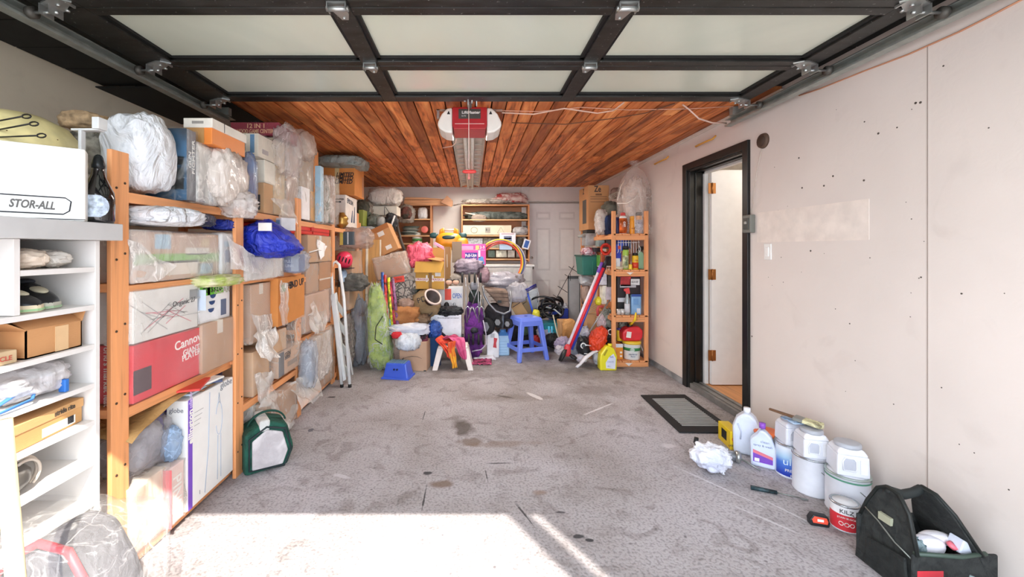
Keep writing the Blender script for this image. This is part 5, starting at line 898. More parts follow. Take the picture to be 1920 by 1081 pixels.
cloth('dark_cloth', 'dark green cloth and toy heap behind the brown sack', 'cloth', 772, 806, 536, 556, 5.1, .2, FAB('2a4034', '15201c', 8), amp=.4)
# FRAGILE carton with flaps
fb = thing('cardboard_box', 'open yellow brown carton taped with FRAGILE tape on top of the heap', 'box', at(806, 542, 4.9), rz=-9)
w_, h_, d_ = .36, .335, .36; FC = CARD('c99a48'); FB = CARD('a87c48')
MB().box(-w_/2, 0, 0, w_/2, .005, h_).box(-w_/2, 0, 0, -w_/2+.005, d_, h_).box(-w_/2, 0, 0, w_/2, d_, .005).box(-w_/2, d_-.005, 0, w_/2, d_, h_).build('front_and_base', FC, fb)
MB().box(w_/2-.005, 0, 0, w_/2, d_, h_+.18).build('side_wall', FB, fb); MB().add([(-w_/2, 0, h_), (w_/2-.02, 0, h_), (w_/2-.05, -.03, h_+.0), (w_/2-.05, -.03, h_)], [(0, 1, 2)]).build('crease', FC, fb)
MB().add([(-w_/2, 0, h_), (w_/2, 0, h_), (w_/2-.03, -.05, h_-.13), (-w_/2, -.05, h_-.13)], [(0, 1, 2, 3)]).build('flap', FC, fb, 0, None, .005)
MB().add([(-w_/2+.02, d_, h_), (w_/2, d_, h_), (w_/2+.0, d_+.06, h_+.17), (-w_/2+.06, d_+.06, h_+.17)], [(0, 1, 2, 3)]).build('flap', CARD('b08848'), fb, 0, None, .005)
MB().add([(w_/2-.01, .0, h_), (w_/2-.01, d_, h_+.02), (w_/2-.24, d_*.9, h_+.05), (w_/2-.22, .05, h_+.03)], [(0, 1, 2, 3)]).build('flap', CARD('c08a54'), fb, 0, None, .005)
MB().box(-w_/2, -.0015, .10, w_/2, 0, .135).build('fragile_tape', P('ece4e0', .4), fb); text(fb, 'FRAGILE', '-y', (-.095, -.0025, .1175), .03, P('b04a52'), 0, .02, w=.14); text(fb, 'FRAGILE', '-y', (.09, -.0025, .1175), .03, P('b04a52'), 0, .02, w=.14)
MB().box(-.015, -.0022, 0, .025, -.0005, .205).build('tape', P('8c6838', .35), fb)
for x in (-.04, .035): MB().box(x-.008, -.003, .09, x+.012, -.0015, .17).build('white_tape', P('ece8e4', .4), fb)
decal(fb, '-y', (.10, -.0, .18), .07, .045, P('ece8e2'), 'sticker'); decal(fb, '+x', (w_/2, .15, .34), .035, .16, P('d9ccb8'), 'sticker', rot=8); MB().box(w_/2-.002, 0, 0, w_/2+.001, .02, h_+.16).build('printed_tape', P('dcc6c6', .4), fb)
cloth('plastic_bag', 'bright pink plastic bag spilling out of the FRAGILE carton', 'bag', 762, 812, 455, 500, 5.15, .3, POLY('f0647c', .35), amp=.3, e=.85, seed=14); cloth('plastic_bag', 'lower pink bag end hanging down beside the FRAGILE carton', 'bag', 768, 786, 484, 502, 5.05, .16, POLY('f0647c', .35), amp=.3, e=.9)
tilt('pink_box', 'slim pink packet sticking out of the FRAGILE carton', 825, 461, 5.05, .16, .035, .05, -28, P('e698b8', .4))
# ride-on toy
rt = thing('ride_on_toy', 'orange plastic ride-on toy with a handle behind the FRAGILE carton', 'toy', at(842, 468, 5.7)); OR = P('e09324', .35)
MB().ell((0, 0, .12), (.19, .14, .12), .75, .06, 2).build('body', OR, rt); MB().ell((.17, -.03, .08), (.10, .10, .09), .6).build('front_lump', OR, rt)
for x in (-.1, .1): MB().tube([(x*1.2, 0, .2), (x*1.1, 0, .28), (x*.9, 0, .30), (x*.8, 0, .22)], .022, 8).build('handle_post', OR, rt)
MB().cyl((-.09, 0, .28), (.09, 0, .28), .011, n=12).build('grip', P('c9b8b4', .4), rt)
for x in (-.21, .19): MB().ell((x, -.02, .2), (.06, .04, .04), .8).build('teal_knob', P('1e4a4c', .4), rt)
MB().ell((.0, -.12, .17), (.09, .03, .03), .8).build('dark_vent', P('1e3a3e', .4), rt)
tag(MB().box(-.06, 0, 0, .07, .02, .28).build('cardboard_sheet', CARD('8c7a68'), None, 0, at(856, 492, 5.4)), 'grey brown board between the FRAGILE carton and the pink box', 'board')
# pink Pull-Ups box
o = carton('nappy_box', 'bright pink printed nappy box in front of the wall shelf', 'box', X_(862, 5.5), X_(911, 5.5), 5.5, 5.75, Z_(497, 5.5), Z_(457, 5.5), P('e6389a', .35, 0, .02), rz=0, rx=0,
   prints=[('-y', -.42, .62, .46, .2, P('f29ac4')), ('-y', .35, .66, .14, .2, P('f0c878')), ('-y', .0, .42, 1, .02, P('f6c0da')), ('-y', -.12, -.25, .48, .44, P('3a2f92'), 'blue_panel'), ('-y', .62, -.6, .2, .38, P('6aa8e6')), ('-y', .5, .1, .08, .4, P('f6d8e8'))],
   texts=[('-y', -.15, -.08, .062, 'Pull-Ups', WINK, 4, .15), ('-y', .72, .68, .05, '2-3', WINK), ('-y', -.1, -.4, .03, 'TRAINING', P('e6b0d0'), 3)])
MB().prism([(.07, .02), (.165, .02), (.14, .1), (.12, .13), (.1, .1)], -.1275, -.1262).build('printed_picture', P('5f9ad8'), o)
cloth('grey_jacket', 'mauve grey jacket heaped in front of the pink box', 'clothing', 852, 906, 486, 514, 5.3, .3, FAB('a294a0', '6f6470', 6), amp=.4, e=.8, fr=3.5)
cloth('cushion', 'dusty pink cushion under the mauve grey jacket', 'cushion', 895, 918, 500, 530, 5.3, .2, FAB('a88a92', '80666e', 6), amp=.25); cloth('beige_cushion', 'beige cushion left of the folded stroller wheels', 'cushion', 842, 868, 512, 540, 5.25, .2, FAB('b5aca2', '8f867c', 6), amp=.2, e=.7)
for px, lab in ((842, 'left of the two shoe soles beside the FRAGILE carton'), (855, 'right of the two shoe soles beside the FRAGILE carton')):
    s_ = tag(MB().ell((0, 0, 0), (.045, .06, .038), .9).build('shoe', P('2a2220', .6), None, 0, at(px, 528, 4.95)), lab, 'shoe', 'soles beside the FRAGILE carton'); MB().ell((0, -.035, -.004), (.04, .03, .03), .9).build('sole', P('d3a890', .6), s_)
# white boxes
ob = sit('storage_box', 'white box with handwritten OPEN and an orange tag', 'box', 822, 868, 537, 580, 5.1, .3, P('e6e3e2', .5), texts=[('-y', .52, .18, .085, 'OPEN', P('2f62b8'), 0, .11), ('-y', .12, -.55, .06, '(14)', P('8a8a8c'))], prints=[('-y', -.22, .32, .26, .48, P('ee4c34', .5, 0, .05), 'orange_tag')])
MB().ell((-.05, -.17, .02), (.04, .03, .08)).build('dark_strap', BLACK, ob)
cloth('black_bag', 'black bag and straps on top of the white printer box', 'bag', 818, 868, 574, 592, 4.95, .25, POLY('1d2226', .4), amp=.35)
o = sit('printer_box', 'white printer carton with a black printer pictured at its corner', 'box', 803, 865, 590, 652, 4.85, .3, P('e6e9f0', .45), texts=[('-y', .2, .82, .018, 'All-in-one printer and scanner', INK, 0, .26), ('-y', .6, .2, .02, '...', P('8a8c94'))])
MB().prism([(-.16, .20), (-.04, .20), (.03, .14), (.02, .09), (-.19, .09)], -.153, -.151).build('printed_printer', P('1b1e28', .4), o); MB().prism([(-.12, .15), (-.03, .15), (-.01, .12), (-.12, .12)], -.155, -.153).build('printed_tray', P('9aa2b0'), o)
bt_ = thing('blue_tub', 'tall blue plastic tub with a blue bag on top beside the printer carton', 'tub', (X_(815, 4.75), 4.75, 0)); MB().lathe([(.0, 0), (.075, 0), (.09, .42), (.097, .42), (.097, .435), (0, .435)], 24).build('tub', P('3a6298', .4), bt_); cloth('plastic_bag', 'crumpled royal blue bag on top of the blue tub', 'bag', 803, 828, 602, 632, 4.72, .2, POLY('2c55a8', .3), amp=.35)
# brown box with smile arrow
o = carton('cardboard_box', 'brown carton with a black arrow curve standing on the floor behind the blue step stool', 'box', X_(751, 4.5), X_(803, 4.5), 4.5, 4.8, 0, Z_(640, 4.5), CA['c9a488'], rz=-6)
MB().tube([(-.11, -.1525, .13), (-.07, -.1525, .152), (-.01, -.1525, .163), (.05, -.1525, .160), (.10, -.1525, .14)], [.003, .005, .007, .006, .002], 6, flat=.3).prism([(-.135, .12), (-.10, .15), (-.115, .118)], -.1535, -.1515).build('arrow_curve', INK, o); MB().box(.12, -.1515, .0, .15, -.15, .012).build('printed_block', INK, o)
cloth('plastic_bag', 'bright white plastic bag bulging over the carton with the black arrow', 'bag', 742, 790, 622, 656, 4.5, .3, POLY('dfe6ee', .35), amp=.2, e=.85, seed=9); cloth('white_cloth', 'white folded cloth lying across the middle of the heap', 'cloth', 730, 806, 604, 628, 4.66, .36, FAB('e6e8ee', 'b9bfd0', 4), amp=.25, e=.7)
cloth('red_cloth', 'small red cloth sticking out under the white folded cloth', 'cloth', 734, 754, 622, 634, 4.45, .08, FAB('d8323a'), amp=.3); cloth('black_cloth', 'black patterned cloth beside the white plastic bag', 'cloth', 785, 802, 626, 645, 4.55, .1, FAB('1d181c', 'b04a68', 10), amp=.3)
for dy in (0, 7): tag(MB().tube([at(718, 609+dy, 4.6), at(742, 618+dy, 4.45)], .006, 6).build('white_stick', P('e8e6e2')), '%s of two thin white sticks poking out above the blue step stool' % ('lower' if dy else 'upper'), 'stick', 'white sticks above the step stool')
# blue step stool
ss = thing('step_stool', 'small solid blue plastic step stool with grey ribbed top', 'stool', (X_(747, 4.3), 4.3, 0), rz=-10); SB = P('3e5fd0', .32, 0, .02)
def frus(a, b, h, a2, b2, z0=0): return [(-a, -b, z0), (a, -b, z0), (a, b, z0), (-a, b, z0), (-a2, -b2, h), (a2, -b2, h), (a2, b2, h), (-a2, b2, h)]
q6 = [(0, 1, 2, 3), (4, 5, 6, 7), (0, 1, 5, 4), (1, 2, 6, 5), (2, 3, 7, 6), (3, 0, 4, 7)]
MB().add(frus(.14, .10, .16, .108, .075), q6).build('body', SB, ss, .012); MB().add(frus(.152, .112, .02, .146, .106), q6).build('foot_flange', SB, ss, .004)
for i in range(9): MB().box(-.095+i*.0215, -.068, .158, -.084+i*.0215, .068, .166).build('grip_rib', P('6f8f98', .6), ss, .001)
for x in (-.014, .018): MB().cyl((x, -.094, .10), (x, -.082, .1), .0095, n=14).build('handle_hole', P('0f1a50', .6), ss)
# white kids stool with cloths
ks = thing('plastic_stool', 'small cream plastic stool with bright cloths draped over it', 'stool', (X_(850, 4.66), 4.66, 0)); WS = P('e9ddd6', .4, 0, .03)
MB().box(-.17, -.11, .235, .17, .11, .262).build('seat', WS, ks, .012)
for sx in (-1, 1):
    for sy in (-1, 1): MB().add([(sx*.20-.03*1, sy*.135-.02, 0), (sx*.20+.03, sy*.135-.02, 0), (sx*.20+.03, sy*.135+.02, 0), (sx*.20-.03, sy*.135+.02, 0), (sx*.14-.035, sy*.09-.02, .24), (sx*.14+.035, sy*.09-.02, .24), (sx*.14+.035, sy*.09+.02, .24), (sx*.14-.035, sy*.09+.02, .24)], q6).build('leg', WS, ks, .006)
drape('pink_cloth', 'bright pink cloth draped over the right of the cream stool', [at(838, 634, 4.66), at(855, 632, 4.58), at(862, 640, 4.52), at(866, 658, 4.51), at(870, 674, 4.51)], (1, .1, 0), .19, .05, FAB('e8709c', 'c24a7a', 9))
drape('orange_cloth', 'orange red cloth hanging from the left of the cream stool', [at(842, 634, 4.70), at(832, 636, 4.6), at(826, 641, 4.52), at(836, 654, 4.5), at(842, 670, 4.5)], (1, .1, -.4), .17, .05, FAB('f2603c', 'c93a2a', 12))
drape('yellow_cloth', 'yellow orange cloth hanging down to the floor by the cream stool', [at(846, 640, 4.5), at(846, 655, 4.49), at(850, 672, 4.48), at(853, 690, 4.47)], (1, 0, .2), .08, .06, FAB('f2b83c', 'e0603a', 9))
drape('magenta_cloth', 'magenta cloth bunched on top of the cream stool', [at(826, 634, 4.7), at(838, 630, 4.66), at(852, 631, 4.66), at(862, 636, 4.7)], (0, 1, 0), .16, .12, FAB('d8507c', '8a2f50', 9), amp=.03)
o = tag(MB().sheet(lambda u, v: (X_(878, 4.8)+.27*u+.02*v, 4.72+.3*v, .006+.035*abs(noise.noise(Vector((u*6, v*6, 2))))), 12, 10).build('picnic_cloth', FAB('e2608e', '5a2a3c', 12), None, 0, None, .006), 'pink and black patterned cloth lying flat on the floor', 'cloth')
# jugs
j = thing('laundry_jug', 'white plastic jug with a red label standing beside the folded stroller', 'jug', (X_(924, 5.1), 5.1, 0)); MB().prism([(-.075, 0), (.075, 0), (.08, .2), (.07, .29), (.03, .33), (-.02, .34), (-.07, .34), (-.08, .2)], -.05, .05).build('body', P('e2e2e6', .35), j, .012); MB().prism([(-.0, .13), (.045, .12), (.04, .18), (.055, .24), (.01, .25), (.01, .19)], -.052, -.0505).build('red_label', P('c0343e'), j)
MB().prism([(-.03, .25), (.02, .25), (.02, .30), (-.03, .30)], -.052, -.0505).build('handle_hole', P('b5b4b8'), j); MB().cyl((-.045, 0, .33), (-.045, 0, .36), .022, n=14).build('cap', P('e9e9ec'), j)
j = thing('water_jug', 'pale blue square plastic canister with a blue lid beside the blue stool', 'jug', (X_(943, 5.2), 5.2, 0)); MB().box(-.08, -.07, 0, .08, .07, .26).build('body', P('a6c8e6', .25, 0, .05, 8), j, .02); MB().add(frus(.075, .065, .30, .035, .035, .255), q6).cyl((0, 0, .29), (0, 0, .325), .04, n=16).build('lid', P('4f86c4', .4), j)
for i in range(5): MB().box(-.05, -.072, .04+i*.035, .05, -.07, .045+i*.035).build('moulded_line', P('86aace', .3), j)
tag(MB().prism([(0, 0), (.3, .0), (.26, .04), (.02, .03)], -.06, .06).build('white_tray', P('e0dfe2', .4), None, .01, (X_(885, 5.0), 5.0, 0)), 'long low white plastic tray on the floor under the stroller', 'tray')
# blue stool
bs = thing('tall_stool', 'periwinkle blue plastic stool with four legs near the middle of the room', 'stool', (X_(986, 5.07), 5.07, 0), rz=20); PBm = P('7088ea', .3, 0, .02)
S = 1.0; MB().add(frus(.155, .155, .515, .14, .14, .47), q6).build('seat', PBm, bs, .012)
MB().lathe([(.02, .0), (.022, .004), (.0, .004)], 16, c=(0, 0, .515)).build('seat_hole', P('3f50a8', .5), bs)
for sx in (-1, 1):
    for sy in (-1, 1):
        g, e = .205, .145; MB().add([(sx*(g-.04), sy*(g-.04), 0), (sx*(g+.008), sy*(g-.04), 0), (sx*(g+.008), sy*(g+.008), 0), (sx*(g-.04), sy*(g+.008), 0), (sx*(e-.055), sy*(e-.055), .48), (sx*(e+.006), sy*(e-.055), .48), (sx*(e+.006), sy*(e+.006), .48), (sx*(e-.055), sy*(e+.006), .48)], q6).build('leg', PBm, bs, .008)
for sx, sy in ((1, 0), (-1, 0), (0, 1), (0, -1)):
    g = .188; MB().box(sx*g-(.006 if sx else g-.02), sy*g-(.006 if sy else g-.02), .115, sx*g+(.006 if sx else g-.02), sy*g+(.006 if sy else g-.02), .165).build('cross_brace', PBm, bs, .004)
    g = .152; MB().box(sx*g-(.006 if sx else g-.02), sy*g-(.006 if sy else g-.02), .415, sx*g+(.006 if sx else g-.02), sy*g+(.006 if sy else g-.02), .48).build('apron', PBm, bs, .004)
decal(bs, '+z', (.07, -.09, .516), .045, .03, P('d9e2f6'), 'sticker')
# folded purple stroller (frame up, wheels at both ends)
SV = P('b4b5ba', .3, .8); PU = FAB('7c3494', '46205c', 9)
ps = thing('folded_stroller', 'folded purple umbrella stroller with wheels up standing in the heap', 'stroller', (X_(889, 4.95), 4.95, 0))
def lp_(px, py, dy=0): p = at(px, py, 4.95+dy); return (p.x-ps.location.x, dy, p.z)
for px0, px1 in ((873, 877), (896, 900)): MB().tube([lp_(px0, 520, -.04), lp_(px0+1, 570, -.04), lp_(px1-2, 605, -.04)], .0065, 8).build('frame_tube', SV, ps)
for a, b_ in (((898, 535), (886, 570)), ((884, 575), (876, 604)), ((886, 575), (898, 604)), ((902, 552), (898, 588)), ((878, 535), (890, 560))): MB().tube([lp_(*a, -.03), lp_(*b_, -.03)], .007, 8).build('cross_brace', SV, ps)
MB().ell((.0, .05, .36), (.12, .09, .36), .8, .2, 31, 30, 30, 3).build('seat_fabric', PU, ps); MB().ell(lp_(890, 556, .03), (.07, .05, .09), .8, .2, 3).build('dark_liner', FAB('24302c'), ps)
MB().ell(lp_(889, 536, .02), (.05, .04, .05), .7, .1, 5).build('grey_liner', FAB('8c8c92'), ps)
for px in (867, 880, 890, 901): w__ = MB().cyl((lp_(px, 520)[0]-.012, -.02, lp_(px, 520)[2]), (lp_(px, 520)[0]+.012, -.02, lp_(px, 520)[2]), .062, n=20).build('wheel', RUBBER, ps, .006)
for px in (868, 879, 887, 897, 906): w__ = MB().cyl((lp_(px, 632)[0]-.012, -.11, lp_(px, 632)[2]), (lp_(px, 632)[0]+.012, -.11, lp_(px, 632)[2]), .065, n=20).build('wheel', RUBBER, ps, .006)
MB().ell((lp_(889, 618)[0], -.0, lp_(889, 618)[2]), (.06, .05, .05), .8, .1).build('wheel_housing', P('23242a', .5), ps)
for cx_ in (877, 896, 903): MB().tube([lp_(cx_-5, 590, -.06), lp_(cx_-5, 578, -.06), lp_(cx_, 574, -.06), lp_(cx_+4, 578, -.06), lp_(cx_+3, 590, -.06)], .006, 6).build('wire_loop', SV, ps)
MB().tube([lp_(906, 600, -.05), lp_(911, 625, -.05), lp_(912, 645, -.05), lp_(902, 655, -.05), lp_(885, 658, -.05)], .007, 6).build('trim_tube', P('cfc6d8', .4), ps)
# taupe stroller
ts = thing('stroller', 'taupe and black baby stroller with a grey curved handle', 'stroller', (X_(935, 5.12), 5.12, 0))
def lt(px, py, dy=0): p = at(px, py, 5.12+dy); return (p.x-ts.location.x, dy, p.z)
pr = [lt(907, 540), lt(952, 545), lt(956, 576), lt(936, 573), lt(925, 560)]; MB().prism([(p[0], p[2]) for p in pr], -.02, .3).build('canopy', FAB('8c7668', '6c5a4e', 6), ts, .02)
for i in range(3): a, b_ = lt(912+i*4, 547+i*8, -.0), lt(952, 550+i*7, -.0); MB().tube([(a[0], -.025, a[2]), (b_[0], -.025, b_[2])], .004, 5).build('seam', P('5e4e44'), ts)
MB().box(lt(933, 563)[0], -.03, lt(933, 567)[2], lt(940, 563)[0], -.021, lt(933, 562)[2]).build('badge', BLACK, ts)
MB().ell((lt(935, 590)[0], .1, lt(935, 590)[2]), (.17, .14, .14), .8, .1).build('seat', FAB('231f24'), ts)
MB().tube([lt(905, 536, -.06), lt(908, 552, -.08), lt(916, 568, -.09), lt(930, 583, -.1), lt(945, 588, -.1), lt(956, 583, -.08), lt(959, 560, -.04), lt(957, 545, 0)], .013, 10).build('handle', P('8a8d92', .35, .6), ts)
MB().tube([lt(943, 588, -.08), lt(942, 615, -.08)], .016, 8).build('fork', P('5c6670', .4, .4), ts)
for px, py, r_ in ((936, 604, .07), (954, 607, .06), (912, 612, .11)):
    c = lt(px, py, -.06); w__ = MB().cyl((c[0]-.018, c[1]-.0, c[2]), (c[0]+.018, c[1]+.05, c[2]), r_, n=24).build('wheel', RUBBER, ts, .006); MB().cyl((c[0]-.022, c[1]-.004, c[2]), (c[0]+.02, c[1]+.05, c[2]), r_*.6, n=6, smooth=False).build('hub', P('c9ced2', .3, .5), w__)
MB().tube([lt(905, 560, 0), lt(908, 600, 0), lt(912, 625, 0)], .012, 8).build('leg_tube', P('6d7278', .35, .6), ts)
cloth('clear_bag', 'large grey clear plastic cover heaped over the stroller', 'bag', 908, 980, 510, 546, 5.62, .34, FILM('b6b2ba', .65, .95), amp=.35, e=.8, fr=3, seed=17); cloth('plastic_sheet', 'tail of clear plastic hanging right of the stroller', 'plastic', 950, 990, 530, 566, 5.4, .2, FILM('c3c0c6', .55, .95), amp=.35, seed=4)
cloth('grey_blanket', 'mauve grey blanket inside the clear cover over the stroller', 'blanket', 912, 962, 516, 545, 5.62, .24, FAB('8a8492', '5d5866', 5), amp=.3)
for i, (dx, c_, lab) in enumerate(((0, 'b89468', 'lighter flattened carton leaning right of the stroller'), (.1, '9a8668', 'darker flattened carton leaning behind the lighter one'))):
    tilt('cardboard_box', lab, 972+i*12, 578-i*2, 5.45+dx, .15, .22, .12, 32, CARD(c_), prints=[('-y', 0, .6, .8, .04, INK)])
tag(MB().tube([at(972, 570, 5.5), at(990, 548, 5.5), at(1008, 540, 5.5), at(1011, 560, 5.5), at(1006, 585, 5.5)], .007, 6).build('translucent_tub', P('b6bcc0', .3), None), 'curved grey rim of a translucent tub behind the blue handle', 'tub')
tag(MB().add([tuple(at(975, 545, 5.55)), tuple(at(1008, 541, 5.55)), tuple(at(1008, 590, 5.55)), tuple(at(980, 592, 5.55))], [(0, 1, 2, 3)]).build('clear_tub', FILM('c9d0d4', .45, .7), None, 0, None, .01), 'translucent tub side standing behind the blue handle', 'tub')
bp = thing('push_handle', 'blue plastic push handle with a T grip standing behind the blue stool', 'handle', at(1001, 592, 5.3)); b0 = bp.location; BLH = P('2f56c8', .35)  # push handle with a T grip, no broom head
MB().tube([(0, 0, 0), at(989, 549, 5.35)-b0], .013, 8).build('shaft', BLH, bp); MB().tube([at(986, 543, 5.3)-b0, at(1005, 533, 5.36)-b0], .012, 8).tube([at(988, 546, 5.3)-b0, at(1006, 536, 5.36)-b0], .008, 8).build('grip', P('2a2f80', .4), bp)
cloth('yellow_sponge', 'bright yellow plastic piece on top behind the blue stool', 'scoop', 998, 1012, 580, 598, 5.3, .1, P('d9d43c', .4), amp=.25)
# hula hoops
for i, (c_, r_, dx, dz, lab) in enumerate((('f0c63c', .316, 0, 0, 'yellow hula hoop, outermost at the top'), ('e2562e', .298, .0, -.012, 'orange red hula hoop just inside the yellow one'), ('c83a34', .284, .02, -.02, 'dark red hula hoop, innermost'), ('5a6ca8', .31, .035, -.01, 'blue grey hula hoop on the right side'), ('d9cfd8', .316, .05, -.015, 'pale pink hula hoop, furthest right'))):
    tag(MB().tube(arc((0, 0, 0), r_, 0, 355, 48, 'y'), .0105, 8, True).build('hula_hoop', P(c_, .3), None, 0, Vector(at(938, 491, 5.70))+Vector((dx, i*.02, dz))), lab, 'hoop', 'hula hoops behind the pink box')
# hoses, cooler, bins right of the stool
hs = MB()
for k in range(10): c = at(1028+R.uniform(-12, 12), 574+R.uniform(-8, 10), 5.6+R.uniform(-.1, .1)); rr = R.uniform(.1, .17); hs.tube([(c.x+rr*math.cos(t)*(1), c.y+.08*math.sin(t*1+k), c.z+rr*.65*math.sin(t)) for t in [i*math.pi/10+k for i in range(18)]], .014, 7)
tag(hs.build('garden_hose', P('15161a', .4)), 'black coiled garden hose heaped in front of the back door', 'hose')
tag(MB().tube([at(1000, 568, 5.7), at(1020, 574, 5.6), at(1040, 580, 5.5), at(1052, 590, 5.4)], .012, 8).build('grey_tube', P('aab0b2', .4, .4)), 'light grey metal tube crossing the black hose', 'tube')
o = sit('cool_box', 'dark blue plastic cool box in front of the back door', 'cooler', 1036, 1066, 578, 612, 5.7, .3, P('1d3aa0', .35), bev=.012)
cloth('clear_bag', 'light grey clear bag lying over the blue cool box', 'bag', 1034, 1064, 566, 590, 5.8, .2, FILM('cfd3da', .6, .95), amp=.4, e=.8, seed=23)
tb = thing('teal_bin', 'teal plastic bin with ribbed sides on the floor behind the blue stool', 'bin', at(1038, 640, 5.5)); tb.location.z = .05; MB().add(frus(.13, .1, .3, .16, .13), q6).build('bin_body', P('1a8a94', .35), tb, .015); MB().box(-.17, -.14, .295, .17, .14, .32).build('rim', P('167680', .35), tb, .006)
for x in (-.09, -.05): MB().cyl((x, -.125, .04), (x, -.14, .28), .014, n=10).build('rib', P('49b4d8', .3), tb)
cloth('black_tyre_bag', 'black crumpled bag like a flat tyre on the floor right of the stool', 'bag', 1018, 1052, 622, 650, 5.4, .3, POLY('101014', .5), amp=.3, e=.9); cloth('grey_cloth', 'light lilac cloth between the stool and the black bag', 'cloth', 1006, 1040, 612, 632, 5.45, .2, FAB('b0aec2', '7c7a8c', 6), amp=.35)
cloth('red_toy', 'red toy part seen through the legs of the blue stool', 'toy', 996, 1012, 628, 648, 5.5, .12, P('c22a2a', .4), amp=.25); cloth('dark_bag', 'dark bag behind the legs of the blue stool', 'bag', 950, 1010, 600, 655, 5.75, .3, FAB('38333a', '17161a', 5), amp=.35); cloth('brown_cloth', 'taupe cloth on the floor under the stroller', 'cloth', 912, 950, 604, 640, 5.6, .3, FAB('7c6a60', '4a4040', 5), amp=.3)
cloth('green_pot', 'small green pot seen between the stool legs', 'pot', 975, 992, 608, 628, 5.6, .1, P('4c6a50', .5), amp=.1)
tag(MB().tube([at(1037, 590, 5.2), at(1045, 625, 5.1), at(1054, 650, 5.0)], .009, 8).build('wood_stick', P('b0a690', .6)), 'thin pale stick leaning in front of the teal bin', 'stick')
MBx = MB()
MBx.tube([at(1076, 498, 6.0), at(1040, 565, 5.9)], .005, 5)
for px, py in ((1075, 503), (1068, 518), (1055, 540), (1046, 556)): MBx.tube([at(px-9, py-4, 6.0), at(px+9, py+8, 5.95)], .005, 5)
tag(MBx.build('aerial', P('3c3c40', .5, .4)), 'thin dark metal aerial with cross rods leaning by the back door', 'aerial')
sf = thing('window_screen', 'grey framed mesh screen leaning near the back door', 'screen', (X_(1076, 5.8), 5.8, 0))
x0, x1, z0, z1 = X_(1065, 5.8)-sf.location.x, X_(1088, 5.8)-sf.location.x, .2, Z_(517, 5.8)
MB().box(x0, 0, z0, x0+.012, .02, z1).box(x1-.012, 0, z0, x1, .02, z1).box(x0, 0, z1-.04, x1, .02, z1).box(x0, 0, z0, x1, .02, z0+.02).build('frame', P('55585a', .4, .3), sf); MB().box(x0+.01, .008, z0, x1-.01, .012, z1-.03).build('mesh_panel', P('a4a6a6', .6), sf); MB().box(x0+.03, -.004, .9, x0+.036, 0, 1.0).build('handle', BLACK, sf)
o = sit('cardboard_box', 'tan carton standing behind the leaning poles', 'box', 1050, 1074, 602, 648, 5.2, .2, CA['c89a6c'], rz=0); cloth('paper_bag', 'rolled kraft paper sheet on the tan carton', 'paper', 1055, 1080, 598, 640, 5.12, .1, FAB('cf9a60', 'a8743e', 4), amp=.2, e=.6)
cloth('purple_bag', 'white and purple plastic bag on the floor beside the poles', 'bag', 1042, 1072, 632, 662, 4.95, .24, POLY('a79ab4', .35), amp=.4, seed=3); cloth('clear_bag', 'whitish crumpled bag end on the floor by the poles', 'bag', 1041, 1058, 648, 664, 4.85, .14, FILM('ddd8de', .7, .95), amp=.4)
# ================================================================ RIGHT RACK
rr_ = thing('narrow_rack', 'narrow pine shelving rack standing along the right wall at the back', 'shelf', (0, 0, 0))
RX0, RX1 = 1.61, 2.03
RY = [4.66, 5.20, 5.97]
for y in RY:
    for x in (RX0, RX1-.045): MB().box(0, 0, 0, .045, .03, 1.79).build('upright', PINE['z'], rr_, .003, (x, y, 0))
for z in (.055, .575, 1.10, 1.515):
    MB().box(RX0+.045, RY[0]-.004, z-.06, RX1-.045, RY[0]+.016, z-.005).build('end_rail', PINE['x'], rr_, .002)
    for a, b_ in zip(RY[:-1], RY[1:]):
        MB().box(RX0-.002, a+.03, z-.05, RX0+.018, b_, z-.005).build('side_rail', PINE['y'], rr_, .002)
        for k in range(4): MB().box(RX0+.02+k*.10, a+.0, z-.004, RX0+.112+k*.10, b_+.02, z+.014).build('shelf_slat', PINE['y'], rr_, .002)
for y in RY[1:]: MB().box(RX0+.045, y, 1.46, RX1-.045, y+.016, 1.51).box(RX0+.045, y, .52, RX1-.045, y+.016, .57).build('end_rail', PINE['x'], rr_, .002)
Y0 = 4.74; Zs = (.07, .59, 1.115, 1.53)
def can(name, label, px, Y, z, r, h, body, cap, capc=None, group=None, neck=.5, band=None, txt=None):
    t = thing(name, label, 'bottle' if 'bottle' in name else 'can', (X_(px, Y), Y, z), group=group)
    MB().lathe([(0, 0), (r*.96, 0), (r, .006), (r, h*.80), (r*.92, h*.83), (r*neck, h*.87), (0, h*.87)], 22).build('body', body, t); MB().lathe([(r*neck*1.1, 0), (r*neck*1.1, h*.14), (r*neck*.9, h*.16), (0, h*.16)], 18, c=(0, 0, h*.85)).build('cap', capc or P('d8403a', .4), t)
    if band: MB().lathe([(r*1.012, 0), (r*1.012, h*band[1])], 22, c=(0, 0, h*band[0])).build('label', band[2], t)
    if txt: text(t, txt[0], '-y', (0, -r*1.03, h*txt[1]), txt[2], txt[3], -90 if len(txt) > 4 else 0, .02)
    return t
SH = .0125
can('spray_can', 'orange red and white can with a red cap, top shelf of narrow rack', 1168, Y0, Zs[3], .042, .245, P('e8e4de', .3), None, P('c8423e', .4), neck=.6, band=(.02, .72, P('ea6a30', .35, 0, .5, 14)), txt=('OFF', .45, .035, WINK, 1))
can('plastic_bottle', 'small orange yellow bottle in the middle of the top shelf', 1185, Y0, Zs[3], .030, .205, P('f0a02c', .35), None, P('e8a238', .4), neck=.9, txt=('SUN', .3, .018, P('8c3a1c')))
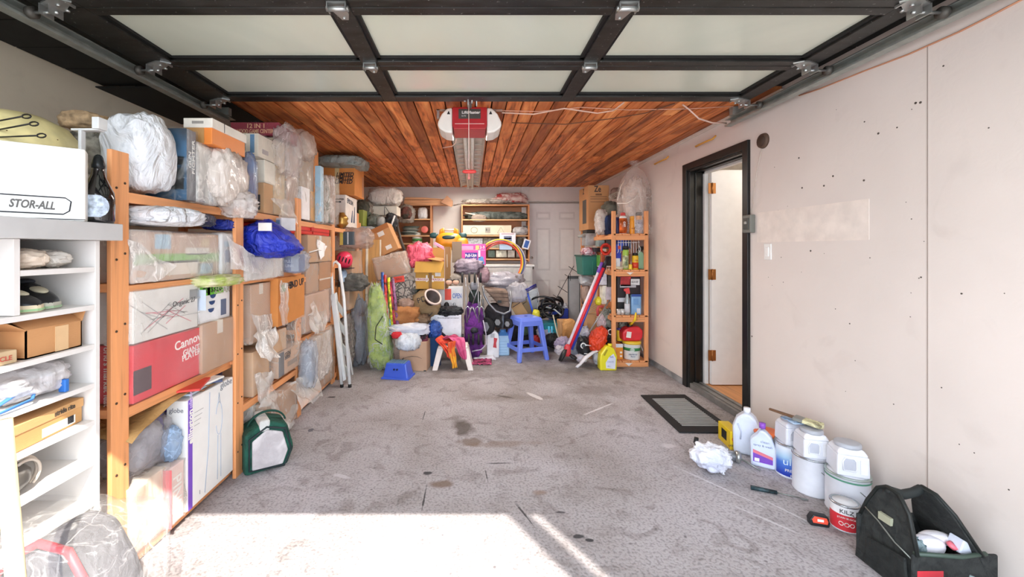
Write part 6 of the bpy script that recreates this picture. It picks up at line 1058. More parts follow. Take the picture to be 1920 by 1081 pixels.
can('spray_can', 'spray can with a black cap and white label on the top shelf', 1198, Y0+.02, Zs[3], .039, .25, P('f0a850', .3), None, BLACK, neck=.85, band=(.04, .62, P('c9cfdc', .4, 0, .25, 30)), txt=('BUG', .5, .03, P('5a668c')))
can('spray_can', 'dark blue can partly hidden behind the left post of the top shelf', 1158, Y0+.1, Zs[3], .03, .2, P('22285c', .4), None, P('22285c'), neck=.8)
# second shelf
can('spray_can', 'tall green and white spray can with a black cap', 1173, Y0, Zs[2], .034, .27, P('9fc24c', .35), None, BLACK, neck=.95, band=(.05, .55, P('cfe0a8', .4, 0, .5, 20)), txt=('RAID', .3, .03, P('2e5c2a'), 1))
can('plastic_bottle', 'yellow bottle with red print and a black cap on the second shelf', 1191, Y0, Zs[2], .036, .19, P('efc02c', .35), None, BLACK, neck=.8, band=(.08, .35, P('d8482c', .4)), txt=('OIL', .55, .025, P('b02a1c')))
can('plastic_bottle', 'small yellow jar in front on the second shelf', 1182, Y0-.03, Zs[2], .02, .06, P('e9c93c', .4), None, P('e9c93c'), neck=.9)
j = thing('watering_bottle', 'pale green translucent bottle with a black sprayer on the second shelf', 'bottle', (X_(1199, Y0+.1), Y0+.1, Zs[2])); MB().prism([(-.05, 0), (.05, 0), (.06, .12), (.03, .2), (-.02, .22), (-.05, .14)], -.03, .03).build('body', P('9fd0a8', .3), j, .01); MB().prism([(-.03, .22), (.03, .22), (.07, .27), (.0, .27)], -.015, .015).build('sprayer', BLACK, j, .003)
sit('blue_box', 'dark blue packet leaning at the left of the second shelf', 'packet', 1157, 1165, 470, 490, Y0+.05, .06, P('2a3cae', .4)); sit('white_card', 'white packet standing below the dark blue packet', 'packet', 1156, 1163, 484, 500, Y0+.03, .04, P('d9dcdf'))
tag(MB().lathe([(0, 0), (.05, 0), (.055, .03), (0, .032)], 18, c=(X_(1160, Y0), Y0, Zs[2])).build('tape_roll', P('d9cfae', .5)), 'cream round tape roll on the second shelf', 'roll')
wr_ = thing('wire_rack', 'white wire basket hanging under the top shelf with blue packets inside', 'basket', (X_(1178, Y0), Y0+.1, 1.43))
wires = MB()
for i in range(9): x = -.11+i*.03; wires.tube([(x, -.08, .03), (x, -.085, -.10-(.03 if i > 4 else 0)), (x+.004, -.04, -.13), (x, .04, -.13)], .0035, 5)
wires.tube([(-.12, -.082, .0), (.14, -.082, .0)], .004, 5).tube(arc((.10, -.082, -.08), .05, -90, 60, 8), .0045, 5).build('wires', P('e6e4df', .4), wr_)
for i in range(4): MB().box(-.11+i*.042, -.06, -.11+.012*i, -.078+i*.042, .0, .03).build('blue_packet', P(['2f55c8', '4a6ad8', '3350b0', '3a4a68'][i], .35), wr_, .004)
decal(wr_, '-y', (-.10, -.086, -.06), .03, .04, P('c84a3c'), 'red_tag')
# third shelf
o = sit('tool_box', 'red and black packaged power tool box with a white sign on the third shelf', 'box', 1158, 1201, 514, 558, Y0+.02, .2, P('2a2024', .4), prints=[('-y', 0, .9, 1, .1, P('d84a4c')), ('-y', -.3, .45, .45, .45, P('c83a3c', .4, 0, .4, 12)), ('-y', -.1, .0, .7, .12, P('b9b6ba')), ('-y', .5, .35, .42, .26, P('efece9'), 'white_sign')]); text(o, 'KAVIF', '-y', (.068, -.1025, .185), .034, INK, w=.075)
o = sit('carton_small', 'black box with a white lid band under the power tool box', 'box', 1158, 1178, 556, 590, Y0+.04, .2, P('17181b', .5), prints=[('-y', 0, .72, 1, .3, P('d9dadf'))])
s_ = thing('spray_bottle', 'clear spray bottle with a red trigger head on the third shelf', 'bottle', (X_(1176, Y0-.03), Y0-.03, Zs[1])); MB().lathe([(0, 0), (.028, 0), (.03, .01), (.03, .16), (.02, .2), (.013, .23), (.013, .25)], 20).build('body', P('9aa2a4', .2, .2), s_); MB().lathe([(.0306, 0), (.0306, .1)], 20, c=(0, 0, .03)).build('label', P('dadfe4', .4), s_); MB().prism([(-.035, .27), (-.04, .30), (.02, .315), (.03, .25), (.015, .24), (-.012, .24), (-.02, .27)], -.012, .012).build('trigger_head', P('e04a4a', .4), s_, .003)
o = sit('blue_pouch', 'light blue plastic pouch standing on the third shelf', 'pouch', 1184, 1203, 552, 590, Y0-.01, .06, P('86b4de', .35, 0, .12, 12), bev=.012, prints=[('-y', 0, .92, 1, .12, P('2e4f9c')), ('-y', .4, -.6, .35, .25, P('dfe6ee')), ('-y', -.1, .3, .5, .3, P('6c9cd0'))])
for i, px in enumerate((1160, 1167)): tag(MB().lathe([(0, 0), (.022, 0), (.022, .065), (0, .066)], 16, c=(X_(px, Y0-.02), Y0-.02, Zs[1])).build('small_tin', P('dad9d6', .3, .3)), '%s small white tin at the left of the third shelf' % ('first' if i == 0 else 'second'), 'tin')
# bottom shelf
bk = thing('bucket', 'white bucket with a yellow lid and green band on the bottom shelf', 'bucket', (X_(1185.5, Y0), Y0+.02, Zs[0])); MB().lathe([(0, 0), (.085, 0), (.09, .01), (.098, .18), (.1, .185)], 30).build('body', P('e6e8e6', .35), bk); MB().lathe([(.104, 0), (.106, .008), (.104, .03), (.09, .034), (0, .034)], 30, c=(0, 0, .18)).build('lid', P('ecc83c', .4), bk)
MB().lathe([(.0945, 0), (.0968, .035)], 30, c=(0, 0, .105)).build('green_band', P('2f8a4c', .4), bk); MB().prism([(x_*.03-.03, z_*.017+.122) for x_, z_ in [(math.cos(a*.45), math.sin(a*.45)) for a in range(14)]], -.0995, -.097).build('logo_oval', P('d8e6d8'), bk); text(bk, 'PATCH', '-y', (-.03, -.101, .122), .02, P('2f6a44')); text(bk, 'Hardener', '-y', (-.02, -.0955, .07), .026, P('34427c')); text(bk, 'Plaster', '-y', (-.02, -.0945, .045), .02, P('34427c'))
MB().tube([(.1, 0, .17), (.115, -.02, .12), (.11, -.05, .10)], .004, 6).build('handle', P('dcdcd8'), bk)
gc = thing('fuel_can', 'red plastic fuel can with a yellow spout sitting on the yellow lidded bucket', 'fuel can', (X_(1184, Y0), Y0+.02, Zs[0]+.217)); MB().prism([(-.115, 0), (.09, 0), (.115, .05), (.12, .12), (.07, .17), (.0, .165), (-.07, .15), (-.12, .10)], -.07, .07).build('body', P('dc2f38', .35), gc, .02)
MB().cyl((-.01, 0, .15), (-.014, 0, .185), .034, .03, 16).build('collar', BLACK, gc); MB().tube([(-.012, 0, .17), (-.012, -.06, .21), (.0, -.125, .26), (.008, -.13, .34)], [.018, .016, .014, .010], 10).build('spout', P('f0cc28', .35), gc); MB().tube([(.008, -.13, .31), (.035, -.13, .29), (.03, -.12, .25), (.005, -.11, .245)], .003, 5).build('cap_strap', P('e0be30'), gc); decal(gc, '-y', (-.05, -.0705, .075), .055, .07, P('e9e2da'), 'warning_label', rot=-8)
o = sit('detergent_box', 'orange cardboard packet on the bottom shelf beside the bucket', 'box', 1154, 1168, 645, 679, Y0-.0, .12, P('f09a2e', .45), prints=[('-y', 0, .85, 1, .2, P('dfe0e2')), ('-y', .5, .1, .3, .1, WINK), ('-y', .5, -.3, .3, .1, WINK)]); can('plastic_bottle', 'yellow bottle with a purple cap behind the orange packet', 1161, Y0+.1, Zs[0]+.19, .032, .15, P('ecc22c', .4), None, P('4c4488', .5), neck=.8)
cloth('grey_cloth', 'beige and grey rag stuffed beside the fuel can', 'cloth', 1160, 1178, 600, 622, Y0+.2, .1, FAB('a9a698', '6c6a5e', 8), amp=.4)
tag(MB().sheet(lambda u, v: (X_(1180, 4.64)+.09*(u-.5)*(1-v), 4.652, .045-.035*v), 4, 3).build('price_tag', P('e9e4dc'), None, 0, None, .001), 'torn white sticker hanging on the bottom front rail', 'sticker'); tag(MB().sheet(lambda u, v: (X_(1182, 4.64)+.08*(u-.5)*(1-v), 4.652, 1.085-.03*v), 4, 3).build('price_tag', P('e9e4dc'), None, 0, None, .001), 'torn white sticker on the rail of the second shelf', 'sticker')
# side bays, towards the aisle
o = carton('cardboard_box', 'tall brown carton with a black logo on the rack by the back door', 'box', X_(1103, 5.3), X_(1142, 5.3), 5.3, 5.75, Z_(430, 5.3), Z_(347, 5.3), CA['c08c5c'], texts=[('-y', -.1, .82, .11, 'Ze', INK, 0, .09), ('-x', -.0, .8, .1, 'Z', INK)], prints=[('-y', -.0, .58, .3, .04, P('7c5838')), ('-y', 0, .48, .8, .008, INK), ('-y', 0, .38, .8, .008, INK), ('-y', 0, .25, .8, .008, INK), ('-x', .2, -.15, .4, .55, P('4c4a44'), 'dark_print')])
o = thing('clear_bag', 'tall clear plastic bag hanging full from the ceiling over the narrow rack', 'bag', (X_(1190, 4.85), 4.85, 1.53)); TFM = FILM('eadfd6', .22, .9)
tb0 = MB(); prf = [(.17, 0), (.185, .1), (.19, .25), (.19, .42), (.175, .55), (.14, .66), (.10, .74), (.05, .79), (.028, .81), (.06, .84), (.075, .87)]
vs = []; fs = []; n = 48
for j in range(41):
    t = j/40*(len(prf)-1); i = min(int(t), len(prf)-2); f_ = t-i; r_ = prf[i][0]*(1-f_)+prf[i+1][0]*f_; z = prf[i][1]*(1-f_)+prf[i+1][1]*f_
    for k in range(n):
        a = 2*math.pi*k/n; rr = r_*(1+.16*noise.noise(Vector((math.cos(a)*2.6, math.sin(a)*2.6, z*2.2)))+.10*(.3-abs(noise.noise(Vector((math.cos(a)*6, math.sin(a)*6, z*1.4))))))
        vs.append((rr*math.cos(a), rr*.75*math.sin(a), z))
for j in range(40):
    for k in range(n): q = (k+1) % n; fs.append((j*n+k, j*n+q, (j+1)*n+q, (j+1)*n+k))
tb0.add(vs, fs, True).build('plastic_film', TFM, o)
cloth('white_packing', 'cream foam packing inside the tall clear bag', 'packing', 1170, 1210, 335, 412, 4.86, .18, FAB('dccabd', 'c3ad9e', 4), amp=.3, e=.8)
tag(MB().tube([at(1157, 381, 4.75), at(1175, 381, 4.7), at(1190, 372, 4.7), at(1196, 360, 4.72)], .008, 6).build('white_cable', P('e6ddd2', .5)), 'thick white cable tied round the tall clear bag', 'cable'); tag(MB().tube([at(1158, 375, 4.75), at(1164, 350, 4.78), at(1172, 336, 4.8)], .006, 6).build('white_cable', P('ded2c6', .5)), 'thin cable running up the left side of the tall clear bag', 'cable')
cloth('olive_bag', 'olive grey bag on the rack behind the top shelf', 'bag', 1130, 1156, 378, 408, 5.1, .3, FAB('7a7668', '4e4c42', 5), amp=.3); cloth('brown_cushion', 'dusty brown cushion high behind the olive bag', 'cushion', 1146, 1164, 352, 372, 5.2, .2, FAB('a08478', '7c645a', 5), amp=.25)
cloth('clear_bag', 'clear bag with pale packets hanging at the side of the top shelf', 'bag', 1116, 1138, 392, 440, 4.95, .2, FILM('d9cfc6', .5, .95), amp=.3, e=.8); cloth('blue_bag', 'navy blue cloth bag standing on the side of the top shelf', 'bag', 1132, 1149, 404, 440, 4.88, .14, FAB('28365e', '1a2340', 6), amp=.25, e=.7)
cs_ = MB()
for i in range(5): cs_.tube(arc(tuple(at(1146+i*2.5, 369-i*1.2, 5.0)), .03, 0, 300, 10, 'y'), .004, 5)
tag(cs_.build('wire_coil', P('b9b09c', .4, .4)), 'small coil of pale wire beside the olive bag', 'wire')
o = sit('metal_bin', 'dented silver bin with a dark lid on the far side bay', 'bin', 1098, 1117, 437, 460, 5.35, .2, P('b4b4b2', .35, .4, .25, 14)); sit('black_box', 'black lidded box on top of the silver bin', 'box', 1100, 1116, 427, 437, 5.38, .2, P('36332f', .5)); tag(MB().tube([at(1084, 443, 5.36), at(1100, 441, 5.37)], .02, 8).build('grey_pipe', P('9a9890', .5)), 'short grey pipe poking out beside the silver bin', 'pipe')
o = thing('green_crate', 'dark green plastic crate hanging out of the side bay by the back door', 'crate', (X_(1102, 5.2), 5.25, Z_(515, 5.2))); MB().add(frus(.085, .15, .245, .105, .17), q6).build('crate_body', P('1f6a5c', .4), o, .01); MB().box(-.115, -.18, .235, .115, .18, .255).build('rim', P('17493f', .4), o, .004); MB().box(.03, -.165, .02, .034, -.15, .24).build('edge_highlight', P('38907c', .4), o)
cloth('patterned_cloth', 'dark red and white patterned cloth on top of the green crate', 'cloth', 1090, 1118, 464, 480, 5.18, .24, FAB('8c2f3e', 'd9c6cc', 16), amp=.4); sit('black_case', 'flat black case lying on the patterned cloth', 'case', 1114, 1126, 464, 472, 5.0, .2, P('1e1f20', .4))
hs2 = MB()
for k in range(4): c = at(1136, 467, 4.95-.03*k); hs2.tube([(c.x+.055*math.cos(t), c.y, c.z+.055*math.sin(t)*(.8+.1*k)) for t in [i*math.pi/8 for i in range(16)]], .014, 8, True)
tag(hs2.build('webbing_coil', FAB('e0402c', 'b82c1e', 12)), 'coil of bright red strap hanging on the side of the rack', 'strap')
for px0, px1, a, b_, Y, c_, lab in ((1124, 1132, 478, 500, 4.95, '5c9a3c', 'green spray packet in the side bay under the red strap'), (1128, 1134, 476, 500, 4.9, 'b0522c', 'rust red tube beside the green packet'), (1134, 1142, 474, 492, 4.95, 'dccabc', 'cream funnel under the red strap'), (1140, 1149, 480, 500, 4.9, '2c2a28', 'dark tool case in the side bay'),
    (1125, 1138, 513, 534, 4.85, 'd9d4da', 'white upright packet in the side bay below the wire shelf'), (1140, 1149, 516, 540, 4.85, '54504a', 'dark grey box next to the white upright packet'), (1130, 1138, 535, 570, 4.85, 'ded8c6', 'cream printed carton low in the side bay'), (1138, 1149, 538, 562, 4.8, 'c9c0c8', 'lilac white plastic box in the side bay'), (1122, 1134, 450, 462, 5.0, '8a9a96', 'grey green tin on the upper side shelf'), (1136, 1148, 448, 466, 5.02, '75706a', 'brown grey packet on the upper side shelf')):
    sit('packet', lab, 'packet', px0, px1, a, b_, Y, .12, P(c_, .5, 0, .2, 16))
wsb = MB()
for i in range(6): wsb.tube([at(1124+i*4.5, 498, 4.8), at(1124+i*4.5, 510, 4.8), at(1126+i*4.5, 512, 4.9)], .004, 5)
wsb.tube([at(1120, 499, 4.8), at(1150, 499, 4.8)], .005, 5); tag(wsb.build('wire_shelf', P('e2ded6', .4)), 'small white wire shelf clipped to the side bay', 'shelf')
tc = thing('tall_carton', 'tall tan carton with a shadowed fold standing behind the red poles', 'box', (X_(1112, 5.0), 5.0, 0)); MB().box(-.08, 0, 0, .07, .12, .72).build('carton_body', CA['c89a6c'], tc, .004); MB().box(-.082, -.002, .55, .072, 0, .553).build('fold_line', INK, tc)
for i in range(4): MB().tube([(-.08, -.002, .56+i*.012), (.06, -.002, .60+i*.03)], .0025, 4).build('string', P('d9c6a8'), tc)
cloth('wrapped_cushion', 'pinkish brown cushion in clear wrap beside the screen', 'cushion', 1090, 1106, 533, 572, 5.4, .2, FAB('a48c80', '7c665c', 5), amp=.2); cloth('clear_bag', 'clear bag with grey sheet under the green crate', 'bag', 1086, 1112, 512, 536, 5.4, .2, FILM('c9cdd0', .6, .95), amp=.3)
cloth('yellow_cap', 'yellow plastic cap hooked on the side of the rack', 'cap', 1116, 1127, 556, 572, 4.72, .08, P('d8ca2c', .4), amp=.2); tag(MB().tube([at(1121, 592, 4.75), at(1120, 580, 4.75), at(1123, 573, 4.75), at(1131, 575, 4.75)], .016, 8).build('curved_handle', P('c8504e', .5)), 'dull red curved handle under the yellow cap', 'handle')  # a yellow plastic cap, and a red curved handle below it
cloth('net_bag', 'grey green net bag stuffed beside the bottom shelf', 'bag', 1126, 1152, 580, 618, 4.9, .2, FAB('8f938a', '4c4f48', 14), amp=.4, fr=4); cloth('clear_bag', 'pinkish clear bag left of the net bag', 'bag', 1120, 1134, 590, 618, 4.85, .14, FILM('e0ccd0', .5, .95), amp=.4)
tag(MB().tube([at(1143, 562, 4.7), at(1105, 622, 4.6)], .009, 8).build('metal_tube', P('9a9a98', .35, .6)), 'thin grey metal tube leaning diagonally beside the rack', 'tube')
cloth('orange_bag', 'shiny orange red inflatable bag on the floor by the rack', 'bag', 1107, 1135, 612, 660, 4.66, .2, POLY('e2431f', .28), amp=.3, e=.8, rot=(0, 25, 0), seed=6); cloth('black_bag', 'black sports bag with white loop behind the orange bag', 'bag', 1128, 1152, 612, 650, 4.85, .2, POLY('15161a', .4), amp=.3); tag(MB().tube(arc(tuple(at(1145, 622, 4.7)), .03, 0, 330, 14, 'y'), .006, 6).build('white_loop', P('dcdcdc')), 'white loop of cord on the black sports bag', 'cord')
bg_ = cloth('boxing_glove', 'black padded glove with white swirl marks on the floor', 'glove', 1082, 1106, 630, 668, 4.72, .2, P('17191d', .35), amp=.18, e=.85); MB().tube(arc((-.03, -.105, .15), .028, 0, 260, 12, 'y'), .007, 6).tube([(.0, -.108, .16), (.06, -.1, .15)], .005, 5).tube([(-.02, -.1, .06), (.04, -.1, .055)], .006, 5).build('swirl_mark', P('dfe2e2'), bg_)
cloth('grey_cloth', 'light grey cloth bundle behind the black glove', 'cloth', 1082, 1106, 612, 636, 4.85, .2, FAB('b9b9c0', '7c7c86', 6), amp=.35); cloth('grey_bin_bag', 'slate grey panel bag between poles and glove', 'bag', 1066, 1086, 640, 672, 4.85, .12, FAB('8b909c', '6c717c', 4), amp=.1, e=.5)
tag(MB().tube([at(1130, 652, 4.62), at(1112, 660, 4.6), at(1098, 670, 4.55), at(1088, 682, 4.5), at(1081, 688, 4.46)], [.03, .025, .03, .022, .02], 8, flat=.6).build('plastic_guard', P('dad9de', .5)), 'long white plastic guard lying on the floor beside the yellow jug', 'guard')
cloth('white_cloth', 'crumpled pale cloth under the white plastic guard', 'cloth', 1080, 1100, 664, 678, 4.66, .14, FAB('c2bdc6'), amp=.35); cloth('white_cloth', 'white torn plastic behind the yellow jug', 'cloth', 1112, 1128, 655, 682, 4.68, .14, POLY('d9d7dc'), amp=.35)
# yellow jug
yj = thing('yellow_jug', 'bright yellow jug with a white label on the floor in front of the narrow rack', 'jug', (X_(1138.5, 4.56), 4.56, 0)); YJ = P('e6dc2e', .3, 0, .02)
MB().prism([(-.095, 0), (.09, 0), (.095, .16), (.06, .25), (.0, .275), (-.03, .27), (-.09, .18), (-.098, .1)], -.055, .055).build('body', YJ, yj, .014); MB().prism([(-.062, .175), (-.03, .235), (-.008, .235), (-.045, .165)], -.0565, -.0552).build('handle_hole', P('a89a20', .4), yj); MB().cyl((.03, 0, .26), (.03, 0, .29), .024, n=16).build('cap', YJ, yj)
MB().prism([(-.03, .03), (.07, .02), (.078, .14), (.05, .19), (-.0, .15), (-.035, .09)], -.0568, -.0555).build('label', P('dce0f0', .4), yj); text(yj, 'Salt', '-y', (.03, -.058, .155), .03, P('5a5f9c')); text(yj, 'LIQUID', '-y', (.02, -.058, .1), .022, P('8a9ac0')); text(yj, '4 L', '-y', (.0, -.058, .05), .025, P('5a5f9c'))
# sports poles
for i, (a, b_, c_, r_, lab) in enumerate((((1129, 492), (1062, 655), 'e2d8e2', .017, 'white and lilac pole, leftmost of the leaning poles'), ((1140, 482), (1066, 655), 'd82c3c', .020, 'red pole, middle of the leaning poles'), ((1134, 500), (1072, 655), '2f44a8', .016, 'blue pole, rightmost of the leaning poles'), ((1126, 505), (1060, 660), 'b9b4c0', .008, 'thin silver pole behind the white leaning pole'))):
    t_, e_ = at(*a, 4.78), at(*b_, 4.6); o = tag(MB().cyl(e_, t_, r_, r_*.9, 12).build('sports_pole', P(c_, .35)), lab, 'pole')
    q0 = e_.lerp(t_, .88); MB().cyl(q0, t_, r_*1.25, r_*1.2, 12).build('grip', P(['7a4fb0', '1b1620', '2a2a55', '8a8a90'][i], .5), o)
o = cloth('red_clamp', 'red plastic joint near the bottom of the leaning poles', 'joint', 1058, 1070, 645, 668, 4.55, .05, P('c8323a', .4), amp=.1, e=.7)
for a, b_, lab in (((1062, 652), (1050, 676), 'left of the two black rubber feet under the leaning poles'), ((1068, 664), (1080, 672), 'right of the two black rubber feet under the leaning poles')):
    tag(MB().tube([at(*a, 4.55), at((a[0]+b_[0])/2, (a[1]+b_[1])/2, 4.53), at(*b_, 4.5)], [.02, .036, .026], 8, flat=.6).build('rubber_boot', BLACK), lab, 'foot')
# ================================================================ PAINT CANS ALONG THE RIGHT WALL
PWH = P('dcdde4', .4, 0, .05); TIN = P('b9bcc0', .25, .85, .1)
def paint_can(label, x, y, r=.083, h=.19, body=None, rim=None, extra=None, name='paint_can'):
    t = thing(name, label, 'can', (x, y, 0)); MB().lathe([(0, 0), (r, 0), (r+.002, .004), (r, .009), (r, h-.01), (r+.003, h-.006), (r+.003, h)], 36).build('can_body', body or PWH, t)
    MB().lathe([(r+.004, h-.006), (r+.004, h), (r-.006, h+.002), (r-.012, h-.006), (0, h-.006)], 36).build('lid', rim or TIN, t)
    MB().tube([(r*math.sin(a)*1.02, -r*math.cos(a)*1.02, h*.72-.07*math.sin(k/10*math.pi)) for k, a in enumerate([-.2+i*.28 for i in range(11)])], .002, 5).cyl((0, 0, 0), (0, 0, .001), .001).build('wire_handle', STEEL, t)
    return t
c1 = paint_can('paint can with a blue wavy label under a white jug', 1.925, 2.44, body=P('dfe3ee', .3)); 
lb = [];
def can_label(t, r, z0, z1, a0, a1, mat, name='label', n=14):
    vs = [(r*math.cos(a0+(a1-a0)*i/n), r*math.sin(a0+(a1-a0)*i/n), z) for z in (z0, z1) for i in range(n+1)]
    return MB().add(vs, [(i, i+1, n+2+i, n+1+i) for i in range(n)], True).build(name, mat, t)
m, nt, b = new('blue_gradient_label'); gv = nt.nodes.new('ShaderNodeSeparateXYZ'); tc = nt.nodes.new('ShaderNodeTexCoord'); nt.links.new(tc.outputs['Object'], gv.inputs[0]); mr = nt.nodes.new('ShaderNodeMapRange'); mr.inputs['From Max'].default_value = .19; nt.links.new(gv.outputs[2], mr.inputs[0])
r = ramp(nt, mr.outputs[0], [(.1, lin('2038a8')), (.45, lin('4f7fd8')), (.62, lin('a9cdea')), (.9, lin('e6ecf6'))]); nt.links.new(r.outputs[0], b.inputs['Base Color']); b.inputs['Roughness'].default_value = .3
can_label(c1, .0845, .012, .178, math.radians(170), math.radians(330), m)
TM = lambda ang, r, z, rot=0: Matrix.Rotation(math.radians(ang), 4, 'Z') @ frame('-y', (0, -r, z), rot)
text(c1, 'ultra', None, None, .06, P('cfe4f4'), M=TM(-30, .0865, .10)); text(c1, 'PREMIUM', None, None, .022, WINK, M=TM(-30, .0865, .05)); text(c1, 'paint', None, None, .02, WINK, M=TM(-30, .0865, .025))
c2 = paint_can('plain white dented paint can, middle one of the three large cans', 1.905, 2.275, .086, .20)
c3 = paint_can('large white paint can with a green stained rim, nearest of the large cans', 1.945, 2.10, .089, .20, rim=P('a9b4ae', .3, .6)); can_label(c3, .0925, .176, .184, 0, 6.28, P('4f8a70', .5), 'green_drips', 30)
c4 = paint_can('small paint can with a red label, nearest the tool bag', 1.815, 1.975, .054, .125, body=P('dfe0e4', .35), name='paint_can'); can_label(c4, .0552, .006, .08, math.radians(150), math.radians(318), P('d2323c', .4)); can_label(c4, .0552, .08, .116, math.radians(150), math.radians(318), P('ece9ea', .4), 'label_top')
text(c4, 'KILZ', None, None, .026, P('2a2a30'), M=TM(-35, .0565, .097)); text(c4, 'STAIN BLOCK', None, None, .011, WINK, M=TM(-35, .0565, .068))
for k in range(3): mm = TM(-55+k*21, .0562, .038); rg = MB(); rg.tube([mm @ Vector((.0085*math.cos(i*.45), .0085*math.sin(i*.45), 0)) for i in range(14)], .0016, 4, True); rg.build('ring_mark', WINK, c4)
def jug(label, x, y, z, rz, s=1.0, lidc='a9abb2'):
    t = thing('paint_jug', label, 'jug', (x, y, z), rz); t.scale = (s,)*3; t['group'] = 'white jugs on the paint cans'; a = .064; h = .115
    MB().add(frus(a, a, .10, a*.96, a*.96), q6).add(frus(a*.96, a*.96, h+.012, a*.72, a*.72, .10), q6).build('jug_body', P('dedfe6', .35, 0, .03), t, .008)
    MB().lathe([(a*.82, 0), (a*.84, .006), (a*.80, .018), (a*.7, .02), (0, .018)], 28, c=(0, 0, h+.01)).build('lid', P(lidc, .4), t)
    MB().prism([(-a*.62, .03), (a*.1, .028), (a*.16, .04), (a*.16, .075), (a*.02, .088), (-a*.5, .09), (-a*.66, .07)], -a-.0012, -a+.001).build('grip_recess', P('bcbec8', .4), t); MB().prism([(a*.4, .02), (a*.82, .02), (a*.82, .085), (a*.4, .085)], -a-.0012, -a+.001).build('label', P('e9e8ea', .4), t)
    MB().tube([(-a*.62, -a-.002, .03), (a*.1, -a-.002, .028), (a*.16, -a-.002, .04), (a*.16, -a-.002, .075), (a*.02, -a-.002, .088), (-a*.5, -a-.002, .09), (-a*.66, -a-.002, .07)], .003, 5, True).build('grip_edge', P('e9eaf0', .35), t); return t
jug('white square paint jug on the can with the blue label', 1.925, 2.44, .193, -10); jug('white square paint jug on the middle can, brush lying on it', 1.905, 2.275, .203, -16); jug('white square paint jug with grey lid on the nearest large can', 1.945, 2.10, .203, -22, 1.05)
pbz = thing('paint_brush', 'old flat paint brush with yellowed bristles lying across the jugs', 'brush', (1.895, 2.33, .365), rz=-55, ry=4)
MB().prism([(-.16, -.008), (-.03, -.014), (-.03, .014), (-.16, .008)], 0, .012, 'z').build('handle', WOOD('6b4a30', 'x'), pbz, .003); MB().box(-.035, -.03, -.002, .01, .03, .015).build('ferrule', STEEL, pbz); MB().prism([(.01, -.03), (.09, -.034), (.10, 0), (.09, .034), (.01, .03)], -.002, .016, 'z').build('bristles', FAB('d9d4a8', '8a8468', 30), pbz)
rg = tag(MB().sheet(lambda u, v: (1.84+.11*u, 2.32+.10*v, .352+.01*noise.noise(Vector((u*5, v*5, 1)))), 8, 8).build('blue_rag', FAB('8fb2d8', 'c9d8e8', 9), None, 0, None, .004), 'light blue rag under the old paint brush', 'rag')
tb_ = thing('lidded_tub', 'white tub with an orange lid behind the purple capped bottle', 'tub', (1.895, 2.60, 0)); MB().lathe([(0, 0), (.055, 0), (.068, .16), (.07, .17)], 28).build('tub_body', P('dfe0e2', .4), tb_); MB().lathe([(.074, 0), (.075, .012), (.068, .02), (.05, .024), (0, .022)], 28, c=(0, 0, .168)).build('lid', P('f0763c', .4), tb_)
def bottle_flat(name, label, x, y, rz, prof, dep, body, cap, capz, capx, capr=.017, bev=.012):
    t = thing(name, label, 'bottle', (x, y, 0), rz); MB().prism(prof, -dep, dep).build('bottle_body', body, t, bev); MB().cyl((capx, 0, capz), (capx, 0, capz+.032), capr, n=18).build('cap', cap, t); return t
b1 = bottle_flat('cleaner_bottle', 'white bottle with a purple cap and purple label, front one by the doorway', 1.815, 2.53, -35, [(-.062, 0), (.062, 0), (.066, .13), (.045, .19), (.012, .225), (-.015, .23), (-.03, .2), (-.066, .16)], .032, P('d3dbee', .3), P('8f4fc0', .35), .235, -.002)
MB().prism([(-.05, .03), (.05, .03), (.05, .075), (.0, .085), (-.05, .105)], -.0335, -.032).build('label', P('7c4ab8', .4), b1); MB().prism([(-.05, .085), (.05, .06), (.05, .078), (-.05, .105)], -.0345, -.0333).build('label_stripe', P('e47c8a', .4), b1); text(b1, 'spray & wash', '-y', (.0, -.0335, .135), .018, P('7c86a8')); text(b1, 'clean', '-y', (.01, -.0335, .16), .022, P('8a94b4')); decal(b1, '-y', (-.03, -.0345, .045), .025, .02, WINK, 'barcode_label')
b2 = bottle_flat('cleaner_bottle', 'tall white jug with a white cap behind the purple capped bottle', 1.825, 2.69, -35, [(-.075, 0), (.075, 0), (.08, .17), (.05, .24), (.02, .27), (-.02, .27), (-.06, .23), (-.08, .17)], .045, P('dbe2f0', .3), P('e9eaf0', .35), .268, 0, .02, .016); MB().tube([(-.05, -.047, .20), (-.03, -.047, .15), (-.035, -.047, .1)], .005, 6).build('grip_groove', P('c0c8dc', .4), b2)
yb = carton('parts_box', 'yellow and black printed box beside the door casing', 'box', 1.75, 1.82, 2.72, 2.90, 0, .125, P('e6c51e', .4), rz=-8, prints=[('-x', 0, .1, .4, .5, BLACK, 'black_print'), ('-y', -.0, .45, .5, .2, P('8a7a2c')), ('-y', 0, 0, .5, .3, P('3a3212'))], texts=[('-y', .1, .15, .03, 'COB', P('d8382c')), ('-y', 0, -.5, .016, 'LIGHT BULBS', INK)])
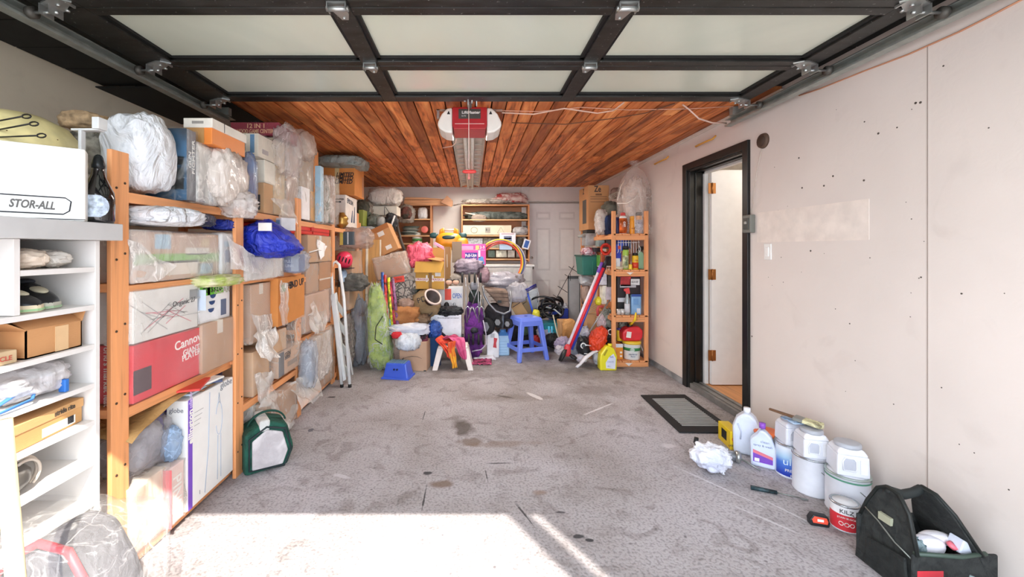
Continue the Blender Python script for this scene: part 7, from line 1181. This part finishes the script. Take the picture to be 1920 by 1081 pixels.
# tools on the floor
gun = thing('caulking_gun', 'metal caulking gun with a black handle lying on the floor by the bottles', 'tool', (1.62, 2.60, 0), rz=-28)
MB().cyl((-.06, 0, .035), (.06, 0, .035), .027, n=18).build('barrel', P('a6aab0', .3, .6), gun); MB().tube([(.06, 0, .04), (.12, -.04, .03), (.18, -.07, .012)], .006, 6).build('lever', STEEL, gun); MB().lathe([(.035, 0), (.037, .02), (.02, .03), (0, .03)], 20, M=Matrix.Translation((.06, 0, .037)) @ Matrix.Rotation(math.pi/2, 4, 'Y')).build('end_plate', METAL, gun); MB().tube([(.02, .02, .06), (.0, .05, .065), (-.04, .03, .062)], .008, 6).build('thumb_release', METAL, gun)
dr_ = thing('hand_tool', 'black and green hand tool lying behind the white cloth', 'tool', (1.52, 2.66, 0), rz=12); MB().ell((0, 0, .03), (.085, .035, .03), .8, .1).build('body', P('16191a', .45), dr_); MB().tube([(-.03, .0, .05), (-.05, .01, .09), (-.045, .01, .115)], [.018, .016, .014], 8).build('grip', BLACK, dr_); MB().box(-.06, -.037, .02, .03, -.03, .034).build('green_stripe', P('8cc84a', .4), dr_, .002)
wc_ = cloth('paper_towel', 'crumpled white paper towel on the floor', 'towel', 1298, 1368, 846, 892, 2.47, .16, FAB('e9eaf2', 'c3c6d8', 5), amp=.4, e=.9, fr=2.5, rot=(0, 12, 0)); wc_.location.z = 0
sd_ = thing('wire_brush', 'dark screwdriver with speckled grip lying on the floor', 'tool', (*fl(1408, 917), .012), rz=-24); MB().cyl((0, 0, 0), (.12, 0, 0), .012, .010, 12).build('grip', P('22383e', .5, 0, .6, 60), sd_); MB().cyl((.12, 0, 0), (.235, 0, -.004), .004, .003, 8).ell((.24, 0, -.005), (.02, .007, .004)).build('shaft', STEEL, sd_)
tp = thing('tape_measure', 'black tape measure with an orange red face lying on the floor', 'tool', (*fl(1534, 983), 0), rz=-14); MB().prism([(-.04, 0), (.04, 0), (.043, .02), (.036, .05), (-.028, .056), (-.043, .03)], -.018, .018).build('case', P('17181c', .5), tp, .006); MB().prism([(-.03, .018), (.03, .016), (.033, .03), (.026, .046), (-.024, .05), (-.035, .034)], -.0205, -.018).build('face', P('e8523a', .45), tp, .002); decal(tp, '-y', (0, -.0205, .033), .026, .012, P('e9e4e0'), 'brand_plate')
# tool bag
bgm = FAB('2b2d2b', '1b1d1c', 30); pipe = P('0f1411', .6)
tg = thing('tool_bag', 'black open fabric tool bag with a padded handle in the bottom right corner', 'bag', (1.88, 1.675, 0))
def panel(xb, xt, nm):      # gable panel leaning inward
    pr = [(-.115, 0), (.115, 0), (.12, .16), (.09, .26), (.055, .335), (.02, .36), (-.03, .355), (-.075, .30), (-.12, .17)]; n = len(pr); t = .012; vs = []
    for s_ in (0, t*(1 if xb < 0 else -1)):
        for y, z in pr: vs.append((xb+(xt-xb)*z/.36+s_, y, z))
    MB().add(vs, [tuple(range(n)), tuple(range(n, 2*n))[::-1]]+[(i, (i+1) % n, n+(i+1) % n, n+i) for i in range(n)]).build(nm, bgm, tg, .004)
    e = [(xb+(xt-xb)*z/.36-(.002 if xb < 0 else -.002), y, z) for y, z in pr[2:]]; MB().tube([(p[0], p[1], p[2]) for p in e], .007, 7).build('piping', pipe, tg)
panel(-.19, -.145, 'side_panel'); panel(.15, .0, 'side_panel')
MB().box(-.185, -.117, 0, .145, -.105, .175).build('front_panel', bgm, tg, .006); MB().box(-.185, .105, 0, .14, .117, .19).build('rear_panel', bgm, tg, .006); MB().box(-.185, -.115, 0, .145, .115, .012).build('base', bgm, tg); MB().tube([(-.175, -.113, .178), (0, -.117, .168), (.10, -.113, .178)], .008, 8).build('piping', P('39493f', .5), tg)
MB().tube([(-.145, .02, .35), (-.125, .02, .338), (-.08, .02, .325), (-.03, .02, .335), (.0, .02, .352)], [.016, .019, .019, .018, .016], 10).build('handle', P('1b201f', .7), tg)
MB().prism([(-.11, .02), (.06, .02), (.05, .13), (-.10, .15)], -.202, -.19, 'x').build('outer_pocket', FAB('1c1f1d', '101211', 30), tg, .004); MB().tube([(-.178, -.11, .15), (-.176, -.04, .17), (-.172, .03, .21), (-.168, .09, .23)], .003, 5).build('zip', P('8d9088', .4, .5), tg); MB().box(-.172, -.02, .22, -.160, .03, .25).build('woven_label', P('a8a890'), tg)
decal(tg, '-y', (-.12, -.118, .08), .10, .07, P('d23a44', .5), 'red_patch')
for nm, lab, x, y, z, r_, mt in (('light_bulb', 'white bulb shaped bottle inside the tool bag', 1.835, 1.63, .165, (.055, .035, .032), P('e4e2ea', .3)), ('spray_nozzle', 'white ribbed plastic cap at the left inside the tool bag', 1.765, 1.66, .19, (.03, .03, .034), P('c9ced4', .4)), ('grey_rag', 'grey spotted rag inside the tool bag', 1.785, 1.63, .16, (.04, .03, .03), FAB('7f9296', '37484c', 30)), ('white_tube', 'white printed tube lying at the right inside the tool bag', 1.885, 1.65, .175, (.06, .03, .024), P('e6e2e6', .35))):
    tag(MB().ell((0, 0, 0), r_, .85, .05 if 'rag' not in nm else .3, 3).build(nm, mt, None, 0, (x, y, z)), lab, 'item')
tag(MB().cyl((1.895, 1.605, .175), (1.90, 1.598, .185), .016, n=14).build('small_cap', P('e06a78', .4)), 'small pink red cap inside the tool bag', 'cap'); tag(MB().prism([(0, 0), (.09, -.03), (.1, .0), (.02, .05)], 0, .05).build('plastic_scraper', P('c9cfdc', .35), None, .004, (1.90, 1.58, .165)), 'clear grey plastic scraper at the rim of the tool bag', 'tool')  # the first piece is a small red cap
tag(MB().lathe([(0, 0), (.05, 0), (.06, .06), (.06, .10), (.035, .135), (0, .14)], 24, c=(1.76, 1.46, 0)).tube([(1.785, 1.46, .12), (1.80, 1.455, .175)], .009, 8).build('glue_bottle', P('9fb6bc', .2, 0, .25, 8)), 'translucent grey blue bottle with a nozzle in front of the tool bag', 'bottle')
# blinds bracket hint: wall cable under door track and dirt curb along the doorway
